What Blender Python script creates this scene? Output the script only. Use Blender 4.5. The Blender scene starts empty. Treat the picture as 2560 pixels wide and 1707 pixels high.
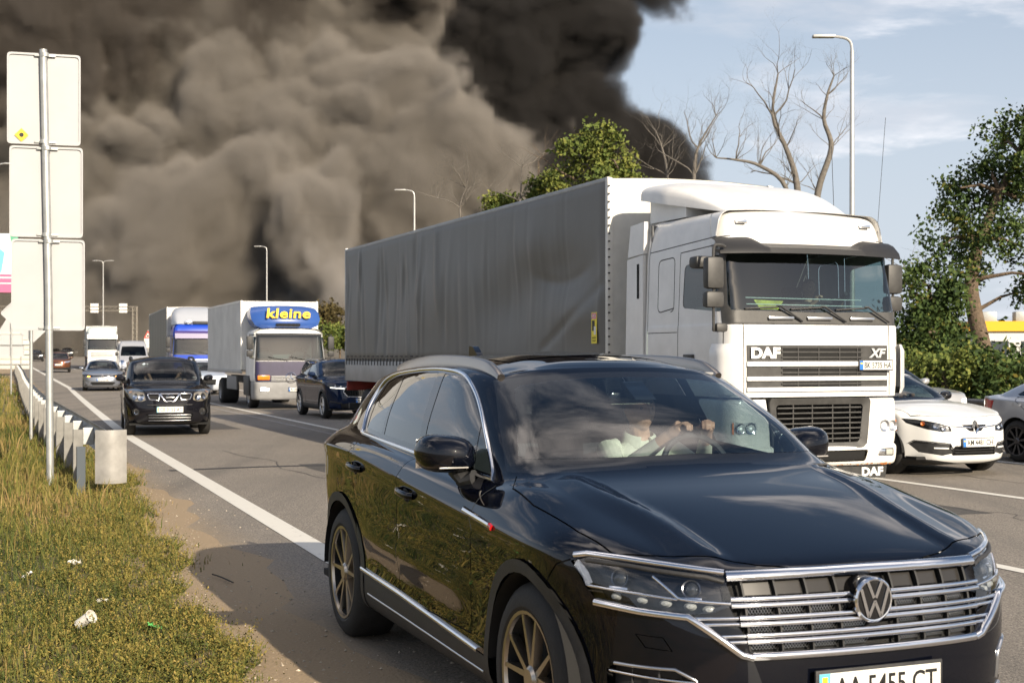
import bpy, bmesh, math, random
import numpy as np
from mathutils import Vector, Matrix, Quaternion
from mathutils.bvhtree import BVHTree
R = math.radians
scene = bpy.context.scene
COL = scene.collection

# ---------------------------------------------------------------- camera
cam_d = bpy.data.cameras.new('camera'); cam = bpy.data.objects.new('camera', cam_d); COL.objects.link(cam)
cam.location = (0, 0, 1.66); cam.rotation_euler = (R(90), 0, 0)
cam_d.sensor_width = 36; cam_d.lens = 36 * 3400 / 2560; cam_d.shift_y = 36.5 / 2560
cam_d.clip_start = 0.05; cam_d.clip_end = 6000
cam_d.dof.use_dof = True; cam_d.dof.focus_distance = 9.0; cam_d.dof.aperture_fstop = 7.1
scene.camera = cam
# ---------------------------------------------------------------- world, sun, exposure
SUN_EL = R(23.5); SUN_H = (0.53, -0.848)
sun_vec = Vector((SUN_H[0] * math.cos(SUN_EL), SUN_H[1] * math.cos(SUN_EL), math.sin(SUN_EL))).normalized()
world = bpy.data.worlds.new('World'); scene.world = world; world.use_nodes = True
def build_world():
    nt = world.node_tree; nt.nodes.clear(); N = nt.nodes.new; L = nt.links.new
    out = N('ShaderNodeOutputWorld'); bg = N('ShaderNodeBackground'); bg.inputs[1].default_value = SKY_STRENGTH
    sky = N('ShaderNodeTexSky'); sky.sky_type = 'NISHITA'; sky.sun_disc = False
    sky.sun_elevation = SUN_EL; sky.sun_rotation = math.atan2(SUN_H[0], SUN_H[1])
    sky.air_density = 1.0; sky.dust_density = 1.6; sky.ozone_density = 1.4
    tc = N('ShaderNodeTexCoord')
    # clouds lie on a flat sheet high above: direction divided by its height
    sep = N('ShaderNodeSeparateXYZ'); L(tc.outputs['Generated'], sep.inputs[0])
    mx = N('ShaderNodeMath'); mx.operation = 'MAXIMUM'; L(sep.outputs[2], mx.inputs[0]); mx.inputs[1].default_value = 0.0
    ad = N('ShaderNodeMath'); ad.operation = 'ADD'; L(mx.outputs[0], ad.inputs[0]); ad.inputs[1].default_value = 0.16
    dv = N('ShaderNodeVectorMath'); dv.operation = 'DIVIDE'
    cb = N('ShaderNodeCombineXYZ')
    for i in range(3): L(ad.outputs[0], cb.inputs[i])
    L(tc.outputs['Generated'], dv.inputs[0]); L(cb.outputs[0], dv.inputs[1])
    n1 = N('ShaderNodeTexNoise'); n1.inputs['Scale'].default_value = 1.35; n1.inputs['Detail'].default_value = 7; n1.inputs['Roughness'].default_value = 0.58
    n1.inputs['Distortion'].default_value = 0.25
    mp = N('ShaderNodeMapping'); mp.inputs['Location'].default_value = (12.0, 3.0, 0.0); mp.inputs['Scale'].default_value = (1.0, 1.25, 1.0)
    L(dv.outputs[0], mp.inputs[0]); L(mp.outputs[0], n1.inputs[0])
    cr = N('ShaderNodeMapRange'); cr.interpolation_type = 'SMOOTHSTEP'
    cr.inputs[1].default_value = 0.48; cr.inputs[2].default_value = 0.64; cr.inputs[4].default_value = 0.78
    L(n1.outputs[0], cr.inputs[0])
    n2 = N('ShaderNodeTexNoise'); n2.inputs['Scale'].default_value = 2.2; n2.inputs['Detail'].default_value = 6
    L(mp.outputs[0], n2.inputs[0])
    nm = N('ShaderNodeMapRange'); nm.interpolation_type = 'SMOOTHSTEP'; nm.inputs[1].default_value = 0.42; nm.inputs[2].default_value = 0.68; L(n2.outputs[0], nm.inputs[0])
    cc = N('ShaderNodeMix'); cc.data_type = 'RGBA'; L(nm.outputs[0], cc.inputs[0])
    cc.inputs[6].default_value = (6.2, 6.2, 6.6, 1); cc.inputs[7].default_value = (24.0, 21.5, 19.8, 1)
    mix = N('ShaderNodeMix'); mix.data_type = 'RGBA'; L(cr.outputs[0], mix.inputs[0]); L(sky.outputs[0], mix.inputs[6]); L(cc.outputs[2], mix.inputs[7])
    # thin pale veil towards the horizon
    hz = N('ShaderNodeMapRange'); hz.interpolation_type = 'SMOOTHSTEP'; hz.inputs[1].default_value = 0.0; hz.inputs[2].default_value = 0.55; hz.inputs[3].default_value = 0.88; hz.inputs[4].default_value = 0.0
    L(mx.outputs[0], hz.inputs[0])
    vm = N('ShaderNodeMix'); vm.data_type = 'RGBA'; L(hz.outputs[0], vm.inputs[0]); L(mix.outputs[2], vm.inputs[6]); vm.inputs[7].default_value = (5.4, 5.9, 6.7, 1)
    L(vm.outputs[2], bg.inputs[0]); L(bg.outputs[0], out.inputs[0])
SKY_STRENGTH = 0.082
build_world()
sun_d = bpy.data.lights.new('sun', 'SUN'); sun_d.energy = 4.9; sun_d.angle = R(0.53); sun_d.color = (1.0, 0.87, 0.69)
sun = bpy.data.objects.new('sun', sun_d); COL.objects.link(sun); sun.location = (30, -40, 40)
sun.rotation_euler = (-sun_vec).to_track_quat('-Z', 'Y').to_euler()
vs = scene.view_settings; vs.view_transform = 'Standard'; vs.look = 'None'; vs.gamma = 1; vs.exposure = 0.62; vs.use_curve_mapping = False
scene.render.engine = 'CYCLES'
cy = scene.cycles
cy.use_denoising = True
try: cy.denoiser = 'OPENIMAGEDENOISE'
except Exception: pass
cy.use_adaptive_sampling = True; cy.adaptive_threshold = 0.015
cy.max_bounces = 8; cy.diffuse_bounces = 3; cy.glossy_bounces = 5; cy.transmission_bounces = 8; cy.transparent_max_bounces = 16; cy.volume_bounces = 0
cy.caustics_reflective = False; cy.caustics_refractive = False; cy.sample_clamp_indirect = 6; cy.blur_glossy = 0.3
cy.volume_max_steps = 128; cy.volume_step_rate = 3.0
# ---------------------------------------------------------------- helpers
MATS = {}
def mat(name, color=(0.5, 0.5, 0.5), rough=0.5, metal=0.0, spec=0.5, coat=0.0, coat_rough=0.03, noise=None, bump=None, trans=0.0, ior=1.45, emit=None, alpha=1.0, tint2=None):
    """procedural Principled material; noise=(scale, amount[, detail]) varies colour and gloss, bump=(scale, strength[, dist])"""
    if name in MATS: return MATS[name]
    m = bpy.data.materials.new(name); m.use_nodes = True; t = m.node_tree; b = t.nodes['Principled BSDF']
    b.inputs['Base Color'].default_value = (*color, 1); b.inputs['Roughness'].default_value = rough; b.inputs['Metallic'].default_value = metal
    b.inputs['Specular IOR Level'].default_value = spec; b.inputs['Coat Weight'].default_value = coat; b.inputs['Coat Roughness'].default_value = coat_rough
    b.inputs['Transmission Weight'].default_value = trans; b.inputs['IOR'].default_value = ior; b.inputs['Alpha'].default_value = alpha
    if emit: b.inputs['Emission Color'].default_value = (*emit[:3], 1); b.inputs['Emission Strength'].default_value = emit[3]
    if noise or bump:
        tc = t.nodes.new('ShaderNodeTexCoord')
    if noise:
        n = t.nodes.new('ShaderNodeTexNoise'); n.inputs['Scale'].default_value = noise[0]; n.inputs['Detail'].default_value = noise[2] if len(noise) > 2 else 5
        n.inputs['Roughness'].default_value = 0.62
        t.links.new(tc.outputs['Object'], n.inputs[0])
        mx = t.nodes.new('ShaderNodeMix'); mx.data_type = 'RGBA'
        mr = t.nodes.new('ShaderNodeMapRange'); mr.inputs[1].default_value = 0.32; mr.inputs[2].default_value = 0.70; t.links.new(n.outputs[0], mr.inputs[0]); t.links.new(mr.outputs[0], mx.inputs[0])
        a = noise[1]; c2 = tint2 or tuple(min(1, c * (1 + a)) for c in color)
        mx.inputs[6].default_value = (*[c * (1 - a) for c in color], 1); mx.inputs[7].default_value = (*c2, 1)
        t.links.new(mx.outputs[2], b.inputs['Base Color'])
        r2 = t.nodes.new('ShaderNodeMapRange'); r2.inputs[3].default_value = max(0.02, rough * (1 - a * 0.5)); r2.inputs[4].default_value = min(1, rough * (1 + a * 0.5))
        t.links.new(n.outputs[0], r2.inputs[0]); t.links.new(r2.outputs[0], b.inputs['Roughness'])
    if bump:
        n = t.nodes.new('ShaderNodeTexNoise'); n.inputs['Scale'].default_value = bump[0]; n.inputs['Detail'].default_value = 4
        t.links.new(tc.outputs['Object'], n.inputs[0])
        bp = t.nodes.new('ShaderNodeBump'); bp.inputs['Strength'].default_value = bump[1]; bp.inputs['Distance'].default_value = bump[2] if len(bump) > 2 else 0.01
        t.links.new(n.outputs[0], bp.inputs['Height']); t.links.new(bp.outputs[0], b.inputs['Normal'])
    MATS[name] = m; return m
def glass(name, tint=(0.75, 0.85, 0.85), clear=0.7, rough=0.0, refl=1.8):
    """thin window glass: a mirror-like film over clear or tinted transmission"""
    if name in MATS: return MATS[name]
    m = bpy.data.materials.new(name); m.use_nodes = True; t = m.node_tree; t.nodes.clear()
    o = t.nodes.new('ShaderNodeOutputMaterial'); g = t.nodes.new('ShaderNodeBsdfGlossy'); g.inputs['Roughness'].default_value = rough
    tr = t.nodes.new('ShaderNodeBsdfTransparent'); tr.inputs[0].default_value = (*[c * clear for c in tint], 1)
    fr = t.nodes.new('ShaderNodeFresnel'); ge = t.nodes.new('ShaderNodeNewGeometry'); io = t.nodes.new('ShaderNodeMapRange'); io.inputs[3].default_value = 1.52; io.inputs[4].default_value = 1 / 1.52
    t.links.new(ge.outputs['Backfacing'], io.inputs[0]); t.links.new(io.outputs[0], fr.inputs[0])   # a thin pane reflects alike from both sides
    # two surfaces of a real pane reflect about twice as much as one
    mu = t.nodes.new('ShaderNodeMath'); mu.operation = 'MULTIPLY'; mu.use_clamp = True; mu.inputs[1].default_value = refl; t.links.new(fr.outputs[0], mu.inputs[0])
    mx = t.nodes.new('ShaderNodeMixShader'); t.links.new(mu.outputs[0], mx.inputs[0]); t.links.new(tr.outputs[0], mx.inputs[1]); t.links.new(g.outputs[0], mx.inputs[2])
    t.links.new(mx.outputs[0], o.inputs[0]); MATS[name] = m; return m
def tag(o, label=None, cat=None, group=None, kind=None):
    if label: o['label'] = label
    if cat: o['category'] = cat
    if group: o['group'] = group
    if kind: o['kind'] = kind
    return o
def thing(name, label, cat, loc=(0, 0, 0), rz=0, group=None):
    o = bpy.data.objects.new(name, None); COL.objects.link(o); o.location = loc; o.rotation_euler = (0, 0, rz); o.empty_display_size = 0.2
    return tag(o, label, cat, group)
def link(name, me, parent=None, mats=()):
    o = bpy.data.objects.new(name, me); COL.objects.link(o); o.parent = parent
    for m in mats: me.materials.append(m)
    return o
def shade(me, angle=35):
    me.shade_smooth()
    try: me.set_sharp_from_angle(angle=R(angle))
    except Exception: pass
class MB:
    """collects simple solids; build() links them as one mesh object"""
    def __init__(s): s.v = []; s.f = []; s.mi = []; s.cur = 0
    def add(s, vs, fs):
        n = len(s.v); s.v += [tuple(v) for v in vs]; s.f += [tuple(i + n for i in f) for f in fs]; s.mi += [s.cur] * len(fs); return s
    def box(s, a, b, ch=0.0):
        """box from corner a to corner b, edges chamfered by ch"""
        a, b = [min(p, q) for p, q in zip(a, b)], [max(p, q) for p, q in zip(a, b)]
        c = min(ch, *(0.49 * (q - p) for p, q in zip(a, b)))
        if c <= 0:
            x0, y0, z0 = a; x1, y1, z1 = b
            return s.add([(x0, y0, z0), (x1, y0, z0), (x1, y1, z0), (x0, y1, z0), (x0, y0, z1), (x1, y0, z1), (x1, y1, z1), (x0, y1, z1)],
                         [(0, 3, 2, 1), (4, 5, 6, 7), (0, 1, 5, 4), (1, 2, 6, 5), (2, 3, 7, 6), (3, 0, 4, 7)])
        bm = bmesh.new(); bmesh.ops.create_cube(bm, size=1)
        for v in bm.verts: v.co = [p + (q - p) * (w + 0.5) for p, q, w in zip(a, b, v.co)]
        bmesh.ops.bevel(bm, geom=list(bm.edges), offset=c, segments=2, affect='EDGES', profile=0.6)
        bm.verts.index_update(); s.add([v.co[:] for v in bm.verts], [[v.index for v in f.verts] for f in bm.faces]); bm.free(); return s
    def tube(s, pts, r, n=10, cap=True, up=None):
        """round tube along pts; r a number or one per point"""
        pts = [Vector(p) for p in pts]; rs = r if isinstance(r, (list, tuple)) else [r] * len(pts)
        vs = []; fs = []; prev = None
        for i, p in enumerate(pts):
            t = (pts[min(i + 1, len(pts) - 1)] - pts[max(i - 1, 0)]).normalized()
            if prev is None: prev = t.orthogonal().normalized()
            u = (prev - t * prev.dot(t)); u = u.normalized() if u.length > 1e-6 else t.orthogonal().normalized(); w = t.cross(u); prev = u
            for k in range(n):
                a = 2 * math.pi * k / n; vs.append(p + (u * math.cos(a) + w * math.sin(a)) * rs[i])
        for i in range(len(pts) - 1):
            for k in range(n): fs.append((i * n + k, i * n + (k + 1) % n, (i + 1) * n + (k + 1) % n, (i + 1) * n + k))
        if cap: fs.append(tuple(reversed(range(n)))); fs.append(tuple(range((len(pts) - 1) * n, len(pts) * n)))
        return s.add(vs, fs)
    def ribbon(s, pts, sect, ups=None, closed=False, up=(0, 0, 1), cap=True):
        """sweep a section (list of (a, b): a across, b along up) along pts"""
        pts = [Vector(p) for p in pts]; n = len(sect); vs = []; fs = []; m = len(pts)
        for i, p in enumerate(pts):
            if closed: t = pts[(i + 1) % m] - pts[i - 1]
            else: t = pts[min(i + 1, m - 1)] - pts[max(i - 1, 0)]
            t = t.normalized(); U = Vector(ups[i] if ups else up); U = (U - t * U.dot(t)).normalized(); W = t.cross(U)
            for a, b in sect: vs.append(p + W * a + U * b)
        for i in range(m if closed else m - 1):
            j = (i + 1) % m
            for k in range(n): fs.append((i * n + k, i * n + (k + 1) % n, j * n + (k + 1) % n, j * n + k))
        if cap and not closed: fs.append(tuple(reversed(range(n)))); fs.append(tuple(range((m - 1) * n, m * n)))
        return s.add(vs, fs)
    def lathe(s, prof, axis='y', n=32, c=(0, 0, 0), a0=0, a1=2 * math.pi):
        """spin a profile of (radius, offset along axis)"""
        full = abs(a1 - a0 - 2 * math.pi) < 1e-6; m = n if full else n + 1; vs = []; fs = []; k = len(prof)
        for i in range(m):
            a = a0 + (a1 - a0) * i / n; ca, sa = math.cos(a), math.sin(a)
            for r, h in prof:
                p = {'y': (r * ca, h, r * sa), 'x': (h, r * ca, r * sa), 'z': (r * ca, r * sa, h)}[axis]
                vs.append((p[0] + c[0], p[1] + c[1], p[2] + c[2]))
        for i in range(n):
            j = (i + 1) % m
            for q in range(k - 1): fs.append((i * k + q, j * k + q, j * k + q + 1, i * k + q + 1))
        return s.add(vs, fs)
    def prism(s, poly, a, b, axis='y', ch=0):
        """extrude a polygon between a and b along axis; poly in the two other coordinates, in order (xz, yz or xy)"""
        n = len(poly); vs = []
        def put(p, h): return {'y': (p[0], h, p[1]), 'x': (h, p[0], p[1]), 'z': (p[0], p[1], h)}[axis]
        for p in poly: vs.append(put(p, a))
        for p in poly: vs.append(put(p, b))
        fs = [tuple(reversed(range(n))), tuple(range(n, 2 * n))] + [(i, (i + 1) % n, n + (i + 1) % n, n + i) for i in range(n)]
        return s.add(vs, fs)
    def grid(s, P):
        """sheet from a 2-d array of points"""
        r, c = len(P), len(P[0]); return s.add([p for row in P for p in row], [(i * c + j, i * c + j + 1, (i + 1) * c + j + 1, (i + 1) * c + j) for i in range(r - 1) for j in range(c - 1)])
    def xf(s, M, start=0):
        for i in range(start, len(s.v)): s.v[i] = tuple(M @ Vector(s.v[i]))
        return s
    def mesh(s, name, smooth=35, fix=True):
        me = bpy.data.meshes.new(name); me.from_pydata(s.v, [], s.f)
        if any(s.mi): me.polygons.foreach_set('material_index', s.mi)
        if fix:
            bm = bmesh.new(); bm.from_mesh(me); bmesh.ops.recalc_face_normals(bm, faces=bm.faces); bm.to_mesh(me); bm.free()
        me.validate(); me.update()
        if smooth: shade(me, smooth)
        return me
    def build(s, name, m, parent=None, smooth=35, fix=True):
        me = s.mesh(name, smooth, fix); o = link(name, me, parent, m if isinstance(m, (list, tuple)) else [m]); return o
def circle_poly(cx, cy, r, n=24, ry=None): return [(cx + r * math.cos(2 * math.pi * i / n), cy + (ry or r) * math.sin(2 * math.pi * i / n)) for i in range(n)]
def round_poly(pts, r, k=4):
    """polygon with its corners rounded"""
    out = []; n = len(pts)
    for i in range(n):
        p0, p, p1 = Vector(pts[i - 1]), Vector(pts[i]), Vector(pts[(i + 1) % n])
        a = (p0 - p); b = (p1 - p); d = min(r, a.length * 0.45, b.length * 0.45); A = p + a.normalized() * d; B = p + b.normalized() * d
        for j in range(k + 1):
            t = j / k; q = A * (1 - t) ** 2 + p * 2 * t * (1 - t) + B * t * t; out.append((q.x, q.y))
    return out
def text_mesh(body, size, depth=0.002, bold=0.0, spacing=1.0, shear=0.0, width=1.0):
    cu = bpy.data.curves.new('txt', 'FONT'); cu.body = body; cu.size = size; cu.extrude = depth; cu.offset = bold; cu.align_x = 'CENTER'; cu.align_y = 'CENTER'
    cu.space_character = spacing; cu.shear = shear; cu.resolution_u = 3
    o = bpy.data.objects.new('txt', cu); COL.objects.link(o); dg = bpy.context.evaluated_depsgraph_get(); me = bpy.data.meshes.new_from_object(o.evaluated_get(dg))
    bpy.data.objects.remove(o); bpy.data.curves.remove(cu)
    me.transform(Matrix.Diagonal((width, 1, 1, 1))); me.materials.clear(); return me
def text(body, size, M, m, parent, name='lettering', **kw):
    me = text_mesh(body, size, **kw); me.transform(M); return link(name, me, parent, [m])
def frame(origin, ax, ay):
    """matrix with x along ax, y along ay, z out"""
    x = Vector(ax).normalized(); z = x.cross(Vector(ay)).normalized(); y = z.cross(x)
    return Matrix(((x.x, y.x, z.x, origin[0]), (x.y, y.y, z.y, origin[1]), (x.z, y.z, z.z, origin[2]), (0, 0, 0, 1)))
def copy_tree(o, parent=None):
    c = o.copy(); COL.objects.link(c); c.parent = parent
    for ch in o.children: copy_tree(ch, c)
    return c
def pchip(xs, ys):
    xs = np.array(xs, float); ys = np.array(ys, float)
    if xs[0] > xs[-1]: xs, ys = xs[::-1], ys[::-1]
    h = np.diff(xs); d = np.diff(ys) / h; m = np.zeros(len(xs))
    for i in range(1, len(xs) - 1):
        if d[i - 1] * d[i] > 0: w1 = 2 * h[i] + h[i - 1]; w2 = h[i] + 2 * h[i - 1]; m[i] = (w1 + w2) / (w1 / d[i - 1] + w2 / d[i])
    m[0] = d[0]; m[-1] = d[-1]
    def f(x):
        x = np.clip(np.asarray(x, float), xs[0], xs[-1]); i = np.clip(np.searchsorted(xs, x) - 1, 0, len(h) - 1); t = (x - xs[i]) / h[i]
        return ((1 + 2 * t) * (1 - t) ** 2) * ys[i] + t * (1 - t) ** 2 * h[i] * m[i] + t * t * (3 - 2 * t) * ys[i + 1] + t * t * (t - 1) * h[i] * m[i + 1]
    return f
# the road: traffic runs towards the camera along DIR; s metres away along it, r metres to the right of the camera
TH = R(21.5)
def road(s, r, z=0.0):
    return Vector((-s * math.sin(TH) + r * math.cos(TH), s * math.cos(TH) + r * math.sin(TH), ground_z(s) + z))
def ground_z(s):
    t = min(max((s - 40) / 40, 0), 1); return 0.0 if s <= 40 else (0.0088 * 20 * t * t if s <= 80 else 0.176 + 0.0088 * (s - 80))
def gz_at(x, y): return ground_z(-x * math.sin(TH) + y * math.cos(TH))
def dens(pts, n=8, closed=False):
    """smooth 3-d or 2-d polyline through pts (Catmull-Rom)"""
    P_ = [Vector(p) for p in pts]; out = []; m = len(P_)
    for i in range(m if closed else m - 1):
        a = P_[(i - 1) % m] if closed or i > 0 else P_[0]; b = P_[i]; c = P_[(i + 1) % m]; d = P_[(i + 2) % m] if closed or i + 2 < m else c
        for k in range(n):
            t = k / n; out.append(.5 * ((2 * b) + (c - a) * t + (2 * a - 5 * b + 4 * c - d) * t * t + (3 * b - a - 3 * c + d) * t ** 3))
    if not closed: out.append(P_[-1])
    return out
def lin(pts, n=6):
    P_ = [Vector(p) for p in pts]; out = []
    for a, b in zip(P_, P_[1:]):
        for k in range(n): out.append(a.lerp(b, k / n))
    return out + [P_[-1]]
def at_px(x, Y): return ((x - 1280) * Y / 3400, Y)
# ---------------------------------------------------------------- ground, road, markings
def nodes_of(name):
    m = bpy.data.materials.new(name); m.use_nodes = True; t = m.node_tree; MATS[name] = m; return m, t, t.nodes['Principled BSDF']
def nz(t, src, scale, detail=5, rough=.6, dist=0):
    n = t.nodes.new('ShaderNodeTexNoise'); n.inputs['Scale'].default_value = scale; n.inputs['Detail'].default_value = detail; n.inputs['Roughness'].default_value = rough; n.inputs['Distortion'].default_value = dist; t.links.new(src, n.inputs[0]); return n.outputs[0]
def rng(t, v, a, b, c=0.0, d=1.0, smooth=True):
    n = t.nodes.new('ShaderNodeMapRange'); n.interpolation_type = 'SMOOTHSTEP' if smooth else 'LINEAR'; t.links.new(v, n.inputs[0])
    for i, q in enumerate((a, b, c, d)): n.inputs[i + 1].default_value = q
    return n.outputs[0]
def mixc(t, f, a, b):
    n = t.nodes.new('ShaderNodeMix'); n.data_type = 'RGBA'
    t.links.new(f, n.inputs[0]) if hasattr(f, 'links') else setattr(n.inputs[0], 'default_value', f)
    for i, q in ((6, a), (7, b)):
        if hasattr(q, 'links'): t.links.new(q, n.inputs[i])
        else: n.inputs[i].default_value = (*q, 1)
    return n.outputs[2]
def mth(t, op, a, b=None):
    n = t.nodes.new('ShaderNodeMath'); n.operation = op
    for i, q in enumerate((a, b)):
        if q is None: continue
        if hasattr(q, 'links'): t.links.new(q, n.inputs[i])
        else: n.inputs[i].default_value = q
    return n.outputs[0]
def bump_of(t, b, h, strength, dist):
    n = t.nodes.new('ShaderNodeBump'); n.inputs['Strength'].default_value = strength; n.inputs['Distance'].default_value = dist; t.links.new(h, n.inputs['Height']); t.links.new(n.outputs[0], b.inputs['Normal'])
def road_r(t):
    """distance to the right of the camera, measured across the road"""
    tc = t.nodes.new('ShaderNodeTexCoord'); d = t.nodes.new('ShaderNodeVectorMath'); d.operation = 'DOT_PRODUCT'; t.links.new(tc.outputs['Object'], d.inputs[0]); d.inputs[1].default_value = (math.cos(TH), math.sin(TH), 0)
    return tc.outputs['Object'], d.outputs['Value']
def asphalt():
    m, t, b = nodes_of('worn asphalt'); P_, r = road_r(t)
    fine = nz(t, P_, 62, 3, .75); mid = nz(t, P_, 9, 5); big = nz(t, P_, .45, 4)
    # tyre tracks run along the road: noise stretched in that direction
    mp = t.nodes.new('ShaderNodeMapping'); mp.inputs['Rotation'].default_value = (0, 0, -TH); mp.inputs['Scale'].default_value = (1.1, .03, 1); t.links.new(P_, mp.inputs[0]); tr = nz(t, mp.outputs[0], 1.0, 4)
    c = mixc(t, rng(t, fine, .30, .72), (.085, .076, .066), (.40, .355, .30)); c = mixc(t, rng(t, big, .35, .7, 0, .45), c, (.18, .162, .14)); c = mixc(t, rng(t, tr, .45, .70, 0, .40), c, (.095, .09, .084)); c = mixc(t, rng(t, mid, .60, .75, 0, .25), c, (.25, .225, .19))
    # dusty towards the verge
    du = mth(t, 'ADD', r, mth(t, 'MULTIPLY', mth(t, 'SUBTRACT', mid, .5), .5)); c = mixc(t, rng(t, du, 1.7, 2.5, .85, 0), c, (.31, .235, .15))
    t.links.new(c, b.inputs['Base Color']); b.inputs['Roughness'].default_value = .82; b.inputs['Specular IOR Level'].default_value = .3; bump_of(t, b, fine, .9, .010); return m
def soil():
    m, t, b = nodes_of('verge soil'); P_, r = road_r(t); mid = nz(t, P_, 3.0, 6); fine = nz(t, P_, 45, 4); big = nz(t, P_, .35, 4)
    dirt = mixc(t, fine, (.24, .175, .105), (.38, .285, .18)); g = mixc(t, mid, (.11, .095, .036), (.21, .155, .075)); g = mixc(t, rng(t, big, .4, .65, 0, .6), g, (.06, .075, .022))
    rr = mth(t, 'ADD', r, mth(t, 'MULTIPLY', mth(t, 'SUBTRACT', mid, .5), .55)); near = mth(t, 'MULTIPLY', rng(t, rr, 0.85, 1.25), rng(t, rr, 18.5, 20.5, 1, 0))
    t.links.new(mixc(t, near, g, dirt), b.inputs['Base Color']); b.inputs['Roughness'].default_value = .95; bump_of(t, b, fine, .6, .02); return m
def sheet(name, spts, rl, rr, z, m, jitter=0, n=1, kind='structure', parent=None):
    """strip of ground between rl(s) and rr(s)"""
    rnd = random.Random(5); rows = []
    for s in spts:
        a, b = rl(s) + (rnd.uniform(-jitter, jitter) if jitter else 0), rr(s); rows.append([tuple(road(s, a + (b - a) * k / n, z)) for k in range(n + 1)])
    o = MB().grid(rows).build(name, m, parent, 0, False)
    if parent is None and kind: o['kind'] = kind
    if o.data.polygons[0].normal.z < 0: o.data.flip_normals()
    return o
ASPHALT = asphalt(); SOIL = soil()
S_ALL = [-80, -40, -20, -10, 0, 5, 10, 20, 30, 40, 45, 50, 55, 60, 65, 70, 75, 80, 100, 140, 200, 300, 420, 700, 1200, 3000]
gr_ = sheet('ground', S_ALL, lambda s: -900, lambda s: 1500, 0, SOIL, n=6)
S_R = [-80, -40, -20] + list(np.arange(-10, 40, .35)) + list(np.arange(40, 80, 1.0)) + [90, 110, 150, 200, 300, 420, 700]
rv = lambda s: 1.85 + .12 * math.sin(s * 1.3) + .06 * math.sin(s * 4.1) + max(0, s - 10) * .012
rnd_ = random.Random(5); rows_ = []
for s_ in S_R:
    e_ = rv(s_) + rnd_.uniform(-.035, .035); rows_.append([tuple(road(s_, e_, -.008)), tuple(road(s_, e_ + .30, .004))] + [tuple(road(s_, r_, .004)) for r_ in (6, 10, 14, 18.6)])
rd_ = MB().grid(rows_).build('road', ASPHALT, None, 0, False); rd_['kind'] = 'structure'
if rd_.data.polygons[0].normal.z < 0: rd_.data.flip_normals()
LINE = None
def paint_mat(name, wear, col=(.66, .64, .58)):
    m, t, b = nodes_of(name); tc = t.nodes.new('ShaderNodeTexCoord'); P_ = tc.outputs['Object']; a = nz(t, P_, 7, 6, .7); f = nz(t, P_, 120, 2)
    k = rng(t, mth(t, 'ADD', a, mth(t, 'MULTIPLY', f, .35)), wear, wear + .18); c = mixc(t, k, (.22, .20, .18), col); c = mixc(t, rng(t, f, .55, .75, 0, .3), c, (.40, .37, .33)); t.links.new(c, b.inputs['Base Color']); b.inputs['Roughness'].default_value = .7; bump_of(t, b, f, .5, .004); return m
LINE = paint_mat('road line paint', .40); FAINT = paint_mat('worn line paint', .66, (.42, .40, .37))
def marking(name, s0, s1, r0, r1, w, m, step=2.0):
    n = max(2, int((s1 - s0) / step)); S = np.linspace(s0, s1, n + 1); f = lambda s: r0 + (r1 - r0) * (s - s0) / (s1 - s0)
    return sheet(name, list(S), lambda s: f(s) - w / 2, lambda s: f(s) + w / 2, .009, m)
marking('edge_line', -10, 30, 2.50, 2.93, .23, LINE); marking('edge_line', 30, 70, 2.93, 4.25, .23, LINE); marking('edge_line', 70, 170, 4.25, 5.0, .23, LINE)
marking('lane_line', 24, 62, 7.50, 7.72, .14, LINE); marking('lane_line', -6, 13.0, 7.48, 7.50, .14, LINE); marking('lane_line', 22, 60, 7.02, 7.05, .14, FAINT)
marking('lane_line', -6, 26, 11.30, 11.36, .15, LINE); marking('lane_line', 34, 90, 11.38, 11.6, .15, LINE); marking('lane_line', -6, 40, 14.9, 15.0, .15, LINE)
for k in range(6): marking('lane_line', 72 + k * 16, 80 + k * 16, 7.8, 7.85, .14, LINE)
# patched joints in the asphalt
seam = mat('bitumen seam', (.030, .028, .026), .6)
for pts in ([(20.1, 2.6), (20.3, 4.0), (20.2, 5.6), (20.5, 7.2)],):
    b = MB(); L_ = [road(s, r, .007) for s, r in pts]; b.ribbon(dens(L_, 6), [(-.09, 0), (.09, 0), (.09, .001), (-.09, .001)]); o = b.build('asphalt_patch', seam, rd_, 0)
# ---------------------------------------------------------------- grass and weeds of the verge
def verge_edge(s): return 1.27 + .10 * math.sin(s * 1.7 + 1) + .07 * math.sin(s * 5.3) + max(0, s - 8) * .06 * (s < 19) + .66 * (s >= 19)
def grass_material(name, cols):
    m, t, b = nodes_of(name); a = t.nodes.new('ShaderNodeAttribute'); a.attribute_name = 'tone'; cr = t.nodes.new('ShaderNodeValToRGB'); e = cr.color_ramp.elements
    while len(e) > 1: e.remove(e[-1])
    for i, (p, c) in enumerate(cols):
        q = e[0] if i == 0 else e.new(p); q.position = p; q.color = (*c, 1)
    t.links.new(a.outputs['Fac'], cr.inputs[0]); t.links.new(cr.outputs[0], b.inputs['Base Color']); b.inputs['Roughness'].default_value = .75; b.inputs['Specular IOR Level'].default_value = .25
    return m
def field(x, y, f, seed): return np.sin(x * f + seed) * np.sin(y * f * 1.13 + seed * 2.1) + .6 * np.sin(x * f * 2.3 + y * f * 1.7 + seed) + .4 * np.sin(y * f * 3.7 - x * f * 2.9 + seed * 3)
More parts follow.
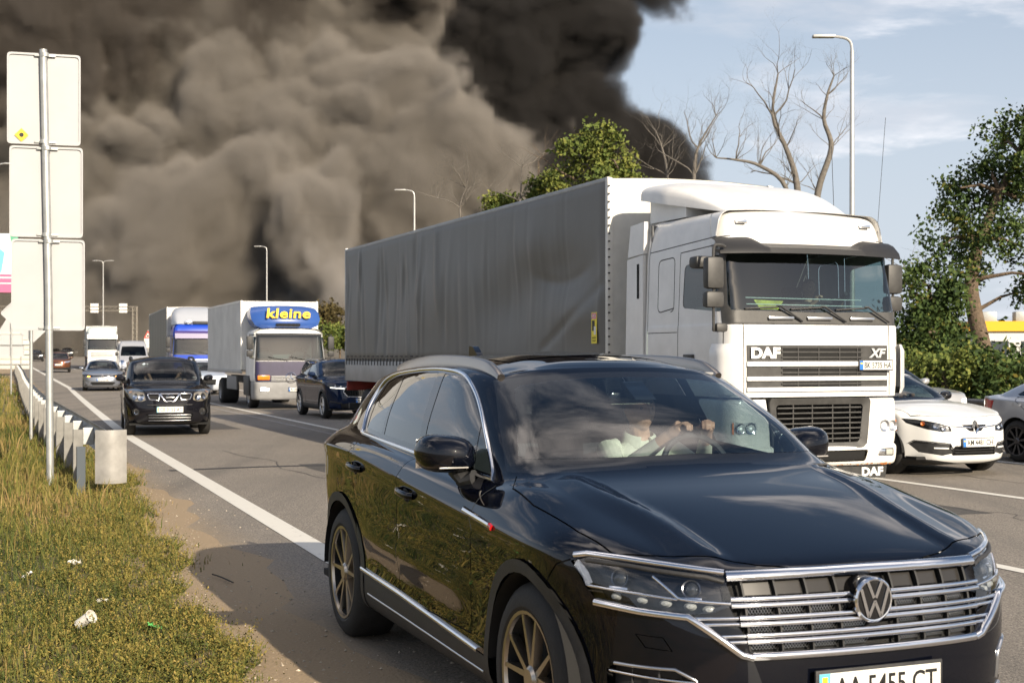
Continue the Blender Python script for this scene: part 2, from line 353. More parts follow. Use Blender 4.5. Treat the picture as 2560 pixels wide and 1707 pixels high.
def blades(name, label, n, smin, smax, rlo, rhi, h0, h1, w, seed, m, far=1.0, lean=.6):
    g = np.random.RandomState(seed); s = smin * (smax / smin) ** g.rand(n) if smin > 0 else g.uniform(smin, smax, n); r = rlo + (rhi - rlo) * g.rand(n)
    e = np.array([verge_edge(v) for v in s]); keep = r < e + .12 * g.randn(n) if rhi < 10 else r > rlo
    s, r, e = s[keep], r[keep], e[keep]; n = len(s); c, sn = math.cos(TH), math.sin(TH); X = -s * sn + r * c; Y = s * c + r * sn; Z = np.array([ground_z(v) for v in s])
    f1 = field(X, Y, 1.3, seed); f2 = field(X, Y, .5, seed + 4)
    dist = np.hypot(X, Y); H = (h0 + (h1 - h0) * g.rand(n) ** 1.6) * (1 + .45 * np.clip(f1, -1, 1)) * np.clip(.45 + (e - r) * .5, .4, 1.25); W = w * (1 + dist * .05 * far) * (.7 + .6 * g.rand(n)); H = H * (1 + .004 * dist)
    a = g.rand(n) * 6.283; dx, dy = np.cos(a), np.sin(a); l = lean * H * g.rand(n); la = g.rand(n) * 6.283; lx, ly = np.cos(la) * l, np.sin(la) * l
    V = np.zeros((n, 5, 3)); V[:, 0] = np.c_[X - dx * W, Y - dy * W, Z - .01]; V[:, 1] = np.c_[X + dx * W, Y + dy * W, Z - .01]; V[:, 2] = np.c_[X + lx * .4 + dx * W * .7, Y + ly * .4 + dy * W * .7, Z + H * .6]; V[:, 3] = np.c_[X + lx * .4 - dx * W * .7, Y + ly * .4 - dy * W * .7, Z + H * .6]; V[:, 4] = np.c_[X + lx, Y + ly, Z + H * .97]
    k = np.arange(n)[:, None] * 5; Q = (k + np.array([0, 1, 2, 3])); T_ = (k + np.array([3, 2, 4]))
    me = bpy.data.meshes.new(name); me.vertices.add(n * 5); me.vertices.foreach_set('co', V.reshape(-1)); li = np.concatenate([np.c_[Q, T_].reshape(-1)]); me.loops.add(n * 7); me.loops.foreach_set('vertex_index', li.astype(np.int32))
    st = np.zeros((n, 2), np.int32); st[:, 0] = np.arange(n) * 7; st[:, 1] = st[:, 0] + 4; tt = np.tile([4, 3], n); me.polygons.add(n * 2); me.polygons.foreach_set('loop_start', st.reshape(-1)); me.polygons.foreach_set('loop_total', tt.astype(np.int32)); me.update(); me.validate()
    tone = np.clip(.44 + .28 * f2 + .20 * g.randn(n), 0, 1); at = me.attributes.new('tone', 'FLOAT', 'POINT'); at.data.foreach_set('value', np.repeat(tone, 5).astype(np.float32))
    o = link(name, me, None, [m]); return tag(o, label, 'grass', kind='stuff')
GR1 = grass_material('verge grass', [(0, (.036, .055, .012)), (.25, (.085, .098, .020)), (.48, (.160, .140, .033)), (.72, (.225, .165, .058)), (1, (.31, .205, .09))])
GR2 = grass_material('verge weeds', [(0, (.040, .062, .014)), (.35, (.10, .108, .024)), (.65, (.20, .165, .036)), (1, (.29, .215, .06))])
blades('grass', 'rough dry grass on the verge left of the road', 130000, 5.0, 40, -6.5, 2.2, .025, .135, .0026, 3, GR1)
blades('grass', 'short green grass at the foot of the sign posts', 60000, 12, 95, -14, 3.0, .06, .30, .0040, 8, GR1)
def weeds(n, seed):
    """low bushy weeds: thin stems set with small leaves"""
    g = np.random.RandomState(seed); s = 5.2 * (24 / 5.2) ** g.rand(n); e = np.array([verge_edge(v) for v in s]); r = e - np.abs(g.randn(n)) * .75 + .02; ok = r > -3; s, r = s[ok], r[ok]; n = len(s)
    c, sn = math.cos(TH), math.sin(TH); base = np.c_[-s * sn + r * c, s * c + r * sn, np.zeros(n)]; hgt = g.uniform(.05, .17, n); t0 = g.uniform(.10, .85, n)
    k = np.repeat(np.arange(n), 6); m_ = len(k); d = np.c_[g.randn(m_) * .7, g.randn(m_) * .7, np.ones(m_)]; d /= np.linalg.norm(d, axis=1)[:, None]; L_ = hgt[k] * g.uniform(.7, 1.5, m_)
    kk = np.repeat(np.arange(m_), 9); w = np.tile(np.arange(9), m_); C = base[k][kk] + d[kk] * (L_[kk] * (w + 1) / 9)[:, None]; u = g.randn(len(kk), 3); u /= np.linalg.norm(u, axis=1)[:, None]; v = np.cross(u, d[kk]); v /= np.linalg.norm(v, axis=1)[:, None] + 1e-6
    z = (g.uniform(.006, .014, len(kk)) * (1.3 - .6 * w / 9))[:, None]; V = np.stack([C - u * z, C + v * z * .45, C + u * z, C - v * z * .45], 1).reshape(-1, 3); q = len(kk)
    me = bpy.data.meshes.new('weeds'); me.vertices.add(q * 4); me.vertices.foreach_set('co', V.reshape(-1)); me.loops.add(q * 4); me.loops.foreach_set('vertex_index', np.arange(q * 4, dtype=np.int32)); me.polygons.add(q); me.polygons.foreach_set('loop_start', np.arange(0, q * 4, 4, dtype=np.int32)); me.polygons.foreach_set('loop_total', np.full(q, 4, np.int32)); me.update(); me.validate()
    tn = np.clip(t0[k][kk] + .35 * (w / 9 - .5) + .12 * g.randn(q), 0, 1); a = me.attributes.new('tone', 'FLOAT', 'POINT'); a.data.foreach_set('value', np.repeat(tn, 4).astype(np.float32))
    return tag(link('weeds', me, None, [GR2]), 'yellow green weeds crowding the edge of the dirt strip', 'weeds', kind='stuff')
weeds(3000, 12)
blades('grass', 'rank grass beyond the right hand guard rail', 30000, 14, 120, 19.6, 34, .15, .5, .008, 21, GR1)

def pebbles(n, seed):
    """grit and clods strewn over the dirt strip"""
    g = np.random.RandomState(seed); s = 5.5 * (26 / 5.5) ** g.rand(n); r = 1.15 + .07 * np.maximum(0, s - 8) * .5 + np.abs(g.randn(n)) * .55; z = .002 + .004 * (r > 1.9); c, sn = math.cos(TH), math.sin(TH); B = np.c_[-s * sn + r * c, s * c + r * sn, z]
    o = np.array([(1, 0, 0), (0, 1, 0), (-1, 0, 0), (0, -1, 0), (0, 0, 1), (0, 0, -1)]); f = [(0, 1, 4), (1, 2, 4), (2, 3, 4), (3, 0, 4), (1, 0, 5), (2, 1, 5), (3, 2, 5), (0, 3, 5)]; sz = .003 + .010 * g.rand(n) ** 4
    V = B[:, None, :] + o[None] * sz[:, None, None] * g.uniform(.6, 1.3, (n, 6, 1)) * np.array([1, 1, .7]); F = [(q * 6 + a, q * 6 + b, q * 6 + d) for q in range(n) for a, b, d in f]
    me = bpy.data.meshes.new('grit'); me.from_pydata(V.reshape(-1, 3).tolist(), [], F); me.update(); return tag(link('grit', me, None, [mat('grit stone', (.42, .36, .28), .9, noise=(8, .5))]), 'grit and crumbs on the dirt strip beside the road', 'grit', kind='stuff')
pebbles(2200, 4)

# cracks and sealed joints wandering over the lanes
for k, (s0, r0, s1, r1) in enumerate(((12.0, 4.6, 24.0, 4.1), (9.0, 9.4, 15.0, 10.6), (14.0, 12.6, 22.0, 13.8), (30.0, 8.3, 46.0, 9.6))):
    gk = random.Random(60 + k); n_ = 26; pts_ = [road(s0 + (s1 - s0) * i / n_ + gk.gauss(0, .04), r0 + (r1 - r0) * i / n_ + gk.gauss(0, .05) + .12 * math.sin(i * .7 + k), .0065) for i in range(n_ + 1)]
    w_ = .005 if k % 2 else .007; MB().ribbon(pts_, [(-w_, 0), (w_, 0), (w_, .0006), (-w_, .0006)]).build('asphalt_crack', seam, rd_, 0)
PATCH = mat('newer asphalt patch', (.075, .070, .065), .85, noise=(60, .45), bump=(60, .8, .01))
for s0, s1, r0, r1 in ((18.2, 20.6, 4.6, 6.4), (31, 36, 4.4, 5.6), (11.5, 13.2, 8.6, 10.0)):
    gk = random.Random(int(s0)); MB().grid([[tuple(road(s0 + (s1 - s0) * i / 6 + gk.gauss(0, .03), r0 + (r1 - r0) * j / 4 + gk.gauss(0, .02), .0058)) for j in range(5)] for i in range(7)]).build('asphalt_patch', PATCH, rd_, 0)
# ---------------------------------------------------------------- car bodies
def bspline_refine(C, n, mirror_first=None, mirror_last=None):
    """uniform cubic B-spline along axis 0, n pieces per span; ends mirrored through the centre plane or clamped"""
    a = C[1].copy() if mirror_first is None else C[1] * mirror_first
    b = C[-2].copy() if mirror_last is None else C[-2] * mirror_last
    if mirror_first is None: a = 2 * C[0] - C[1]
    if mirror_last is None: b = 2 * C[-1] - C[-2]
    E = np.concatenate([a[None], C, b[None]], 0); out = []
    for i in range(len(C) - 1):
        for k in range(n + (i == len(C) - 2)):
            t = k / n; w = np.array([(1 - t) ** 3, 3 * t ** 3 - 6 * t ** 2 + 4, -3 * t ** 3 + 3 * t ** 2 + 3 * t + 1, t ** 3]) / 6
            out.append(sum(w[j] * E[i + j] for j in range(4)))
    return np.array(out)
def interp_net(C, it=12, mf=None, ml=None):
    """move control points along axis 0 so that the B-spline passes through the given points"""
    P = C.copy()
    for _ in range(it):
        a = P[1] * mf if mf is not None else 2 * P[0] - P[1]; b = P[-2] * ml if ml is not None else 2 * P[-1] - P[-2]
        E = np.concatenate([a[None], P, b[None]], 0); S = (E[:-2] + 4 * E[1:-1] + E[2:]) / 6; P = P + (C - S)
    return P
FY = np.array([1, -1, 1.0])
def body_mesh(net, nu=6, nv=5, post=None, sharp=0.75):
    """net[row][col] = (x, y>=0, z), rows sill to roof spine, columns nose centre to tail centre -> closed-top shell, both sides"""
    C = np.array(net, float)                       # rows, cols, 3
    C = np.swapaxes(C, 0, 1)                       # cols first
    P = C + sharp * (interp_net(C, 12, FY, FY) - C)
    D = bspline_refine(P, nu, FY, FY)              # dense cols
    D[0, :, 1] = 0; D[-1, :, 1] = 0
    D = np.swapaxes(D, 0, 1)
    P = D + sharp * (interp_net(D, 12) - D)
    D = bspline_refine(P, nv)
    D[:, 0, 1] = 0; D[:, -1, 1] = 0; D[-1, :, 1] = 0
    if post is not None: D = post(D)
    r, c, _ = D.shape
    bm = bmesh.new(); V = {}
    def vert(i, j, s):
        p = D[i, j]; y = p[1] * s
        k = (i, j, s if abs(y) > 1e-5 else 0)
        if k not in V: V[k] = bm.verts.new((p[0], y, p[2]))
        return V[k]
    for s in (1, -1):
        for i in range(r - 1):
            for j in range(c - 1):
                q = [vert(i, j, s), vert(i, j + 1, s), vert(i + 1, j + 1, s), vert(i + 1, j, s)]
                if s < 0: q.reverse()
                u = []
                for v in q:
                    if v not in u: u.append(v)
                if len(u) >= 3:
                    try: bm.faces.new(u)
                    except ValueError: pass
    bmesh.ops.remove_doubles(bm, verts=bm.verts, dist=1e-5)
    bmesh.ops.recalc_face_normals(bm, faces=bm.faces)
    if sum(f.normal.z * f.calc_area() for f in bm.faces) < 0: bmesh.ops.reverse_faces(bm, faces=bm.faces)
    return bm
class Shell:
    """a dense body surface that is cut along outlines drawn in side, front or top view, then split into parts"""
    def __init__(s, bm):
        s.bm = bm; bm.normal_update(); s.bvh = BVHTree.FromBMesh(bm)
        s.vn = None; me = bpy.data.meshes.new('src'); bm.to_mesh(me); s.src = me
        n = len(me.polygons); s.fv = [tuple(p.vertices) for p in me.polygons]; s.vn = [Vector(v.normal) for v in bm.verts]; s.vc = [v.co.copy() for v in bm.verts]
        s.reg = bm.faces.layers.int.new('reg'); s.names = ['body']
    def normal(s, co):
        loc, nrm, fi, d = s.bvh.find_nearest(co)
        if fi is None: return Vector((0, 0, 1))
        w = []; 
        for i in s.fv[fi]: w.append(1 / ((s.vc[i] - loc).length + 1e-6))
        n = Vector((0, 0, 0))
        for i, q in zip(s.fv[fi], w): n += s.vn[i] * q
        return n.normalized()
    def cut(s, name, poly, view='side', side=0, cond=None, only=None):
        """name the region inside a convex outline; view side: (x, z), front/rear: (y, z), top: (x, y)"""
        if name not in s.names: s.names.append(name)
        rid = s.names.index(name); bm = s.bm; ax = {'side': (0, 2), 'front': (1, 2), 'rear': (1, 2), 'top': (0, 1)}[view]
        A = 0
        for i in range(len(poly)): A += poly[i - 1][0] * poly[i][1] - poly[i][0] * poly[i - 1][1]
        if A < 0: poly = poly[::-1]
        lo = [min(p[k] for p in poly) for k in (0, 1)]; hi = [max(p[k] for p in poly) for k in (0, 1)]
        l0, l1, h0, h1 = lo[0] - .35, lo[1] - .35, hi[0] + .35, hi[1] + .35
        onl = None if only is None else [s.names.index(q) for q in only if q in s.names]
        def near(f):
            if onl is not None and f[s.reg] not in onl: return False
            q = f.verts[0].co
            if q[ax[0]] < l0 or q[ax[0]] > h0 or q[ax[1]] < l1 or q[ax[1]] > h1: return False
            n = f.normal; c = f.calc_center_median()
            if view == 'side' and ((side and c.y * side < 0) or abs(n.y) < 0.12): return False
            if view == 'front' and n.x < 0.05: return False
            if view == 'rear' and n.x > -0.05: return False
            if view == 'top' and n.z < 0.15: return False
            if cond and not cond(c, n): return False
            a = [v.co[ax[0]] for v in f.verts]; b = [v.co[ax[1]] for v in f.verts]
            return max(a) >= lo[0] and min(a) <= hi[0] and max(b) >= lo[1] and min(b) <= hi[1]
        S = [f for f in bm.faces if near(f)]
        for i in range(len(poly)):
            p, q = poly[i - 1], poly[i]; d = (q[0] - p[0], q[1] - p[1])
            if abs(d[0]) + abs(d[1]) < 1e-7: continue
            no = [0, 0, 0]; no[ax[0]] = -d[1]; no[ax[1]] = d[0]; co = [0, 0, 0]; co[ax[0]] = p[0]; co[ax[1]] = p[1]; no = Vector(no).normalized(); co = Vector(co)
            geom = set(S)
            for f in S: geom.update(f.edges); geom.update(f.verts)
            r = bmesh.ops.bisect_plane(bm, geom=list(geom), dist=1e-6, plane_co=co, plane_no=no)
            new = set(g for g in r['geom'] if isinstance(g, bmesh.types.BMFace)) | set(f for f in S if f.is_valid)
            S = [f for f in new if f.is_valid and (f.calc_center_median() - co).dot(no) > 0]
        for f in S: f[s.reg] = rid
        return S
    def split(s, table, parent, thick=0.0):
        """table: name -> (object name, material, parent key or None, offset); returns objects by region"""
        out = {}; bm = s.bm
        by = {}
        for f in bm.faces: by.setdefault(s.names[f[s.reg]], []).append(f)
        for nm, fs in by.items():
            if nm not in table or table[nm] is None: continue
            for ei, (oname, m, par, off) in enumerate(table[nm] if isinstance(table[nm], list) else [table[nm]]):
                idx = {}; vs = []; ns = []; F = []
                for f in fs:
                    q = []
                    for v in f.verts:
                        if v not in idx: n = s.normal(v.co); idx[v] = len(vs); vs.append(v.co + n * off); ns.append(n)
                        q.append(idx[v])
                    F.append(q)
                me = bpy.data.meshes.new(oname); me.from_pydata([tuple(v) for v in vs], [], F); me.update()
                me.shade_smooth(); me.normals_split_custom_set_from_vertices([tuple(n) for n in ns])
                o = link(oname, me, None, [m])
                if oname == 'panel_gap': o['kind'] = 'stuff'
                out[nm if ei == 0 else nm + '#%d' % ei] = (o, par)
        for nm, (o, par) in out.items():
            o.parent = out[par][0] if par in out else parent
        return {k: v[0] for k, v in out.items()}
    def ray(s, o, d):
        loc, n, fi, t = s.bvh.ray_cast(Vector(o), Vector(d).normalized()); return loc
    def on_side(s, x, z, side=-1):
        return s.ray((x, 3 * side, z), (0, -side, 0))
    def on_front(s, y, z): return s.ray((4, y, z), (-1, 0, 0))
    def on_top(s, x, y): return s.ray((x, y, 4), (0, 0, -1))
# columns of the net: share of half width and setback from the nose for the front, then stations along the side, then the tail
def make_net(P):
    """P: measures of one car (metres, x forward from the front axle, z up)"""
    fr = P.get('front', [(0, 0), (.30, .010), (.53, .035), (.73, .11), (.89, .30)])
    sx = P['sx']                       # side stations, front to rear
    rr = P.get('rear', [(.90, .14), (.70, .05), (.36, .012), (0, 0)])
    nf, ns, nr = len(fr), len(sx), len(rr); nc = nf + ns + nr
    rows = []
    # lower rows: (z front, z side, z rear, x nose, half width, x tail)
    sh = pchip(*zip(*P['shoulder']))   # (x, z) of the crease along the side
    wx = pchip(*zip(*P['plan']))       # (x, factor) half-width factor along the side
    for k, (zf, zm, zr, xn, w, xt) in enumerate(P['low']):
        row = []
        zz = pchip([xt, P['rax'] - .3, -.3 + P['rax'] * .5, .45, xn], [zr, zm + (zr - zm) * .35, zm, zm + (zf - zm) * .25, zf])
        last = k == len(P['low']) - 1
        for fy, dx in fr: x = xn - dx; row.append((x, w * fy * P['wf'], float(zz(x)) if not last else zf + (P.get('lipdrop', .01)) * fy))
        for x in sx: row.append((x, w * float(wx(x)), float(sh(x)) if last else float(zz(x))))
        for fy, dx in rr: x = xt + dx; row.append((x, w * fy * P['wr'], zr))
        rows.append(row)
    # belt ring and roof ring are given point by point, rows between follow the hood in front and the shoulder at the side
    belt, roof = P['belt'], P['roof']; assert len(belt) == nc and len(roof) == nc, (len(belt), len(roof), nc)
    hood = pchip(*zip(*P['hood'])); base = rows[-1]
    for t, ts in P.get('hoodrows', ((.10, .16), (.38, .45), (.70, .78))):
        row = []
        for j in range(nc):
            a, b = base[j], belt[j]
            if j < nf + 1:
                k = t if j < nf else (t + ts) / 2
                x = a[0] + (b[0] - a[0]) * k; y = a[1] + (b[1] - a[1]) * k; lin = a[2] + (b[2] - a[2]) * k
                zc = float(hood(x)); drop = P.get('hooddrop', .05) * (abs(y) / P['w']) ** 2.4
                q = (zc - drop) if j < nf else (zc - drop) * .5 + lin * .5
                row.append((x, y, q))
            else:
                bul = P.get('bulge', .022) * math.sin(math.pi * ts)
                row.append((a[0] + (b[0] - a[0]) * ts, a[1] + (b[1] - a[1]) * ts ** 1.35 + bul, a[2] + (b[2] - a[2]) * ts))
        rows.append(row)
    rows.append(belt)
    for t in (.34, .70):
        row = []
        for j in range(nc):
            a, b = belt[j], roof[j]; c = P.get('glassbow', .022) * math.sin(math.pi * t)
            front = j < nf; x = a[0] + (b[0] - a[0]) * t + (c if front else (-c if j >= nf + ns else 0)); y = a[1] + (b[1] - a[1]) * t + (c if not front and j < nf + ns else 0)
            row.append((x, y, a[2] + (b[2] - a[2]) * t + (c * .6 if front else 0)))
        rows.append(row)
    rows.append(roof)
    xs0, xs1, zt = P['spine']; crown = P['crown']
    for t in (.16, .52, 1.0):
        row = []
        for j in range(nc):
            a = roof[j]; u = (a[0] - roof[-1][0]) / (roof[0][0] - roof[-1][0]); sxp = xs1 + (xs0 - xs1) * u
            spz = float(pchip(*zip(*P['roofline']))(sxp)); e = 1 - (1 - t) ** 2
            row.append((a[0] + (sxp - a[0]) * t, a[1] * (1 - t), a[2] + (spz - a[2]) * e))
        rows.append(row)
    return rows
VW = dict(w=.985, wf=.955, wr=.93, rax=-2.90,
    front=[(0, 0), (.30, .012), (.53, .045), (.73, .125), (.90, .31)],
    sx=[.30, 0, -.45, -.9, -1.7, -2.4, -2.9, -3.35],
    rear=[(.90, .22), (.72, .07), (.38, .015), (0, 0)],
    plan=[(-3.9, .93), (-3.35, .975), (-2.9, .992), (-1.7, .995), (-.45, .995), (0, 1.0), (.35, .978), (.6, .93)],
    shoulder=[(-3.9, 1.10), (-3.03, 1.105), (-1.67, 1.022), (-.76, .962), (-.32, .938), (.3, .915), (.6, .90)],
    low=[(.22, .20, .26, .70, .80, -3.74), (.25, .245, .30, .85, .925, -3.87), (.38, .36, .42, .915, .962, -3.95), (.50, .50, .56, .935, .958, -3.97),
         (.64, .66, .72, .935, .966, -3.96), (.79, .82, .90, .905, .982, -3.93), (.885, .90, 1.09, .858, .985, -3.89)],
    hood=[(.86, .888), (.78, .925), (.62, .968), (.30, 1.045), (0, 1.108), (-.35, 1.172)], hooddrop=.055, lipdrop=.018,
    belt=[(-.33, 0, 1.178), (-.335, .27, 1.175), (-.36, .47, 1.170), (-.40, .64, 1.165), (-.46, .755, 1.155),
          (-.56, .815, 1.135), (-.68, .845, 1.112), (-.86, .862, 1.110), (-1.1, .870, 1.120), (-1.8, .872, 1.158), (-2.45, .862, 1.190), (-2.9, .842, 1.210), (-3.32, .80, 1.225),
          (-3.62, .72, 1.225), (-3.73, .58, 1.225), (-3.79, .3, 1.22), (-3.80, 0, 1.22)],
    roof=[(-1.10, 0, 1.592), (-1.11, .22, 1.590), (-1.135, .40, 1.582), (-1.165, .54, 1.568), (-1.21, .625, 1.552),
          (-1.30, .665, 1.556), (-1.44, .683, 1.572), (-1.62, .690, 1.584), (-1.85, .690, 1.590), (-2.25, .685, 1.588), (-2.65, .672, 1.572), (-2.95, .652, 1.552), (-3.20, .625, 1.53),
          (-3.36, .58, 1.525), (-3.44, .46, 1.54), (-3.48, .24, 1.555), (-3.49, 0, 1.56)],
    spine=(-1.35, -3.25, 0), roofline=[(-3.3, 1.615), (-2.9, 1.655), (-2.3, 1.682), (-1.8, 1.685), (-1.5, 1.665), (-1.3, 1.638)], crown=.03)
# ---------------------------------------------------------------- parts shared by the cars
CHROME = mat('chrome', (.78, .78, .80), .09, 1.0)
SATIN = mat('satin aluminium', (.55, .56, .58), .28, 1.0)
RUBBER = mat('tyre rubber', (.022, .021, .020), .75, noise=(9, .35), bump=(60, .25))
PLASTIC = mat('black plastic', (.028, .028, .029), .55, noise=(14, .3), bump=(90, .12))
GLOSSBLACK = mat('gloss black trim', (.008, .008, .009), .08, coat=.5)
TRUCK_STEEL = mat('chassis steel', (.035, .034, .033), .7, noise=(5, .4))
DARK = mat('dark cavity', (.006, .006, .006), .8)
ARCHLINER = mat('wheel arch liner', (.010, .010, .010), .9)
SEATM = mat('dark seat fabric', (.022, .022, .026), .8, noise=(30, .3))
DASHM = mat('dashboard vinyl', (.030, .031, .036), .55, bump=(220, .1))
HEADLINER = mat('grey headliner', (.30, .30, .30), .9)
LENS = glass('clear lamp lens', (.95, .97, 1), .92)
PLATEW = mat('number plate white', (.72, .71, .66), .45, noise=(20, .08))
PLATEB = mat('plate blue', (.02, .16, .52), .5)
PLATEC = mat('plate light blue', (.12, .48, .66), .5)
PLATEY = mat('plate yellow', (.85, .62, .03), .5)
INK = mat('plate ink', (.008, .008, .008), .5)
AMBER = mat('amber lens', (.75, .20, .02), .2, coat=.6)
AMBERLIT = mat('amber lens lit', (.9, .30, .03), .2, emit=(1, .36, .04, 6))
REDLENS = mat('red lens', (.45, .008, .010), .12, coat=.8)
REFLECTOR = mat('lamp reflector', (.85, .85, .87), .12, 1.0)
LAMPLIT = mat('lamp bulb', (.95, .93, .85), .3, emit=(1, .95, .82, 1.6))
WS_GLASS = glass('windscreen glass', (.74, .85, .88), .86, refl=1.9)
DARK_WS = glass('darker windscreen glass', (.60, .72, .74), .62, refl=1.3)
SIDE_GLASS = glass('tinted side glass', (.34, .37, .38), .30)
CLEAR_GLASS = glass('side window glass', (.62, .74, .74), .62)
def wheel(parent, c, side, r=.38, rim=.262, w=.27, spokes=5, style='twin', rimm=None, n=36):
    """c: centre of the outer face; side -1 right, +1 left (axle along y)"""
    rimm = rimm or SATIN
    o = bpy.data.objects.new('wheel', None); COL.objects.link(o); o.parent = parent; o.location = c; o.rotation_euler = (0, 0, 0 if side < 0 else math.pi); o.empty_display_size = .1
    t = MB(); W = w   # outer face at y=0 looking -y, wheel goes to +y
    t.lathe([(rim, .012), (rim + .02, .0), (r - .045, .004), (r - .012, .028), (r, .055), (r, W - .055), (r - .012, W - .028), (r - .05, W), (rim, W)], 'y', n)
    # tread blocks: shallow grooves
    t.build('tyre', RUBBER, o)
    b = MB(); b.lathe([(rim + .004, .012), (rim + .004, .004), (rim - .010, .006), (rim - .014, .022)], 'y', n)
    b.build('rim', rimm, o)
    b = MB(); b.lathe([(rim - .014, .022), (rim - .03, .06), (rim - .035, W - .02)], 'y', n); b.build('barrel', ARCHLINER, o)
    d = MB(); d.lathe([(.001, .12), (rim - .03, .12)], 'y', n); d.lathe([(.001, .10), (r * .44, .10), (r * .44, .13)], 'y', 24); d.build('brake', ARCHLINER if style != 'brake' else DARK, o)
    s = MB()
    def spoke(a0, a1, w0, w1, y0=.022, y1=.012):
        ca, sa = math.cos(a0), math.sin(a0); cb, sb = math.cos(a1), math.sin(a1); r0, r1 = .05, rim - .008
        p = Vector((r0 * ca, 0, r0 * sa)); q = Vector((r1 * cb, 0, r1 * sb)); dd = (q - p).normalized(); nn = Vector((-dd.z, 0, dd.x))
        vs = []
        for P_, ww, yy in ((p, w0, y0), (q, w1, y1)):
            for e, h in ((-1, .035), (-.75, 0), (.75, 0), (1, .035)): vs.append(P_ + nn * ww * e + Vector((0, yy + h, 0)))
        s.add(vs, [(0, 1, 5, 4), (1, 2, 6, 5), (2, 3, 7, 6), (4, 5, 6, 7)])
    for k in range(spokes):
        a = 2 * math.pi * k / spokes + math.pi / 2
        if style == 'twin': spoke(a - .12, a - .27, .018, .011); spoke(a + .12, a + .27, .018, .011)
        elif style == 'broad': spoke(a, a, .05, .04)
        else: spoke(a, a, .02, .026)
    s.lathe([(.001, .008), (.042, .008), (.055, .02), (.06, .05)], 'y', 20)
    s.build('spokes', rimm, o)
    return o
def plate(parent, M, body, old=False, w=.52, h=.112, name='number_plate'):
    p = MB().box((-w / 2 - .012, -h / 2 - .012, -.012), (w / 2 + .012, h / 2 + .012, .0), .004).build(name, PLASTIC, parent); p.data.transform(M)
    f = MB().box((-w / 2, -h / 2, .0), (w / 2, h / 2, .003)).build('plate_face', PLATEW, p); f.data.transform(M)
    b = MB().box((-w / 2, -h / 2, .0031), (-w / 2 + .046, h / 2, .0042)).build('country_strip', PLATEC if old else PLATEB, p); b.data.transform(M)
    y = MB()
    if old: y.box((-w / 2 + .012, -h / 2 + .012, .0043), (-w / 2 + .034, h / 2 - .012, .0048))
    else: y.box((-w / 2 + .008, .012, .0043), (-w / 2 + .040, .030, .0048))
    y = y.build('flag_mark', PLATEY, p); y.data.transform(M)
    me = text_mesh(body, h * .92, depth=.0006, bold=.0012); xs = [v.co.x for v in me.vertices]; ys = [v.co.y for v in me.vertices]
    kx = (w - .046 - .036) / (max(xs) - min(xs)); ky = h * .68 / (max(ys) - min(ys)); me.transform(Matrix.Translation((.024, 0, .0045)) @ Matrix.Diagonal((kx, ky, 1, 1)) @ Matrix.Translation((-(max(xs) + min(xs)) / 2, -(max(ys) + min(ys)) / 2, 0)))
    me.transform(M); link('plate_number', me, p, [INK])
    return p
def strip(sh, pts, w, t, m, name, parent, closed=False, off=0.0, sect=None):
    """bead of trim lying on the shell along 3-d points"""
    P_ = [Vector(p) + sh.normal(Vector(p)) * off for p in pts]; ups = [sh.normal(Vector(p)) for p in pts]
    sect = sect or [(-w / 2, -.004), (-w / 2, t * .55), (-w * .28, t), (w * .28, t), (w / 2, t * .55), (w / 2, -.004)]
    return MB().ribbon(P_, sect, ups, closed).build(name, m, parent, smooth=60)
def seat(parent, x, y, z=.62, m=None, s=1.0, lean=.22):
    m = m or SEATM; o = MB()
    def pad(cx, cz, w, d, h, tilt):
        k = len(o.v); o.box((-d / 2, -w / 2, -h / 2), (d / 2, w / 2, h / 2), min(d, w, h) * .38); o.xf(Matrix.Translation((cx, y, cz)) @ Matrix.Rotation(tilt, 4, 'Y'), k)
    pad(x, z, .52 * s, .52, .18, 0); pad(x - .33, z + .33, .50 * s, .16, .62, -lean); pad(x - .45, z + .72, .27, .10, .20, -lean * .6)
    k = len(o.v); o.tube([(x - .42, y - .06, z + .60), (x - .44, y - .06, z + .66)], .008, 6); o.tube([(x - .42, y + .06, z + .60), (x - .44, y + .06, z + .66)], .008, 6)
    return o.build('seat', m, parent)
def steering(parent, c, r=.185, tilt=R(25), m=None):
    o = MB(); pts = []
    Mx = Matrix.Translation(c) @ Matrix.Rotation(-tilt, 4, 'Y')
    pts = [Mx @ Vector((0, r * math.cos(a), r * math.sin(a))) for a in [2 * math.pi * k / 28 for k in range(29)]]
    o.tube(pts, .016, 8, cap=False)
    for a in (R(180), R(0), R(270)): o.tube([Mx @ Vector((0, 0, 0)), Mx @ Vector((0, r * math.cos(a), r * math.sin(a)))], .018, 6)
    k = len(o.v); o.lathe([(.001, .03), (.055, .03), (.07, .0)], 'x', 16); o.xf(Mx @ Matrix.Rotation(math.pi, 4, 'Z'), k)
    o.tube([Mx @ Vector((0, 0, 0)), Mx @ Vector((.35, 0, -.06))], .03, 8)
    return o.build('steering_wheel', m or PLASTIC, parent)
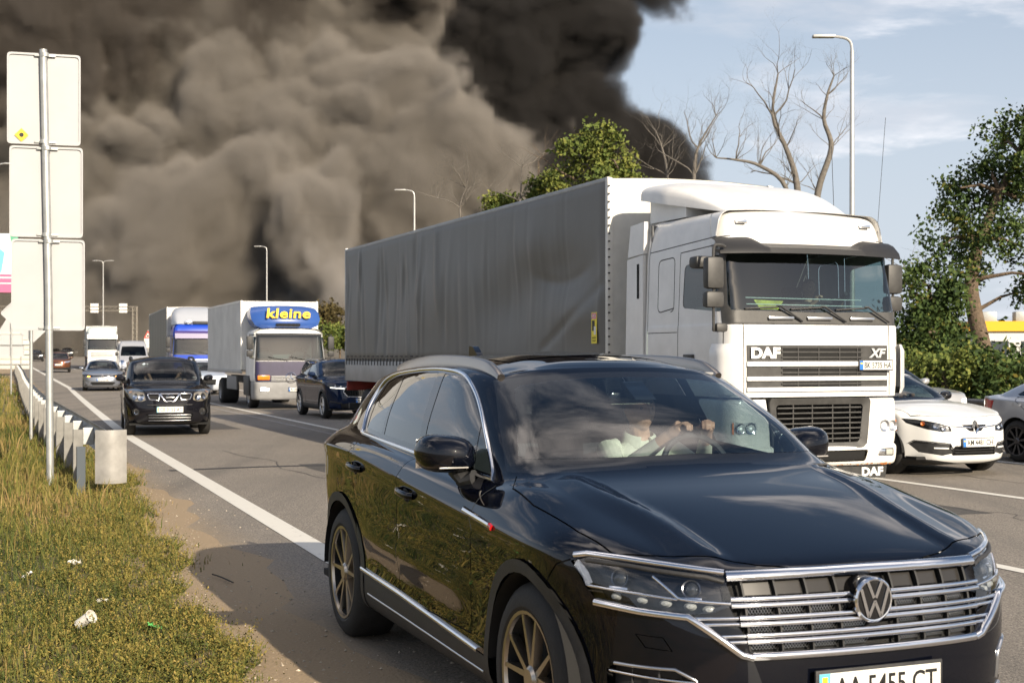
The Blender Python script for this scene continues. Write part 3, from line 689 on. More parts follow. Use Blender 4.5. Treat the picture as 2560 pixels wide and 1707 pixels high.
def mirror(parent, base, tip, side, size=(.13, .24, .15), m=None, glassm=None, low=None):
    """door mirror: shaped housing on a foot; base on the door, tip = outer end of the housing"""
    m = m or PLASTIC; b = Vector(base); t = Vector(tip); L, W, H = size
    e = bpy.data.objects.new('mirror', None); COL.objects.link(e); e.parent = parent; e.empty_display_size = .1
    P_ = []; n = 16; c = Vector((t.x, t.y - side * W / 2, t.z))
    for i in range(15):
        u = -1 + 2 * i / 14; ring = []
        k = max(0.02, (1 - abs(u) ** 3.2)) ** .45; ux = (1 if u * side < 0 else 1)
        for j in range(n):
            a = 2 * math.pi * j / n; ca, sa = math.cos(a), math.sin(a)
            f = L * .62 if ca > 0 else L * .38
            x = c.x + f * (abs(ca) ** .8) * (1 if ca > 0 else -1) * k; zz = H / 2 * (abs(sa) ** .75) * (1 if sa > 0 else -1) * k * (1.0 if sa > 0 else .9 + .1 * u * side)
            ring.append((x - .03 * (u * side) * (1 if u * side > 0 else .3), c.y + u * W / 2, c.z + zz + .012 * u * side))
        P_.append(ring)
    hs = MB()
    for i in range(14):
        for j in range(n): pass
    vs = [p for r_ in P_ for p in r_]; fs = [(i * n + j, i * n + (j + 1) % n, (i + 1) * n + (j + 1) % n, (i + 1) * n + j) for i in range(14) for j in range(n)]
    fs += [tuple(range(n)), tuple(range(14 * n, 15 * n))]; hs.add(vs, fs); hs.build('housing', m, e, 50)
    MB().box((c.x - L * .385, c.y - W * .42, c.z - H * .36), (c.x - L * .378, c.y + W * .42, c.z + H * .36), .002).build('mirror_glass', REFLECTOR, e)
    MB().tube([b, b.lerp(c, .35) - Vector((0, 0, H * .3)), Vector((c.x, c.y - side * W * .22, c.z - H * .40))], [.045, .032, .045], 10).build('foot', low or PLASTIC, e)
    return e
def gapline(sh, pts, w=.006, view='side', side=0, only=None, name='gap', cond=None):
    for a, b in zip(pts, pts[1:]):
        d = Vector((b[0] - a[0], b[1] - a[1])); L_ = d.length
        if L_ < 1e-6: continue
        d /= L_; n = Vector((-d.y, d.x)) * w / 2; e = d * w * .3
        sh.cut(name, [(a[0] + n.x - e.x, a[1] + n.y - e.y), (b[0] + n.x + e.x, b[1] + n.y + e.y), (b[0] - n.x + e.x, b[1] - n.y + e.y), (a[0] - n.x - e.x, a[1] - n.y - e.y)], view, side, cond, only)
# ---------------------------------------------------------------- guard rails, signs, lamps
GALV = mat('galvanised steel', (.42, .43, .42), .48, .55, noise=(6, .15)); GALV2 = mat('painted sign back', (.40, .405, .415), .5, noise=(1.5, .05)); RAILM = mat('weathered rail steel', (.16, .16, .16), .5, .5, noise=(4, .3))
POSTM = mat('pale post paint', (.20, .195, .18), .55, noise=(7, .2))
def guard_rail(label, pts, side, s0, post_dr, terminal=True, every=2.0):
    """pts: (s, r) of the beam; posts stand on its side away from the road"""
    L_ = [road(s, r) for s, r in pts]; path = dens(L_, 10); root = thing('guard_rail', label, 'guard rail', tuple(L_[0]))
    org = Vector(L_[0]); rel = [p - org for p in path]
    sec = [(-.02, .43), (.03, .47), (.04, .51), (.03, .55), (-.015, .59), (-.015, .63), (.03, .67), (.04, .71), (.03, .745), (-.02, .775), (-.026, .77), (.022, .742), (.03, .71), (.022, .675), (-.022, .635), (-.022, .585), (.022, .545), (.03, .51), (.022, .475), (-.026, .435)]
    MB().ribbon(rel, [(a * side, b) for a, b in sec], up=(0, 0, 1)).build('beam', RAILM, root)
    acc = 0; last = None; d_ = every
    for i in range(1, len(path)):
        seg = (path[i] - path[i - 1]).length; acc += seg
        while acc >= d_:
            t = 1 - (acc - d_) / seg; c = path[i - 1].lerp(path[i], t) - org; tg = (path[i] - path[i - 1]).normalized(); nn = Vector((-tg.y, tg.x, 0)) * side   # away from the road
            acc -= d_; M_ = Matrix.Translation(c) @ Matrix.Rotation(math.atan2(tg.y, tg.x), 4, 'Z')
            po = MB(); q = side
            po.box((-.05, q * .17, -.3), (-.042, q * .29, .70)); po.box((-.042, q * .282, -.3), (.05, q * .29, .70)); po.box((-.042, q * .17, -.3), (.05, q * .178, .70)); po.xf(M_); po.build('post', POSTM, root, 0)
            bl = MB(); bl.box((-.045, q * .03, .50), (.045, q * .168, .72), .006); bl.xf(M_); bl.build('spacer', GALV, root, 0)
    if terminal:
        tg = (path[0] - path[1]).normalized(); a = math.atan2(tg.y, tg.x); M_ = Matrix.Translation(path[0] - org) @ Matrix.Rotation(a, 4, 'Z')
        b = MB(); rows = []
        for z in np.linspace(.16, .79, 8): rows.append([(.02 + .10 * math.sin(math.pi * t) + .01 * math.sin(z * 30), -.17 + .36 * t, z) for t in np.linspace(0, 1, 9)])
        b.grid(rows); b.grid([[(p[0] - .012, p[1], p[2]) for p in r_] for r_ in rows]); b.xf(M_); b.build('end_plate', mat('dull galvanised end', (.31, .30, .28), .55, .05, noise=(5, .18)), root, 60)
        pz = MB(); pz.box((-.32, -.36, -.1), (-.22, -.26, .58), .004); pz.xf(M_); pz.build('end_post', mat('dark post', (.06, .075, .09), .55), root, 0)
    return root
guard_rail('steel guard rail with pale posts along the grass verge on the left', [(16.7, 1.47), (21, 1.47), (26, 1.46), (31.5, 1.45), (42, 1.60), (60, 1.95), (78, 2.35), (110, 2.9)], 1, 16, .2)
guard_rail('dark steel guard rail behind the white hatchback on the far side', [(8, 19.3), (20, 19.3), (40, 19.3), (70, 19.4)], -1, 8, .2, False, 4.0)
def sign_back(parent, c, u, poly, t=.012, lip=.03, m=None, name='panel'):
    """sign plate seen from behind: sheet with its rim folded towards the viewer; poly in (across, up)"""
    m = m or GALV2; b = MB(); n = len(poly); U = Vector(u).normalized(); Z = Vector((0, 0, 1)); Nn = U.cross(Z)   # towards the viewer
    cx = sum(p[0] for p in poly) / n; cz = sum(p[1] for p in poly) / n
    P3 = lambda p, k, d: Vector(c) + U * (cx + (p[0] - cx) * k) + Z * (cz + (p[1] - cz) * k) + Nn * d
    vs = [P3(p, 1, 0) for p in poly] + [P3(p, 1, -t) for p in poly] + [P3(p, 1, lip) for p in poly] + [P3(p, .955, lip) for p in poly] + [P3(p, .955, .002) for p in poly]
    fs = [tuple(range(n, 2 * n)), tuple(range(4 * n, 5 * n))] + [((i), (i + 1) % n, 2 * n + (i + 1) % n, 2 * n + i) for i in range(n)] + [(n + i, n + (i + 1) % n, (i + 1) % n, i) for i in range(n)] + [(2 * n + i, 2 * n + (i + 1) % n, 3 * n + (i + 1) % n, 3 * n + i) for i in range(n)] + [(3 * n + i, 3 * n + (i + 1) % n, 4 * n + (i + 1) % n, 4 * n + i) for i in range(n)]
    b.add(vs, fs); return b.build(name, m, parent, 20)
ACR = Vector((math.cos(TH - R(6)), math.sin(TH - R(6)), 0))
def rect(w, z0, z1, x0=0, r=.05): return round_poly([(x0 - w / 2, z0), (x0 + w / 2, z0), (x0 + w / 2, z1), (x0 - w / 2, z1)], r, 3)
# tall sign of three panels
sg = thing('road_sign', 'tall sign of three stacked blank panels on a steel pole, seen from behind', 'road sign', (-5.94, 17.5, 0))
MB().tube([(0, 0, -.2), (-.02, 0, 2.5), (-.09, 0, 5.60)], .047, 16).build('pole', GALV, sg)
for z0, z1, dx in ((1.99, 3.165, -.03), (3.19, 4.36, -.055), (4.385, 5.56, -.085)):
    sign_back(sg, Vector((dx, .075, 0)), ACR, rect(.90, z0, z1, -.02), lip=.022)
    for z in (z0 + .03, z1 - .03):
        b = MB(); b.lathe([(.052, z - .025), (.056, z - .025), (.056, z + .025), (.052, z + .025)], 'z', 16, (dx + .01, 0, 0)); k = len(b.v); b.box((-.13, -.012, -.014), (.13, .012, .014), .004); b.xf(Matrix.Translation(Vector((dx, .045, z))) @ Matrix.Rotation(TH - R(6), 4, 'Z'), k); b.build('clamp', GALV, sg)
st = MB(); st.prism([(0, -.085), (.085, 0), (0, .085), (-.085, 0)], 0, .002, 'z'); st.xf(frame(Vector((-.085, .07, 0)) + ACR * -.29 + Vector((0, -.014, 4.50)), ACR, (0, 0, 1))); st.build('sticker', PLATEY, sg)
st = MB(); st.lathe([(.001, .003), (.03, .003)], 'z', 12); st.xf(frame(Vector((-.085, .07, 0)) + ACR * -.29 + Vector((0, -.014, 4.50)), ACR, (0, 0, 1))); st.build('sticker_mark', INK, sg)
# diamond sign, panelled sign and board further along
d = thing('road_sign', 'blank diamond sign back on a thin pole behind the tall sign', 'road sign', (-9.44, 26.7, 0)); MB().tube([(0, 0, -.2), (0, 0, 3.1)], .034, 12).build('pole', GALV, d); sign_back(d, (0, .06, 2.50), ACR, round_poly([(0, -.60), (.60, 0), (0, .60), (-.60, 0)], .06), lip=.02)
e = thing('road_sign', 'triangular sign above two plates seen from behind at the left edge', 'road sign', (*at_px(28, 58), gz_at(*at_px(28, 58)))); MB().tube([(0, 0, -.2), (0, 0, 3.6)], .036, 10).build('pole', GALV, e)
sign_back(e, (0, .06, 0), ACR, round_poly([(-.55, 2.62), (.55, 2.62), (0, 3.55)], .05)); sign_back(e, (0, .06, 0), ACR, rect(1.0, 1.60, 2.05)); sign_back(e, (0, .06, 0), ACR, rect(.9, 2.10, 2.55))
bd = thing('direction_board', 'wide pale direction board with ribbed back at the left edge', 'road sign', (*at_px(20, 92), gz_at(*at_px(20, 92))))
for x in (-1.4, 0.9): MB().tube([Vector((x, 0, -.3)), Vector((x, 0, 3.0))], .06, 10).build('pole', GALV, bd)
for k in range(4): b = MB(); b.box((-2.2, -.02, .45 + k * .66), (1.45, .02, 1.08 + k * .66), .01); b.build('panel', mat('cream sign back', (.60, .57, .50), .6, noise=(1, .06)), bd)
for k in range(4): b = MB(); b.box((-2.2, -.09, .74 + k * .66), (1.45, -.03, .80 + k * .66)); b.build('rib', GALV, bd)
# billboard
bb = thing('billboard', 'billboard with a woman in blue above a pink band at the left edge', 'billboard', (*at_px(-20, 150), gz_at(*at_px(-20, 150))), R(8)); z0 = 7.8; z1 = 14.3
MB().box((-3.2, .1, 0), (-2.6, .6, z0 + .5)).build('mast', GALV, bb); MB().box((-6, 0, z0 - .1), (2.85, .5, z1 + .1)).build('frame', TRUCK_STEEL, bb)
WHT = mat('poster white', (.70, .74, .70), .6); PNK = mat('poster pink', (.62, .13, .25), .6)
MB().box((-5.9, -.02, z0 + 2.0), (2.75, -.005, z1)).build('poster', WHT, bb); MB().box((-5.9, -.02, z0), (2.75, -.005, z0 + 1.99)).build('poster_band', PNK, bb)
for poly, m_, d_ in (([(-.6, 10.0), (1.0, 10.0), (1.35, 12.2), (.7, 12.7), (-.4, 12.6)], mat('poster blue', (.16, .47, .66), .6), .03), (circle_poly(.15, 13.0, .62, 14, .8), mat('poster hair', (.20, .09, .05), .6), .035), (circle_poly(.25, 13.05, .38, 12, .52), mat('poster skin', (.62, .38, .28), .6), .04), ([(2.0, 13.4), (2.75, 13.2), (2.75, 14.2), (1.9, 14.2)], mat('poster green', (.10, .35, .22), .6), .03), ([(-1, 9.35), (2.6, 9.35), (2.6, 9.5), (-1, 9.5)], WHT, .03), ([(.3, 8.75), (2.6, 8.75), (2.6, 8.85), (.3, 8.85)], WHT, .03)):
    MB().prism(poly, -d_, -d_ + .004, 'y').build('poster_print', m_, bb, 0)
# lamps
LAMPM = mat('lamp post steel', (.45, .45, .44), .45, .4, noise=(3, .1))
def lamp_post(label, x, Y, H, arms, group='lamp posts along the road', r0=.09, r1=.055):
    X, Yw = at_px(x, Y); o = thing('lamp_post', label, 'lamp post', (X, Yw, gz_at(X, Yw)), 0, group); MB().tube([(0, 0, -.3), (0, 0, H * .5), (0, 0, H - .4)], [r0, (r0 + r1) / 2, r1], 12).build('pole', LAMPM, o)
    for a in arms:
        MB().tube(dens([(0, 0, H - .45), (a * .04, 0, H - .15), (a * .22, 0, H), (a * .62, 0, H + .06)], 4), r1 * .75, 8).build('arm', LAMPM, o)
        MB().box((a * .55, -.12, H + .01), (a * 1.25, .12, H + .10), .035).build('lamp_head', LAMPM, o)
lamp_post('tall lamp post rising behind the white truck cab', 2130, 43, 11.7, (-1,), r0=.10, r1=.062)
lamp_post('lamp post above the middle of the grey trailer', 1036, 86, 11.9, (-1,)); lamp_post('lamp post above the lettered box truck', 667, 136, 11.9, (-1,))
lamp_post('twin-armed lamp post behind the striped white truck', 258, 162, 12.0, (-1, 1)); lamp_post('lamp post whose head reaches in at the left edge', -14, 74, 11.9, (1,))
# sign gantry
g = thing('sign_gantry', 'steel lattice sign gantry spanning the road before the smoke', 'gantry', (*at_px(337, 188), gz_at(*at_px(337, 188))), R(3)); LAT = mat('gantry steel', (.22, .20, .17), .6, .3)
def lattice(name, a, b, w, n, par):
    m_ = MB(); a, b = Vector(a), Vector(b); d_ = (b - a); u = Vector((0, 1, 0)); v = d_.normalized().cross(u)
    cs = [u * w / 2 + v * w / 2, u * w / 2 - v * w / 2, -u * w / 2 - v * w / 2, -u * w / 2 + v * w / 2]
    for c in cs: m_.tube([a + c, b + c], .06, 5)
    for k in range(n):
        p, q = a + d_ * k / n, a + d_ * (k + 1) / n
        for j in range(4): m_.tube([p + cs[j], q + cs[(j + 1) % 4]], .035, 4, cap=False)
    return m_.build(name, LAT, par, 0)
lattice('column', (0, 0, -.5), (0, 0, 7.3), .55, 12, g); lattice('column', (-27, 0, -.5), (-27, 0, 7.3), .55, 12, g); lattice('beam', (.4, 0, 7.0), (-27.4, 0, 7.0), .60, 40, g)
for x in (-1.5, -5.4, -13, -19):
    for z, h in ((7.3, .42), (6.82, .34), (6.4, .30)): MB().box((x - .55, -.42, z - h / 2 + .2), (x + .55, -.36, z + h / 2 + .2), .02).build('sign_plate', mat('gantry sign', (.72, .71, .66), .5), g)
w = thing('road_sign', 'small red-rimmed warning triangle above white plates near the blue truck', 'road sign', (*at_px(370, 140), gz_at(*at_px(370, 140)))); MB().tube([(0, 0, -.2), (0, 0, 3.6)], .05, 8).build('pole', GALV, w)
MB().prism([(-.42, 2.78), (.42, 2.78), (0, 3.55)], -.06, -.04, 'y').build('triangle', mat('sign red', (.60, .08, .06), .5), w); MB().prism([(-.24, 2.88), (.24, 2.88), (0, 3.32)], -.066, -.062, 'y').build('triangle_face', PLATEW, w); MB().box((-.1, -.072, 2.93), (.1, -.068, 3.08)).build('symbol', INK, w)
for k in range(3): MB().box((-.38, -.06, 1.75 + k * .34), (.38, -.04, 2.06 + k * .34), .01).build('plate', PLATEW, w)
# ---------------------------------------------------------------- far buildings and walls
X_, Y_ = at_px(2600, 150); b_ = thing('warehouse', 'low white building with a yellow eaves band at the right edge', 'building', (X_, Y_, gz_at(X_, Y_)), R(-8)); YB = mat('yellow cladding', (.80, .42, .02), .5); WB = mat('white cladding', (.62, .62, .60), .6, noise=(1, .05))
MB().box((-7.2, 0, -.5), (40, 22, 3.9)).build('wall', WB, b_); MB().box((-7.6, -.4, 3.902), (40, 22, 5.0)).build('eaves_band', YB, b_); 
for x in (-6, -2.4, 1.4, 6): MB().box((x, .8, 5.0), (x + 1.6, 2.6, 6.1), .1).build('roof_unit', GALV, b_)
for x in (-5.5, -2, 1.5, 5): b = MB(); b.box((x, -.04, 1.2), (x + 2.2, -.005, 2.8)); b.build('window', mat('dark pane', (.05, .06, .07), .1), b_)
X_, Y_ = at_px(150, 330); sp = thing('shop', 'low dark roadside shop with orange fascias far behind the sign pole', 'building', (X_, Y_, gz_at(X_, Y_) - .5), R(4))
MB().box((-12, 0, 0), (9, 10, 5.5)).build('wall', mat('shop wall', (.10, .085, .075), .8), sp); ORG = mat('orange fascia', (.55, .20, .07), .5)
for x, w_, z in ((-10, 2.6, 3.3), (-4.6, 1.5, 2.9), (-2, 3.2, 3.6), (3, 4.0, 3.3)): MB().box((x, -.3, z), (x + w_, -.02, z + 1.1)).build('fascia', ORG if x != -2 else mat('pale fascia', (.60, .56, .5), .5), sp)
for x in (-9, -5, -1, 3.4, 6): MB().box((x, -.06, .6), (x + 2.2, -.01, 2.5)).build('window', mat('dark pane', (.05, .06, .07), .1), sp)
X_, Y_ = at_px(845, 105); wl = thing('wall', 'dark grey concrete wall seen between the box truck and the trailer', 'wall', (X_, Y_, gz_at(X_, Y_) - .3), R(0)); CON = mat('dark concrete', (.09, .085, .08), .85, noise=(2, .2))
for k in range(6): MB().box((-8 + k * 3.0, 0, 0), (-8 + k * 3.0 + 2.97, .2, 2.2), .01).build('panel', CON, wl)
# ---------------------------------------------------------------- trees
BARK = mat('grey brown bark', (.13, .095, .065), .9, noise=(7, .35), bump=(14, .9, .05)); DEADW = mat('dead wood', (.145, .13, .112), .85, noise=(9, .3))
LEAFM = grass_material('leaf', [(0, (.020, .038, .010)), (.4, (.040, .070, .016)), (.75, (.075, .105, .022)), (1, (.16, .13, .025))])
LEAFL = grass_material('light leaf', [(0, (.045, .072, .014)), (.5, (.13, .16, .034)), (1, (.23, .22, .05))])
def limb(mb, p, d, L_, r, depth, g, bend=.35, kids=3, tips=None, n=6, up=.10, shrink=.62):
    """one branch and its children"""
    pts = [Vector(p)]; d = Vector(d).normalized(); rs = [r]
    for k in range(5):
        d = (d + Vector((g.gauss(0, bend * .4), g.gauss(0, bend * .4), g.gauss(0, bend * .25) + up * .3))).normalized(); pts.append(pts[-1] + d * L_ / 5); rs.append(r * (1 - .13 * (k + 1)))
    mb.tube(pts, rs, max(3, n), cap=False)
    if tips is not None and depth <= 1: tips += pts[2:]
    if depth <= 0: return
    for k in range(kids):
        i = g.choice([2, 3, 4, 5, 5]) if k else 5; b = pts[i]; a = Vector((g.gauss(0, 1), g.gauss(0, 1), g.gauss(.25, .5))).normalized(); nd = (d * .75 + a * .75).normalized()
        limb(mb, b, nd, L_ * shrink * g.uniform(.75, 1.15), rs[i] * .62, depth - 1, g, bend * 1.1, kids, tips, n - 1, up, shrink)
def leaves(name, centres, n, spread, size, seed, m, parent):
    """leaf-sized faces gathered in clumps round the given points"""
    g = np.random.RandomState(seed); C = np.array([tuple(c) for c in centres]); k = g.randint(0, len(C), n); sub = g.randn(len(C), 3) * spread * .5
    P_ = C[k] + sub[k] + g.randn(n, 3) * spread * .55; u = g.randn(n, 3); u /= np.linalg.norm(u, axis=1)[:, None]; w = g.randn(n, 3); v = np.cross(u, w); v /= np.linalg.norm(v, axis=1)[:, None] + 1e-9; s = size * (.6 + .8 * g.rand(n))[:, None]
    V = np.stack([P_ - u * s, P_ + v * s * .62, P_ + u * s, P_ - v * s * .62], 1).reshape(-1, 3)
    me = bpy.data.meshes.new(name); me.vertices.add(n * 4); me.vertices.foreach_set('co', V.reshape(-1)); me.loops.add(n * 4); me.loops.foreach_set('vertex_index', np.arange(n * 4, dtype=np.int32)); me.polygons.add(n); me.polygons.foreach_set('loop_start', np.arange(0, n * 4, 4, dtype=np.int32)); me.polygons.foreach_set('loop_total', np.full(n, 4, np.int32)); me.update(); me.validate()
    tone = np.clip(.42 + .16 * g.randn(len(C))[k] + .20 * g.randn(n), 0, 1); a = me.attributes.new('tone', 'FLOAT', 'POINT'); a.data.foreach_set('value', np.repeat(tone, 4).astype(np.float32))
    o = link(name, me, parent, [m]); o['kind'] = 'stuff'; return o
def ptw(x, y, Y): return Vector(((x - 1280) * Y / 3400, Y, 1.66 + (890 - y) * Y / 3400))
def tree(label, path, radii, clumps, n, size, seed, m=None, name='tree', dead=(), group=None, bark=None, extra_d=0):
    """path: trunk points (world); clumps: (x, y, z, radius, count share)"""
    base = path[0]; o = thing(name, label, 'tree', tuple(base), 0, group); t = MB(); g = random.Random(seed); rel = [p - base for p in path]; t.tube(dens(rel, 4), list(np.interp(np.linspace(0, 1, 4 * (len(rel) - 1) + 1), np.linspace(0, 1, len(rel)), radii)), 10)
    pts = []
    for c, r_ in clumps:
        c = c - base
        near = min(rel[1:], key=lambda q: (q - c).length); mid = (near + c) / 2 + Vector((g.gauss(0, .2), g.gauss(0, .2), .2)); t.tube([near, mid, c], [.10, .06, .03], 6, cap=False)
        k = max(4, int(9 * r_ * r_))
        for _ in range(k):
            v = Vector((g.gauss(0, 1), g.gauss(0, 1), g.gauss(0, 1))).normalized() * r_ * g.random() ** .4; v.z *= .8; pts.append(c + v)
    for (p, d_, L_, r_, dp) in dead: limb(t, p - base, d_, L_, r_, dp, g)
    t.build('trunk', bark or BARK, o, 60, False)
    if pts: leaves('crown', pts, n, .42 + extra_d, size, seed, m or LEAFM, o)
    return o
Yp = 52.0
cl = [(2390, 680, .7), (2345, 615, .8), (2420, 600, 1.1), (2370, 545, .9), (2440, 510, 1.1), (2500, 560, 1.2), (2400, 470, .7), (2480, 430, 1.0), (2540, 470, 1.2), (2500, 360, .8), (2560, 380, 1.2), (2560, 320, 1.0), (2600, 460, 1.5), (2620, 560, 1.5), (2560, 620, 1.2), (2640, 360, 1.5), (2600, 690, 1.1), (2545, 730, .7), (2410, 650, 1.0), (2460, 470, .8), (2640, 280, 1.3)]
tree('tall poplar with leaning trunk at the right edge of the road', [ptw(2468, 945, Yp), ptw(2455, 860, Yp), ptw(2436, 780, Yp), ptw(2428, 700, Yp), ptw(2450, 600, Yp), ptw(2500, 480, Yp), ptw(2550, 380, Yp)], [.36, .32, .30, .26, .2, .14, .08], [(ptw(x, y, Yp + (k % 5 - 2) * .7), r) for k, (x, y, r) in enumerate(cl)], 16000, .085, 11,
     dead=[(ptw(2428, 720, Yp), Vector((-1, 0, .35)), 2.6, .05, 2), (ptw(2560, 700, Yp), Vector((.2, 0, -1)), 1.5, .04, 2)])
Yb = 47.0
cl = [(2290, 735, .8), (2330, 760, .9), (2270, 800, .8), (2360, 790, .9), (2320, 830, 1.0), (2280, 880, .9), (2380, 850, .8), (2340, 900, 1.0), (2300, 700, .5), (2370, 720, .5), (2260, 840, .6), (2395, 800, .6)]
tree('bushy dark tree between the white truck and the leaning poplar', [ptw(2320, 960, Yb), ptw(2318, 860, Yb), ptw(2325, 760, Yb)], [.2, .16, .1], [(ptw(x, y, Yb + (k % 4 - 1.5) * .7), r) for k, (x, y, r) in enumerate(cl)], 9500, .080, 12, dead=[(ptw(2300, 770, Yb), Vector((-.5, 0, 1)), 1.7, .05, 2)])
for k, (x, y, Y, r, lab) in enumerate(((2410, 925, 41, .8, 'leafy bush behind the white hatchback, left of the poplar trunk'), (2550, 930, 40, .8, 'tall leafy bush right of the poplar trunk, above the pearl grey sedan'), (2300, 930, 41, .9, 'low sunlit bush just behind the white truck mirror side'), (2620, 905, 42, 1.2, 'dense bush cut off by the right edge'), (2380, 935, 38, .9, 'low bush directly above the white hatchback hood'), (2470, 950, 38, .9, 'low bush between the white hatchback and the pearl grey sedan'))):
    c = ptw(x, y, Y); base = Vector((c.x, c.y, gz_at(c.x, c.y) - .05)); g = random.Random(40 + k); H = c.z - base.z
    cc = [(base + Vector((g.gauss(0, r * .7), g.gauss(0, r * .5), H * g.uniform(.25, 1.15))), r * g.uniform(.45, .75)) for _ in range(9)]
    tree(lab, [base, base + Vector((0, 0, H * .6))], [.08, .04], cc, 4200, .074, 40 + k, LEAFL if k in (2, 4) else LEAFM, 'bush', group='bushes along the far side')
# the green crown and the bare trees behind the trailer
Yg = 66.0
cl = [(1500, 335, .8), (1470, 385, 1.0), (1520, 390, 1.0), (1440, 420, .8), (1550, 430, .9), (1500, 450, 1.1), (1410, 470, .6), (1585, 470, .6), (1430, 375, .5), (1560, 480, .9), (1480, 500, 1.2)]
tree('green leafy tree top showing above the grey trailer', [ptw(1490, 960, Yg), ptw(1490, 700, Yg), ptw(1485, 520, Yg), ptw(1500, 400, Yg)], [.3, .25, .2, .1], [(ptw(x, y, Yg + (k % 4 - 1.5) * .6), r) for k, (x, y, r) in enumerate(cl)], 6000, .105, 21, LEAFL,
     dead=[(ptw(1440, 450, Yg), Vector((-.9, 0, .45)), 1.9, .07, 2), (ptw(1530, 500, Yg), Vector((-.25, 0, 1)), 2.2, .05, 1)])
cl = [(1345, 470, .5), (1385, 455, .4), (1330, 500, .5), (1225, 520, .5), (1255, 508, .4)]
tree('small green treetop left of the leafy one, above the trailer', [ptw(1290, 960, 70), ptw(1290, 700, 70), ptw(1290, 560, 70)], [.2, .16, .1], [(ptw(x, y, 70), r) for x, y, r in cl], 3600, .10, 22, LEAFL, dead=[(ptw(1330, 540, 70), Vector((-.1, 0, 1)), 2.8, .06, 2)])
def bare(label, path, r0, limbs, seed):
    base = path[0]; o = thing('bare_tree', label, 'tree', tuple(base), 0, 'bare trees behind the trailer'); t = MB(); g = random.Random(seed); rel = [p - base for p in path]; t.tube(dens(rel, 5), list(np.linspace(r0 * .9, r0 * .14, 5 * (len(rel) - 1) + 1)), 8, cap=False)
    limbs = list(limbs) + [(i, g.uniform(-1, 1), g.uniform(.7, 1.4), .02, 2) for i in range(2, len(rel)) for _ in range(3)]
    for i, dx, L_, r_, dp in limbs: limb(t, rel[i], Vector((dx, g.uniform(-.4, .4), .8)), L_ * 1.1, r_ * .75, dp, g, .55, 4, None, 5, .2, .62)
    t.build('trunk', DEADW, o, 60, False); return o
Yd = 50.0
bare('bare tree with a forked trunk left of the tall lamp post', [ptw(2000, 960, Yd), ptw(1998, 620, Yd), ptw(1992, 460, Yd), ptw(1965, 370, Yd), ptw(1932, 290, Yd), ptw(1945, 185, Yd)], .20, [(2, -1.0, 1.6, .06, 3), (3, -.9, 1.8, .06, 3), (4, -1.1, 1.5, .05, 3), (4, .8, 1.8, .055, 3), (3, .7, 1.0, .04, 2), (5, .1, .7, .02, 2), (2, .9, .9, .03, 2), (2, -.3, 1.3, .035, 3)], 31)
bare('crooked bare tree nearest the tall lamp post', [ptw(2030, 960, Yd), ptw(2035, 620, Yd), ptw(2045, 480, Yd), ptw(2078, 370, Yd), ptw(2060, 300, Yd), ptw(2068, 240, Yd), ptw(2085, 190, Yd)], .19, [(4, -.9, 1.0, .04, 2), (5, .8, 1.0, .04, 2), (3, .9, 1.0, .035, 2), (2, -1.0, .9, .03, 2), (6, .4, .7, .02, 2), (2, .8, .8, .025, 2)], 32)
bare('bare tree behind the roof deflector of the white truck', [ptw(1735, 960, 56), ptw(1735, 620, 56), ptw(1735, 440, 56), ptw(1745, 370, 56), ptw(1790, 290, 56)], .15, [(2, -1.0, 1.8, .05, 3), (3, -.6, 1.5, .045, 3), (3, .9, 1.6, .04, 3), (2, .8, 1.5, .04, 3), (4, -.2, .8, .02, 2), (4, .6, .7, .02, 2)], 33)
bare('bare low-branched tree between the leafy crown and the white deflector', [ptw(1670, 960, 58), ptw(1672, 620, 58), ptw(1668, 440, 58), ptw(1655, 370, 58), ptw(1640, 330, 58)], .12, [(2, -1.0, 1.5, .04, 3), (2, 1.0, 1.6, .04, 3), (3, -.8, 1.2, .03, 3), (3, .8, 1.2, .03, 3)], 34)
bare('bare twisted limb arching over the white deflector', [ptw(1990, 960, 48), ptw(1985, 620, 48), ptw(1965, 470, 48), ptw(1900, 415, 48), ptw(1840, 400, 48), ptw(1790, 395, 48)], .14, [(3, .3, 1.2, .04, 3), (4, .1, 1.3, .04, 3), (5, -.4, 1.0, .03, 3), (3, -.2, 1.0, .03, 3)], 35)
bare('bare shrub crown above the rear half of the grey trailer', [ptw(1150, 960, 72), ptw(1155, 620, 72), ptw(1150, 520, 72), ptw(1165, 470, 72)], .12, [(2, -1.0, 2.0, .05, 3), (2, .6, 1.4, .04, 3), (3, .2, 1.4, .035, 3), (3, -.9, 1.6, .035, 3)], 36)
bare('bare pale branches left of the small green treetop', [ptw(1280, 960, 68), ptw(1285, 620, 68), ptw(1300, 500, 68), ptw(1305, 420, 68)], .12, [(2, -1.0, 1.8, .045, 3), (3, .7, 1.5, .04, 3), (3, -.5, 1.2, .03, 3), (2, .8, 1.6, .04, 3)], 37)
c = ptw(850, 850, 98); tree('yellow green bush above the dark wall between box truck and trailer', [Vector((c.x, c.y, .3)), c], [.1, .05], [(ptw(840, 850, 98), 1.0), (ptw(865, 840, 98), 1.0), (ptw(825, 835, 99), .9), (ptw(880, 850, 98), 1.0)], 3000, .12, 51, LEAFL, 'bush')
c = ptw(810, 800, 112); tree('leafless brown bush in front of the pale smoke behind the box truck', [Vector((c.x, c.y, .4)), c], [.15, .06], [(ptw(815, 790, 112), 1.3), (ptw(835, 800, 112), 1.1)], 1400, .14, 52, grass_material('brown leaf', [(0, (.05, .04, .015)), (1, (.11, .085, .03))]), 'bush')
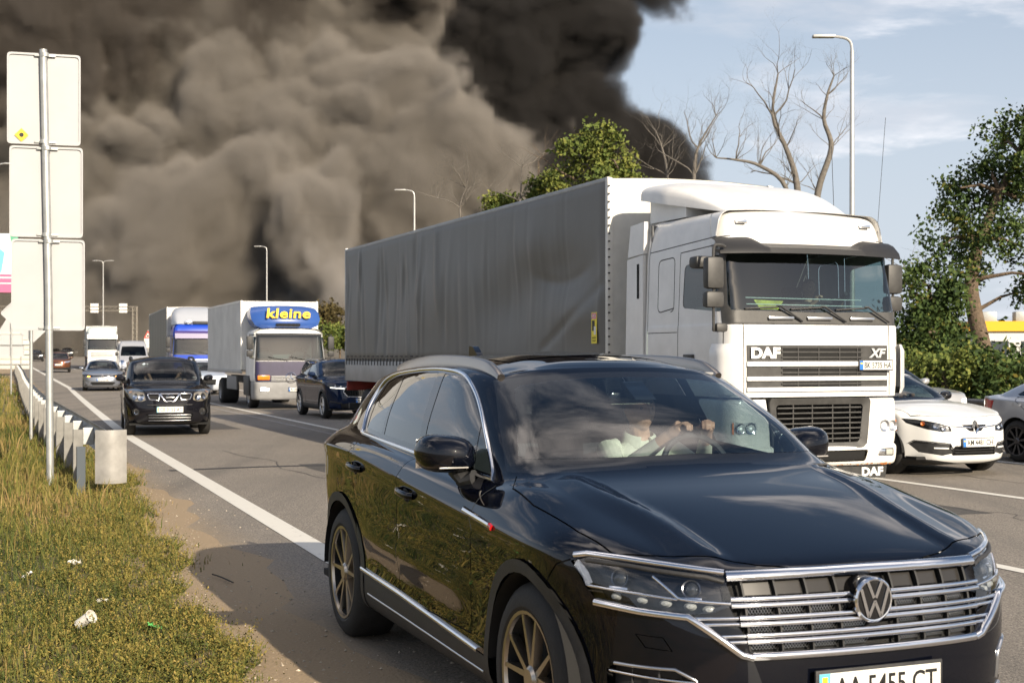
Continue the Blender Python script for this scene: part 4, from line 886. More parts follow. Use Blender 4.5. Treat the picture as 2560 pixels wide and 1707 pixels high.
# a wood in the distance along the right and behind
def far_wood():
    pts = []; g = np.random.RandomState(7)
    for k in range(900): s = g.uniform(90, 900); r = g.uniform(60, 420); p = road(s, r); pts.append(Vector((p.x, p.y, p.z + abs(g.randn()) * 2.2 + .5)))
    o = leaves('distant_wood', pts, 26000, 2.2, .55, 8, LEAFM, None); return tag(o, 'distant line of trees beyond the road', 'trees', kind='stuff')
far_wood()
# ---------------------------------------------------------------- people (seated at a wheel)
SKIN = mat('skin', (.52, .30, .21), .5, noise=(40, .10))
def head_mesh():
    vs = []; fs = []; n, m = 36, 26
    for i in range(m + 1):
        ph = math.pi * i / m
        for j in range(n):
            th = 2 * math.pi * j / n; x = math.sin(ph) * math.cos(th); y = math.sin(ph) * math.sin(th); z = math.cos(ph)
            X, Y, Z = .098 * x, .076 * y, .118 * z
            if z < 0: X *= 1 + .10 * z * (1 if x < 0 else -.2); Y *= 1 + .26 * z   # jaw narrows
            if x < 0 and z > -.3: X -= .012
            f = max(0, x)
            g = lambda y0, z0, sy, sz: math.exp(-((Y - y0) / sy) ** 2 - ((Z - z0) / sz) ** 2) * f
            X += .026 * g(0, -.018, .011, .020) + .012 * g(0, .010, .008, .022)          # nose
            X += .008 * g(0, .036, .045, .010)                                         # brow
            X -= .011 * (g(.031, .016, .014, .011) + g(-.031, .016, .014, .011))       # eye sockets
            X += .007 * g(0, -.055, .022, .007) - .004 * g(0, -.063, .020, .003) + .006 * g(0, -.071, .018, .006)   # lips
            X += .012 * g(0, -.098, .020, .014)                                        # chin
            X += .005 * (g(.045, -.018, .018, .018) + g(-.045, -.018, .018, .018))     # cheeks
            e = math.exp(-((X + .005) / .020) ** 2 - ((Z + .002) / .030) ** 2)
            if abs(y) > .8: Y += .020 * e * (1 if y > 0 else -1)                        # ears
            vs.append((X, Y, Z))
    for i in range(m):
        for j in range(n): fs.append((i * n + j, (i + 1) * n + j, (i + 1) * n + (j + 1) % n, i * n + (j + 1) % n))
    return vs, fs
def person(label, loc, rz, hands, shirt, hair=(.25, .24, .22), head=(-.10, 0, .70), turn=0.0, voxel=.0055, skin=None, name='person', parent=None, cap=None, curl=None):
    """seated figure, hips at loc facing local +x; hands = targets (right, left) for the wrists, fingers curl downwards round a rim"""
    H = Vector(head); fing = MB()
    def loft(rings, n=18):
        vs = []; k = len(rings)
        for (c, a, b, t) in rings:
            for j in range(n):
                q = 2 * math.pi * j / n; u = math.cos(q); w_ = math.sin(q); vs.append((c[0] + b * u * math.cos(t), c[1] + a * w_, c[2] + b * u * math.sin(t)))
        fs = [(i * n + j, i * n + (j + 1) % n, (i + 1) * n + (j + 1) % n, (i + 1) * n + j) for i in range(k - 1) for j in range(n)] + [tuple(reversed(range(n))), tuple(range((k - 1) * n, k * n))]
        fing.add(vs, fs)
    loft([((0, 0, -.08), .14, .11, 0), ((0, 0, .02), .175, .13, 0), ((-.05, 0, .16), .160, .125, -.1), ((-.085, 0, .28), .168, .122, -.15), ((-.11, 0, .38), .185, .118, -.15), ((-.125, 0, .455), .180, .10, -.1), ((-.128, 0, .505), .125, .075, 0), ((-.126, 0, .54), .066, .06, 0)])
    fing.tube([(-.125, 0, .50), (-.122, 0, .56), (H.x - .012, H.y, H.z - .09), (H.x - .01, H.y, H.z - .03)], [.064, .056, .054, .05], 14)
    dirs = []
    for s, nm in ((-1, 'r'), (1, 'l')):
        w = Vector(hands[0 if s < 0 else 1]); sh_ = Vector((-.13, s * .185, .475)); mid = (sh_ + w) / 2; d = w - sh_; L_ = min(d.length, .60); drop = math.sqrt(max(0.0, .32 ** 2 - (L_ / 2) ** 2))
        el = mid + Vector((-.02, s * .10 * min(1, drop / .1), -drop * .92))
        fing.tube([sh_ + Vector((0, -s * .06, .015)), sh_, sh_.lerp(el, .5), el, el.lerp(w, .3), el.lerp(w, .8), w], [.055, .068, .056, .047, .046, .034, .030], 14)
        fing.tube([(.0, s * .09, .02), (.12, s * .10, .05), (.44, s * .13, .12), (.47, s * .13, .10), (.74, s * .12, -.26), (.76, s * .12, -.30)], [.09, .095, .068, .066, .045, .05], 14)
        fing.tube([(.70, s * .12, -.31), (.78, s * .12, -.31), (.92, s * .13, -.315)], [.04, .048, .035], 10)
        # hand: palm, four fingers and a thumb
        f = (w - el).normalized() if curl is None else Vector(curl[0]).normalized(); up = Vector((0, 0, 1)) if curl is None else Vector(curl[1]); acr = up.cross(f).normalized() * -s; nrm = f.cross(acr).normalized()
        if nrm.z < 0: nrm = -nrm
        dirs.append(f)
        fing.tube([w - f * .03, w + f * .02, w + f * .075], [.027, .034, .036], 10)
        for k, (len_, rr) in enumerate(((.070, .0092), (.080, .0096), (.074, .0092), (.058, .0080))):
            b = w + f * .078 + acr * s * (-.027 + .018 * k) * -1; p1 = b + f * len_ * .42 - nrm * .004; p2 = p1 + f * len_ * .20 - nrm * len_ * .36; p3 = p2 - f * len_ * .18 - nrm * len_ * .28
            fing.tube([b - f * .02, b, p1, p2, p3], [rr * 1.1, rr * 1.15, rr * 1.05, rr, rr * .75], 8)
        tb = w + f * .025 + acr * .030; fing.tube([tb - acr * .015, tb + acr * .012 + f * .018, tb + acr * .018 + f * .048 - nrm * .012, tb + acr * .010 + f * .068 - nrm * .022], [.014, .0125, .011, .009], 8)
    bm = bmesh.new()
    hv, hf = head_mesh(); Mh = Matrix.Translation(H) @ Matrix.Rotation(turn, 4, 'Z')
    def addm(vs, fs):
        q = [bm.verts.new(v) for v in vs]
        for f in fs:
            try: bm.faces.new([q[i] for i in f])
            except ValueError: pass
    addm([Mh @ Vector(v) for v in hv], hf); addm([Vector(v) for v in fing.v], fing.f)
    bmesh.ops.recalc_face_normals(bm, faces=bm.faces)
    me = bpy.data.meshes.new('b'); bm.to_mesh(me); bm.free()
    o = bpy.data.objects.new('b', me); COL.objects.link(o); rm = o.modifiers.new('r', 'REMESH'); rm.mode = 'VOXEL'; rm.voxel_size = voxel; rm.use_smooth_shade = True
    sm = o.modifiers.new('s', 'SMOOTH'); sm.factor = .4; sm.iterations = 2
    body = bpy.data.meshes.new_from_object(o.evaluated_get(bpy.context.evaluated_depsgraph_get())); bpy.data.objects.remove(o)
    body.materials.clear(); body.materials.append(skin or SKIN); body.materials.append(shirt); body.materials.append(mat('dark trousers', (.03, .032, .04), .85))
    hw = [Vector(h) for h in hands]
    for p in body.polygons:
        c = p.center
        if (c - H).length < .165 or any((c - w).length < .085 or ((c - w).length < .19 and (c - w).dot(fd) > -.01) for w, fd in zip(hw, dirs)) or (c - Vector((-.12, 0, .575))).length < .062: p.material_index = 0
        elif (c.z < .10 and c.x > -.12) or (c.x > .10 and c.z < .26): p.material_index = 2
        else: p.material_index = 1
    body.shade_smooth()
    r = link(name, body, None); r.location = loc; r.rotation_euler = (0, 0, rz); tag(r, label, 'person')
    # hair and eyes are parts
    hm = MB(); vs = []; fs = []
    keep = [Vector(v) for v in hv]; n = 36
    sel = lambda v: (v.z > .062 - .45 * max(0, -v.x) * 1.3 and not (v.x > .05 and v.z < .085)) or (v.x < -.02 and v.z > -.055)
    hm.add([Mh @ (v * 1.055 + Vector((0, 0, .003))) for v in keep], [f for f in hf if all(sel(keep[i]) for i in f)]); hm.build('hair', mat('hair %.2f' % hair[0], hair, .8, noise=(90, .4)), r, 60)
    for s in (-1, 1):
        ey = MB(); ey.lathe([(.001, .011), (.006, .010), (.010, .004), (.011, 0)], 'x', 10, (.074, s * .031, .016)); ey.xf(Mh); ey.build('eye', mat('eye', (.05, .04, .035), .15), r)
    if collar_on(shirt):
        cm = MB(); ring = [(-.128 + .078 * math.cos(a), .082 * math.sin(a), .548 + .022 * math.cos(a + math.pi)) for a in np.linspace(.35, 2 * math.pi - .35, 22)]
        cm.ribbon(ring, [(-.004, -.030), (.018, -.040), (.010, .012), (-.004, .022)], up=(0, 0, 1)); cm.build('collar', shirt, r, 50)
    return r
def collar_on(m): return m.name.startswith('shirt')
# ---------------------------------------------------------------- trucks
TARP_W = mat('white tarpaulin', (.62, .61, .57), .42, noise=(1.6, .14), bump=(3, .35, .05))
ALU = mat('dusty aluminium', (.34, .34, .34), .45, .5, noise=(2.5, .18))
TRUCK_GLASS = glass('truck windscreen', (.60, .80, .80), .72, refl=2.2)
def loft_shell(rows, xr, spine_z, nu=5, nv=4, sharp=.85, stations=(-.35, -.8, -1.3)):
    """cab: rows of (z, x front, half width, corner depth)"""
    net = []
    xs = [s for s in stations if s > xr + .1]
    for z, xf, w, c in rows:
        r = [(xf, 0, z), (xf - c * .03, w * .45, z), (xf - c * .10, w * .80, z), (xf - c * .30, w * .945, z), (xf - c, w, z)]
        r += [(x, w, z) for x in xs] + [(xr + .06, w, z), (xr, w * .95, z), (xr, w * .5, z), (xr, 0, z)]; net.append(r)
    top = net[-1]
    for t in (.12, .5, 1.0):
        z0 = rows[-1][0]; e = 1 - (1 - t) ** 2; x0 = rows[-1][1] - .25; x1 = xr + .25
        row = []
        for p in top:
            u = (p[0] - xr) / (rows[-1][1] - xr); sx = x1 + (x0 - x1) * u; row.append((p[0] + (sx - p[0]) * t, p[1] * (1 - t), z0 + (spine_z - z0) * e))
        net.append(row)
    return Shell(body_mesh(net, nu, nv, None, sharp))
def truck_wheel(parent, x, y, s, r=.50, dual=False):
    o = bpy.data.objects.new('wheel', None); COL.objects.link(o); o.parent = parent; o.location = (x, y, r); o.rotation_euler = (0, 0, 0 if s < 0 else math.pi); o.empty_display_size = .1
    w = .30 if not dual else .60
    t = MB(); t.lathe([(.29, .02), (.31, 0), (r - .06, .006), (r - .02, .03), (r, .06), (r, w - .05), (r - .05, w)], 'y', 32); t.build('tyre', RUBBER, o)
    d = -1 if dual else 1
    m = MB(); m.lathe([(.292, .015), (.27, .03), (.26, .10 if dual else .05), (.17, .14 if dual else .0), (.12, .13 if dual else -.02), (.001, .12 if dual else -.03)], 'y', 28); m.build('rim', ALU, o)
    b = MB()
    for k in range(10): a = k * math.pi / 5; c = (.215 * math.cos(a), .06, .215 * math.sin(a)); b.lathe([(.014, c[1] - (.0 if dual else .05)), (.001, c[1] - (.0 if dual else .052))], 'y', 6, (c[0], 0, c[2]))
    b.build('wheel_nuts', SATIN, o)
def curtain(parent, x0, x1, y, z0, z1, side, m, name='curtain', amp=1.0, seed=3, panels=6):
    """long tarpaulin side, pulled taut at the edges, with folds and sagging swags"""
    rng = np.random.RandomState(seed); nx, nz = 240, 56
    X = np.linspace(x0, x1, nx); Z = np.linspace(z0, z1, nz); u = (X - x0) / (x1 - x0)
    F = np.zeros((nz, nx)); v = (Z - z0) / (z1 - z0)
    for k in range(46):       # narrow vertical folds hanging from the top, mostly towards the back
        c = rng.rand() ** .7; wd = .0035 + .006 * rng.rand(); top = .55 + .45 * rng.rand(); bot = top - .25 - .5 * rng.rand(); sl = (rng.rand() - .5) * .05
        a = (.010 + .022 * rng.rand()) * (1 if rng.rand() > .35 else -1) * (1.3 if c > .45 else .5)
        sh_ = np.exp(-(((u[None, :] - c - sl * (v[:, None] - .5)) / wd) ** 2)); env = 1 / (1 + np.exp((v[:, None] - top) * 22)) / (1 + np.exp((bot - v[:, None]) * 16)); F += a * sh_ * env
    for c, vv, wu, wv, a in ((.12, .50, .10, .16, -.07), (.20, .75, .07, .20, .04), (.06, .30, .06, .12, .05), (.28, .35, .10, .2, -.05), (.5, .5, .14, .3, .05), (.72, .55, .12, .28, -.035), (.9, .4, .08, .3, .03)):
        F += a * np.exp(-((u[None, :] - c) / wu) ** 2 - ((v[:, None] - vv) / wv) ** 2)
    # one diagonal crease low at the front, one swag
    d1 = (v[:, None] - .06) - (.17 - u[None, :]) * 2.3; F += -.022 * np.exp(-(d1 / .035) ** 2) * (u[None, :] < .17) * np.clip(v[:, None] / .1, 0, 1)
    d2 = v[:, None] - (.46 + 14 * (u[None, :] - .115) ** 2); F += -.040 * np.exp(-(d2 / .035) ** 2) * .5 * np.exp(-((u[None, :] - .115) / .07) ** 4)
    for k in range(1, panels + 4): F += -.010 * np.exp(-((u[None, :] - k / (panels + 4)) / .0016) ** 2)
    edge = np.clip(v[:, None] / .05, 0, 1) * np.clip((1 - v[:, None]) / .05, 0, 1) * np.clip(u[None, :] / .012, 0, 1) * np.clip((1 - u[None, :]) / .012, 0, 1)
    F = F * edge * amp * .78 + .02 * edge
    return MB().grid([[(X[j], y + side * F[i, j], Z[i]) for j in range(nx)] for i in range(nz)]).build(name, m, parent, 80, False)
def trailer(root, x0, x1, w, z0, z1, tarp, floor=1.12, axles=(-12.2, -13.5, -14.8), front=True, detail=True, sideboard=None):
    hw = w / 2
    for s in (-1, 1):
        if detail: curtain(root, x0 - .03, x1 + .04, s * hw, z0, z1 - .03, s, tarp)
        else: MB().grid([[(x, s * (hw + .01 * math.sin(x * 3.1) * (0 < j < 6)), z0 + (z1 - .03 - z0) * j / 6) for x in np.linspace(x0, x1, 40)] for j in range(7)]).build('curtain', tarp, root, 80, False)
        MB().box((x1, s * (hw + .012), floor), (x0, s * (hw - .03), z0 - .004), .006).build('side_board', sideboard or ALU, root)
        if detail:
            st = MB()
            for k in range(60): x = x0 - .15 - k * .221; st.box((x - .022, s * (hw + .022), z0 - .09), (x + .022, s * (hw + .008), z0 + .05), .004)
            st = st.build('straps', mat('grey strap', (.07, .07, .068), .7), root); st['kind'] = 'stuff'
            st2 = MB()
            for k in range(40): x = x0 - .2 - k * .33; st2.box((x - .075, s * (hw + .026), z0 + .085), (x + .075, s * (hw + .010), z0 + .105), .003)
            st2 = st2.build('eyelets', TRUCK_STEEL, root); st2['kind'] = 'stuff'
    nx, nz = 30, 40; rng = np.random.RandomState(9)
    rr = [[(x0 + .015 * math.sin(y * 7 + z * 2) * math.sin(z * 3.1) * (abs(y) < hw - .1), y, z) for y in np.linspace(-hw, hw, nx)] for z in np.linspace(floor + .1, z1 - .05, nz)] + [[(x0, y, z1 - .036 + .05 * math.cos(y / hw * 1.5)) for y in np.linspace(-hw, hw, nx)]]
    MB().grid(rr).build('front_sheet', TARP_W, root, 60, False)
    MB().grid([[(x, y, z1 - .035 + .05 * math.cos(y / hw * 1.5)) for y in np.linspace(-hw, hw, 9)] for x in np.linspace(x0 + .01, x1, 24)]).build('roof_sheet', TARP_W, root, 60, False)
    MB().grid([[(x1, y, z) for y in (-hw, hw)] for z in (floor, z1 - .04)]).build('rear_door', ALU, root, 0, False)
    for s in (-1, 1):
        MB().box((x0 - .05, s * (hw - .06), floor), (x0 + .03, s * (hw + .015), z1 - .02), .012).build('corner_post', TARP_W, root)
        MB().box((x1 - .02, s * (hw - .06), floor), (x1 + .05, s * (hw + .015), z1 + .01), .012).build('corner_post', ALU, root)
        MB().box((x1, s * (hw + .010), z1 - .07), (x0, s * (hw - .05), z1 - .01), .012).build('top_rail', ALU, root)
    ch = MB(); ch.box((x1 + .1, -.45, .85), (x0 - .3, -.35, floor - .004)); ch.box((x1 + .1, .35, .85), (x0 - .3, .45, floor - .004)); ch.box((x1 + .05, -hw + .05, .50), (x1 + .15, hw - .05, .62)); ch.build('chassis', TRUCK_STEEL, root)
    MB().box((x1, -hw + .02, floor - .22), (x1 + .08, hw - .02, floor - .02), .01).build('rear_beam', mat('red oxide beam', (.30, .04, .03), .6, noise=(4, .3)), root)
    for a in axles:
        for s in (-1, 1): truck_wheel(root, a, s * (hw - .02), s, .48)
def build_daf(root):
    WHITE = mat('white truck paint', (.72, .71, .69), .34, coat=.4, coat_rough=.10, noise=(2.6, .09, 9))
    GREY = mat('dark grey grille plastic', (.050, .049, .047), .5, noise=(8, .25), bump=(70, .1))
    rows = [(1.19, .00, 1.18, .20), (1.30, .00, 1.20, .22), (1.60, .00, 1.21, .22), (1.98, -.01, 1.21, .22), (2.03, -.03, 1.205, .22), (2.20, -.06, 1.20, .22), (2.55, -.14, 1.19, .22), (2.86, -.22, 1.18, .22),
            (3.02, -.26, 1.16, .24), (3.20, -.31, 1.13, .26), (3.30, -.37, 1.08, .28), (3.345, -.46, 1.00, .30)]
    sh = loft_shell(rows, -2.0, 3.40)
    for s in (-1, 1):
        t = 'r' if s < 0 else 'l'
        sh.cut('door' + t, [(-.16, 1.25), (-.16, 2.95), (-1.16, 2.90), (-1.19, 1.25)], 'side', s)
        sh.cut('doorwin' + t, round_poly([(-.20, 2.165), (-.20, 2.84), (-1.05, 2.74), (-1.08, 2.235)], .07), 'side', s)
        gapline(sh, [(-.16, 1.25), (-.16, 2.95), (-1.16, 2.90), (-1.19, 1.25)], .012, 'side', s)
        gapline(sh, [(-.12, 3.05), (-1.95, 2.955)], .012, 'side', s); gapline(sh, [(-1.97, 1.25), (-1.96, 3.2)], .012, 'side', s); gapline(sh, [(-1.20, 1.945), (-1.97, 1.945)], .010, 'side', s)
        gapline(sh, round_poly([(-1.30, 2.20), (-1.30, 2.86), (-1.72, 2.84), (-1.72, 2.20)], .08) + [(-1.30, 2.24)], .014, 'side', s)
    wsp = [(0, 2.165), (0, 2.86), (1.06, 2.86), (1.10, 2.78), (1.135, 2.25), (1.11, 2.185)]
    for s in (-1, 1):
        sh.cut('wsframe', [(s * a, b) for a, b in [(0, 2.02), (0, 2.90), (1.13, 2.90), (1.175, 2.6), (1.185, 2.02)]], 'front', 0, cond=lambda c, n: c.y * s > -1e-4 and n.x > .3)
        sh.cut('screen', [(s * a, b) for a, b in wsp], 'front', 0, cond=lambda c, n: c.y * s > -1e-4 and n.x > .25)
    gapline(sh, [(-1.0, 1.20), (-1.0, 2.02)], .012, 'front', 0, ['body']); gapline(sh, [(1.0, 1.20), (1.0, 2.02)], .012, 'front', 0, ['body'])
    sh.split({'body': ('cab', WHITE, None, 0), 'doorr': ('door', WHITE, None, 0), 'doorl': ('door', WHITE, None, 0), 'doorwinr': ('door_window', CLEAR_GLASS, 'doorr', -.004), 'doorwinl': ('door_window', CLEAR_GLASS, 'doorl', -.004), 'gap': ('panel_gap', TRUCK_STEEL, None, -.006), 'wsframe': ('windscreen_frame', GREY, None, .002), 'screen': ('windscreen', TRUCK_GLASS, None, .004)}, root)
    # upper grille: dark panel, slats, white stripes
    fx = lambda y, z: (sh.on_front(y, z) or Vector((0, y, z))).x
    def patch(y0, y1, z0, z1, off, m, name, par, t=.012):
        ys = np.linspace(y0, y1, 14); b = MB()
        f = [[(fx(y, (z0 + z1) / 2) + off, y, z) for y in ys] for z in (z0, z1)]; k = [[(p[0] - t - .02, p[1], p[2]) for p in r_] for r_ in f]
        b.grid(f); b.grid([[f[0][i] for i in range(14)], [k[0][i] for i in range(14)]]); b.grid([[f[1][i] for i in range(14)], [k[1][i] for i in range(14)]]); b.grid([[f[0][0], k[0][0]], [f[1][0], k[1][0]]]); b.grid([[f[0][-1], k[0][-1]], [f[1][-1], k[1][-1]]])
        return b.build(name, m, par, 40)
    ug = patch(-.965, .965, 1.255, 1.785, .008, GREY, 'upper_grille', root)
    for z0, z1 in ((1.545, 1.598), (1.378, 1.426), (1.255, 1.303)): patch(-.97, .97, z0, z1, .030, WHITE, 'grille_stripe', ug)
    for z in (1.765, 1.71, 1.65, 1.61, 1.53, 1.475, 1.435, 1.345): patch(-.52, .60, z - .012, z + .004, .022, GREY, 'grille_slat', ug)
    for y in (-.30, -.02, .27, .52): 
        for z0, z1 in ((1.61, 1.77), (1.43, 1.53), (1.31, 1.36)): patch(y - .006, y + .006, z0, z1, .020, GREY, 'grille_rib', ug)
    for z0, z1 in ((1.612, 1.772), (1.435, 1.535), (1.31, 1.365)): patch(-.50, .58, z0, z1, .010, DARK, 'grille_gap', ug)
    WL = mat('white lettering', (.82, .82, .80), .4)
    text('DAF', .165, frame((fx(-.74, 1.69) + .022, -.735, 1.69), (0, 1, 0), (0, 0, 1)), WL, ug, 'maker_lettering', depth=.004, bold=.008, width=1.25)
    text('XF', .145, frame((fx(.79, 1.69) + .022, .80, 1.69), (0, 1, 0), (0, 0, 1)), mat('pale lettering', (.60, .60, .60), .35, .4), ug, 'model_lettering', depth=.004, bold=.006, width=1.15, shear=.25)
    plate(root, frame((fx(.76, 1.55) + .052, .765, 1.553), (0, 1, 0), (0, 0, 1)), 'BK 5735 HA', False, .46, .105)
    # lower front: corners, big grille, bumper
    lowers = loft_shell([(.60, .0, 1.13, .20), (.66, .01, 1.17, .22), (.90, .015, 1.18, .22), (1.12, .0, 1.18, .22), (1.165, -.02, 1.16, .22)], -.75, 1.168, stations=(-.35, -.6))
    lowers.cut('lg', round_poly([(-.66, .56), (.66, .56), (.72, 1.19), (-.72, 1.19)], .05), 'front', 0)
    for s in (-1, 1): lowers.cut('arch', circle_poly(-1.40, .52, .68, 30), 'side', s)
    lowers.split({'body': ('lower_panel', WHITE, None, 0), 'lg': None, 'arch': None}, root)
    lg = MB(); lg.grid([[(-.10, y, z) for y in np.linspace(-.72, .72, 4)] for z in (.60, 1.22)]); lg = lg.build('lower_grille', DARK, root)
    def frame_part():
        b = MB(); o_ = round_poly([(-.645, .59), (.625, .59), (.70, 1.175), (-.70, 1.175)], .07); i_ = round_poly([(-.565, .655), (.545, .655), (.60, 1.10), (-.60, 1.10)], .05)
        n = len(o_); vs = [(.035, *p) for p in o_] + [(.015, *p) for p in i_] + [(-.08, *p) for p in o_] + [(-.08, *p) for p in i_]
        fs = []
        for k in range(n): j = (k + 1) % n; fs += [(k, j, n + j, n + k), (k, 2 * n + k, 2 * n + j, j), (n + k, n + j, 3 * n + j, 3 * n + k)]
        b.add(vs, fs); b.build('grille_frame', GREY, lg, 50)
    frame_part()
    for z in np.linspace(.70, 1.06, 7):
        b = MB(); b.prism([(.02, z + .012), (.02, z - .004), (-.06, z - .035), (-.06, z - .02)], -.58, .57, 'y'); b.build('grille_slat', GREY, lg)
    for y in (-.36, -.10, .18, .42): MB().box((-.05, y - .007, .66), (.005, y + .007, 1.10)).build('grille_rib', GREY, lg)
    bp = loft_shell([(.375, -.02, 1.12, .22), (.41, .03, 1.16, .24), (.52, .045, 1.175, .25), (.60, .04, 1.175, .25), (.632, .0, 1.15, .24)], -.70, .632, stations=(-.35, -.5))
    bp.cut('slot', round_poly([(-.62, .43), (.62, .43), (.66, .565), (-.66, .565)], .03), 'front', 0)
    bp.split({'body': ('bumper', mat('chipped white bumper', (.74, .72, .67), .42, noise=(3.5, .10)), None, 0), 'slot': ('bumper_slot', DARK, None, -.04)}, root)
    rst = MB(); rng = random.Random(4)
    for k in range(26):
        y = rng.uniform(.1, 1.0); z = .392 + .012 * rng.random(); p = bp.on_front(y, z)
        if p: r_ = rng.uniform(.004, .014) * (2 if y > .85 else 1); rst.lathe([(r_, 0.0015), (.001, .002)], 'x', 7, (p.x, y, z))
    rst = rst.build('rust_spots', mat('rust', (.30, .11, .03), .9, noise=(30, .5)), root, 0); rst['kind'] = 'stuff'
    MB().prism([(-.93, .225), (.95, .225), (.97, .365), (-.97, .365)], -.06, -.03, 'x').build('front_flap', mat('mud flap', (.035, .035, .034), .7, noise=(6, .4)), root)
    text('DAF', .135, frame((-.028, .76, .295), (0, 1, 0), (0, 0, 1)), WL, root, 'maker_lettering', depth=.002, bold=.006, width=1.2)
    for s in (-1, 1):
        hl = MB(); y0, y1 = (.85, 1.12); z0, z1 = .77, .905
        px_ = lambda y: (lowers.on_front(y, .84) or Vector((-.05, y, .84))).x
        ys = np.linspace(y0, y1, 7)
        b = MB(); b.grid([[(px_(s * y) + .004 - .01, s * y, z) for y in ys] for z in (z0, z1)]); h = b.build('headlight', mat('pale lamp bowl', (.45, .45, .46), .2, .8), root, 40)
        for y, r_ in ((.92, .062), (1.045, .055)):
            m_ = MB(); m_.lathe([(.001, -.012), (r_ * .5, -.006), (r_, .006), (r_ * 1.1, .008)], 'x', 18, (px_(s * y), s * y, .838)); m_.build('reflector', REFLECTOR, h)
            m_ = MB(); m_.lathe([(.001, .018), (.012, .014), (.016, 0)], 'x', 10, (px_(s * y) - .004, s * y, .838)); m_.build('bulb', LAMPLIT, h)
        b = MB(); b.grid([[(px_(s * y) + .012, s * y, z) for y in ys] for z in (z0, z1)]); b.build('lamp_lens', LENS, h, 40)
        b = MB(); b.box((px_(s * 1.12) + .0, s * 1.105, z0), (px_(s * 1.12) + .008, s * 1.13, z1), .004); b.build('indicator', AMBER, h)
        fgx = lambda y: bp.on_front(y, .53).x
        f = MB(); f.box((fgx(s * .90) - .05, s * .80, .485), (fgx(s * .90) + .004, s * 1.03, .575), .01); f = f.build('fog_lamp', PLASTIC, root)
        MB().box((fgx(s * .9) - .01, s * .815, .497), (fgx(s * .90) + .008, s * .91, .563), .008).build('fog_lens', REFLECTOR, f); MB().box((fgx(s * .9) - .01, s * .92, .497), (fgx(s * .90) + .008, s * 1.015, .563), .008).build('fog_lens', mat('smoked lens', (.42, .42, .38), .15, coat=1), f)
        # corner wind guides beside the grille
        cg = loft_tall(WHITE, GREY, s, root)
        # side fairing behind the cab
        MB().prism([(-2.06, 1.25), (-2.06, 2.94), (-2.50, 2.90), (-2.56, 1.25)], s * 1.225, s * 1.185, 'y').build('side_fairing', WHITE, root)
        MB().prism([(-2.06, 2.955), (-2.04, 3.36), (-2.42, 3.33), (-2.50, 2.93)], s * 1.215, s * 1.15, 'y').build('side_fairing', WHITE, root)
        MB().box((-2.215, s * 1.226, 2.39), (-2.165, s * 1.232, 2.83)).build('fairing_slot', DARK, root)
        hd_ = MB(); hd_.box((-1.00, s * 1.205, 1.62), (-.78, s * 1.245, 1.68), .012); hd_.build('door_handle', GREY, root)
        # mirrors on a bent bar
        mr = bpy.data.objects.new('mirror', None); COL.objects.link(mr); mr.parent = root; mr.empty_display_size = .1
        ym = s * 1.42 if s < 0 else 1.25; k0 = len(COL.objects)
        MB().tube(dens([(-.10, s * 1.20, 2.90), (-.02, s * 1.33, 2.91), (.02, ym, 2.86), (.02, ym, 2.5), (.02, ym, 2.02), (.0, ym - s * .02, 1.95), (-.06, s * 1.25, 1.97)], 5), .017, 8).build('mirror_arm', GREY, mr)
        MB().box((.085, ym - .11, 2.41), (-.05, ym + .11, 2.77), .05).build('housing', GREY, mr); MB().box((.075, ym - .115, 2.20), (-.05, ym + .115, 2.385), .045).build('housing', GREY, mr)
        MB().box((-.052, ym - .085, 2.45), (-.058, ym + .085, 2.73), .003).build('mirror_glass', REFLECTOR, mr)
        if s < 0:
            MB().box((.06, ym + .02, 1.93), (-.04, ym + .17, 2.03), .035).build('housing', GREY, mr)
            MB().box((-.22, s * 1.20, 2.66), (-.42, s * 1.50, 2.80), .05).build('kerb_mirror', GREY, mr)
        if s > 0: mr.location = (-.30, 0, 0)
        MB().box((-.345, s * .86 - .065, 3.195), (-.285, s * .86 + .065, 3.24), .008).build('marker_lamp', REFLECTOR, root)
        truck_wheel(root, -1.40, s * 1.20, s, .51)
        st = MB()
        for z in (.45, .80, 1.10): st.box((-.55, s * 1.17, z), (-.20, s * .95, z + .04), .01)
        st.build('steps', GREY, root)
        for z in (1.48,): text('DAF', .10, frame((-.62, s * 1.216, 1.50), (s * -1, 0, 0), (0, 0, 1)), INK, root, 'maker_lettering', depth=.001, bold=.004, width=1.3)
    # sun visor with raised ends
    vis = MB(); P_ = []
    for y in np.linspace(-1.245, 1.245, 41):
        a = abs(y); zt = 2.945 + .07 * min(1, max(0, (a - .62) / .16)) ; xb = -.20 - .10 * (a / 1.24) ** 4; drop = .02 * (a / 1.24) ** 2
        P_.append([(xb - .06, y, zt + .03 - drop), (xb + .04, y, zt - .01 - drop), (xb + .15, y, 2.91 - drop), (xb + .175, y, 2.845 - drop), (xb + .155, y, 2.84 - drop), (xb + .02, y, 2.90 - drop)])
    vis.grid(P_); vis.build('sun_visor', mat('black visor plastic', (.018, .018, .019), .45), root, 50)
    # roof deflector
    d = MB(); ring = []
    for k, t in enumerate(np.linspace(0, 1, 16)):
        x = -.62 - 1.70 * t; w = .86 + .26 * min(1, t * 1.5); zt = 3.38 + .50 * (1 - (1 - t) ** 2.3); zb = 3.37 + .30 * max(0, t - .05)
        q = []
        for a in np.linspace(0, math.pi, 25):
            c, s_ = math.cos(a), math.sin(a); q.append((x, w * (abs(c) ** .42) * (1 if c > 0 else -1), zb + (zt - zb) * (s_ ** .5)))
        ring.append(q)
    d.grid(ring); d.build('roof_deflector', WHITE, root, 50)
    MB().prism([(-1.35, 3.36), (-1.35, 3.62), (-2.28, 3.68), (-2.28, 3.36)], -1.0, 1.0, 'y').build('deflector_base', WHITE, root)
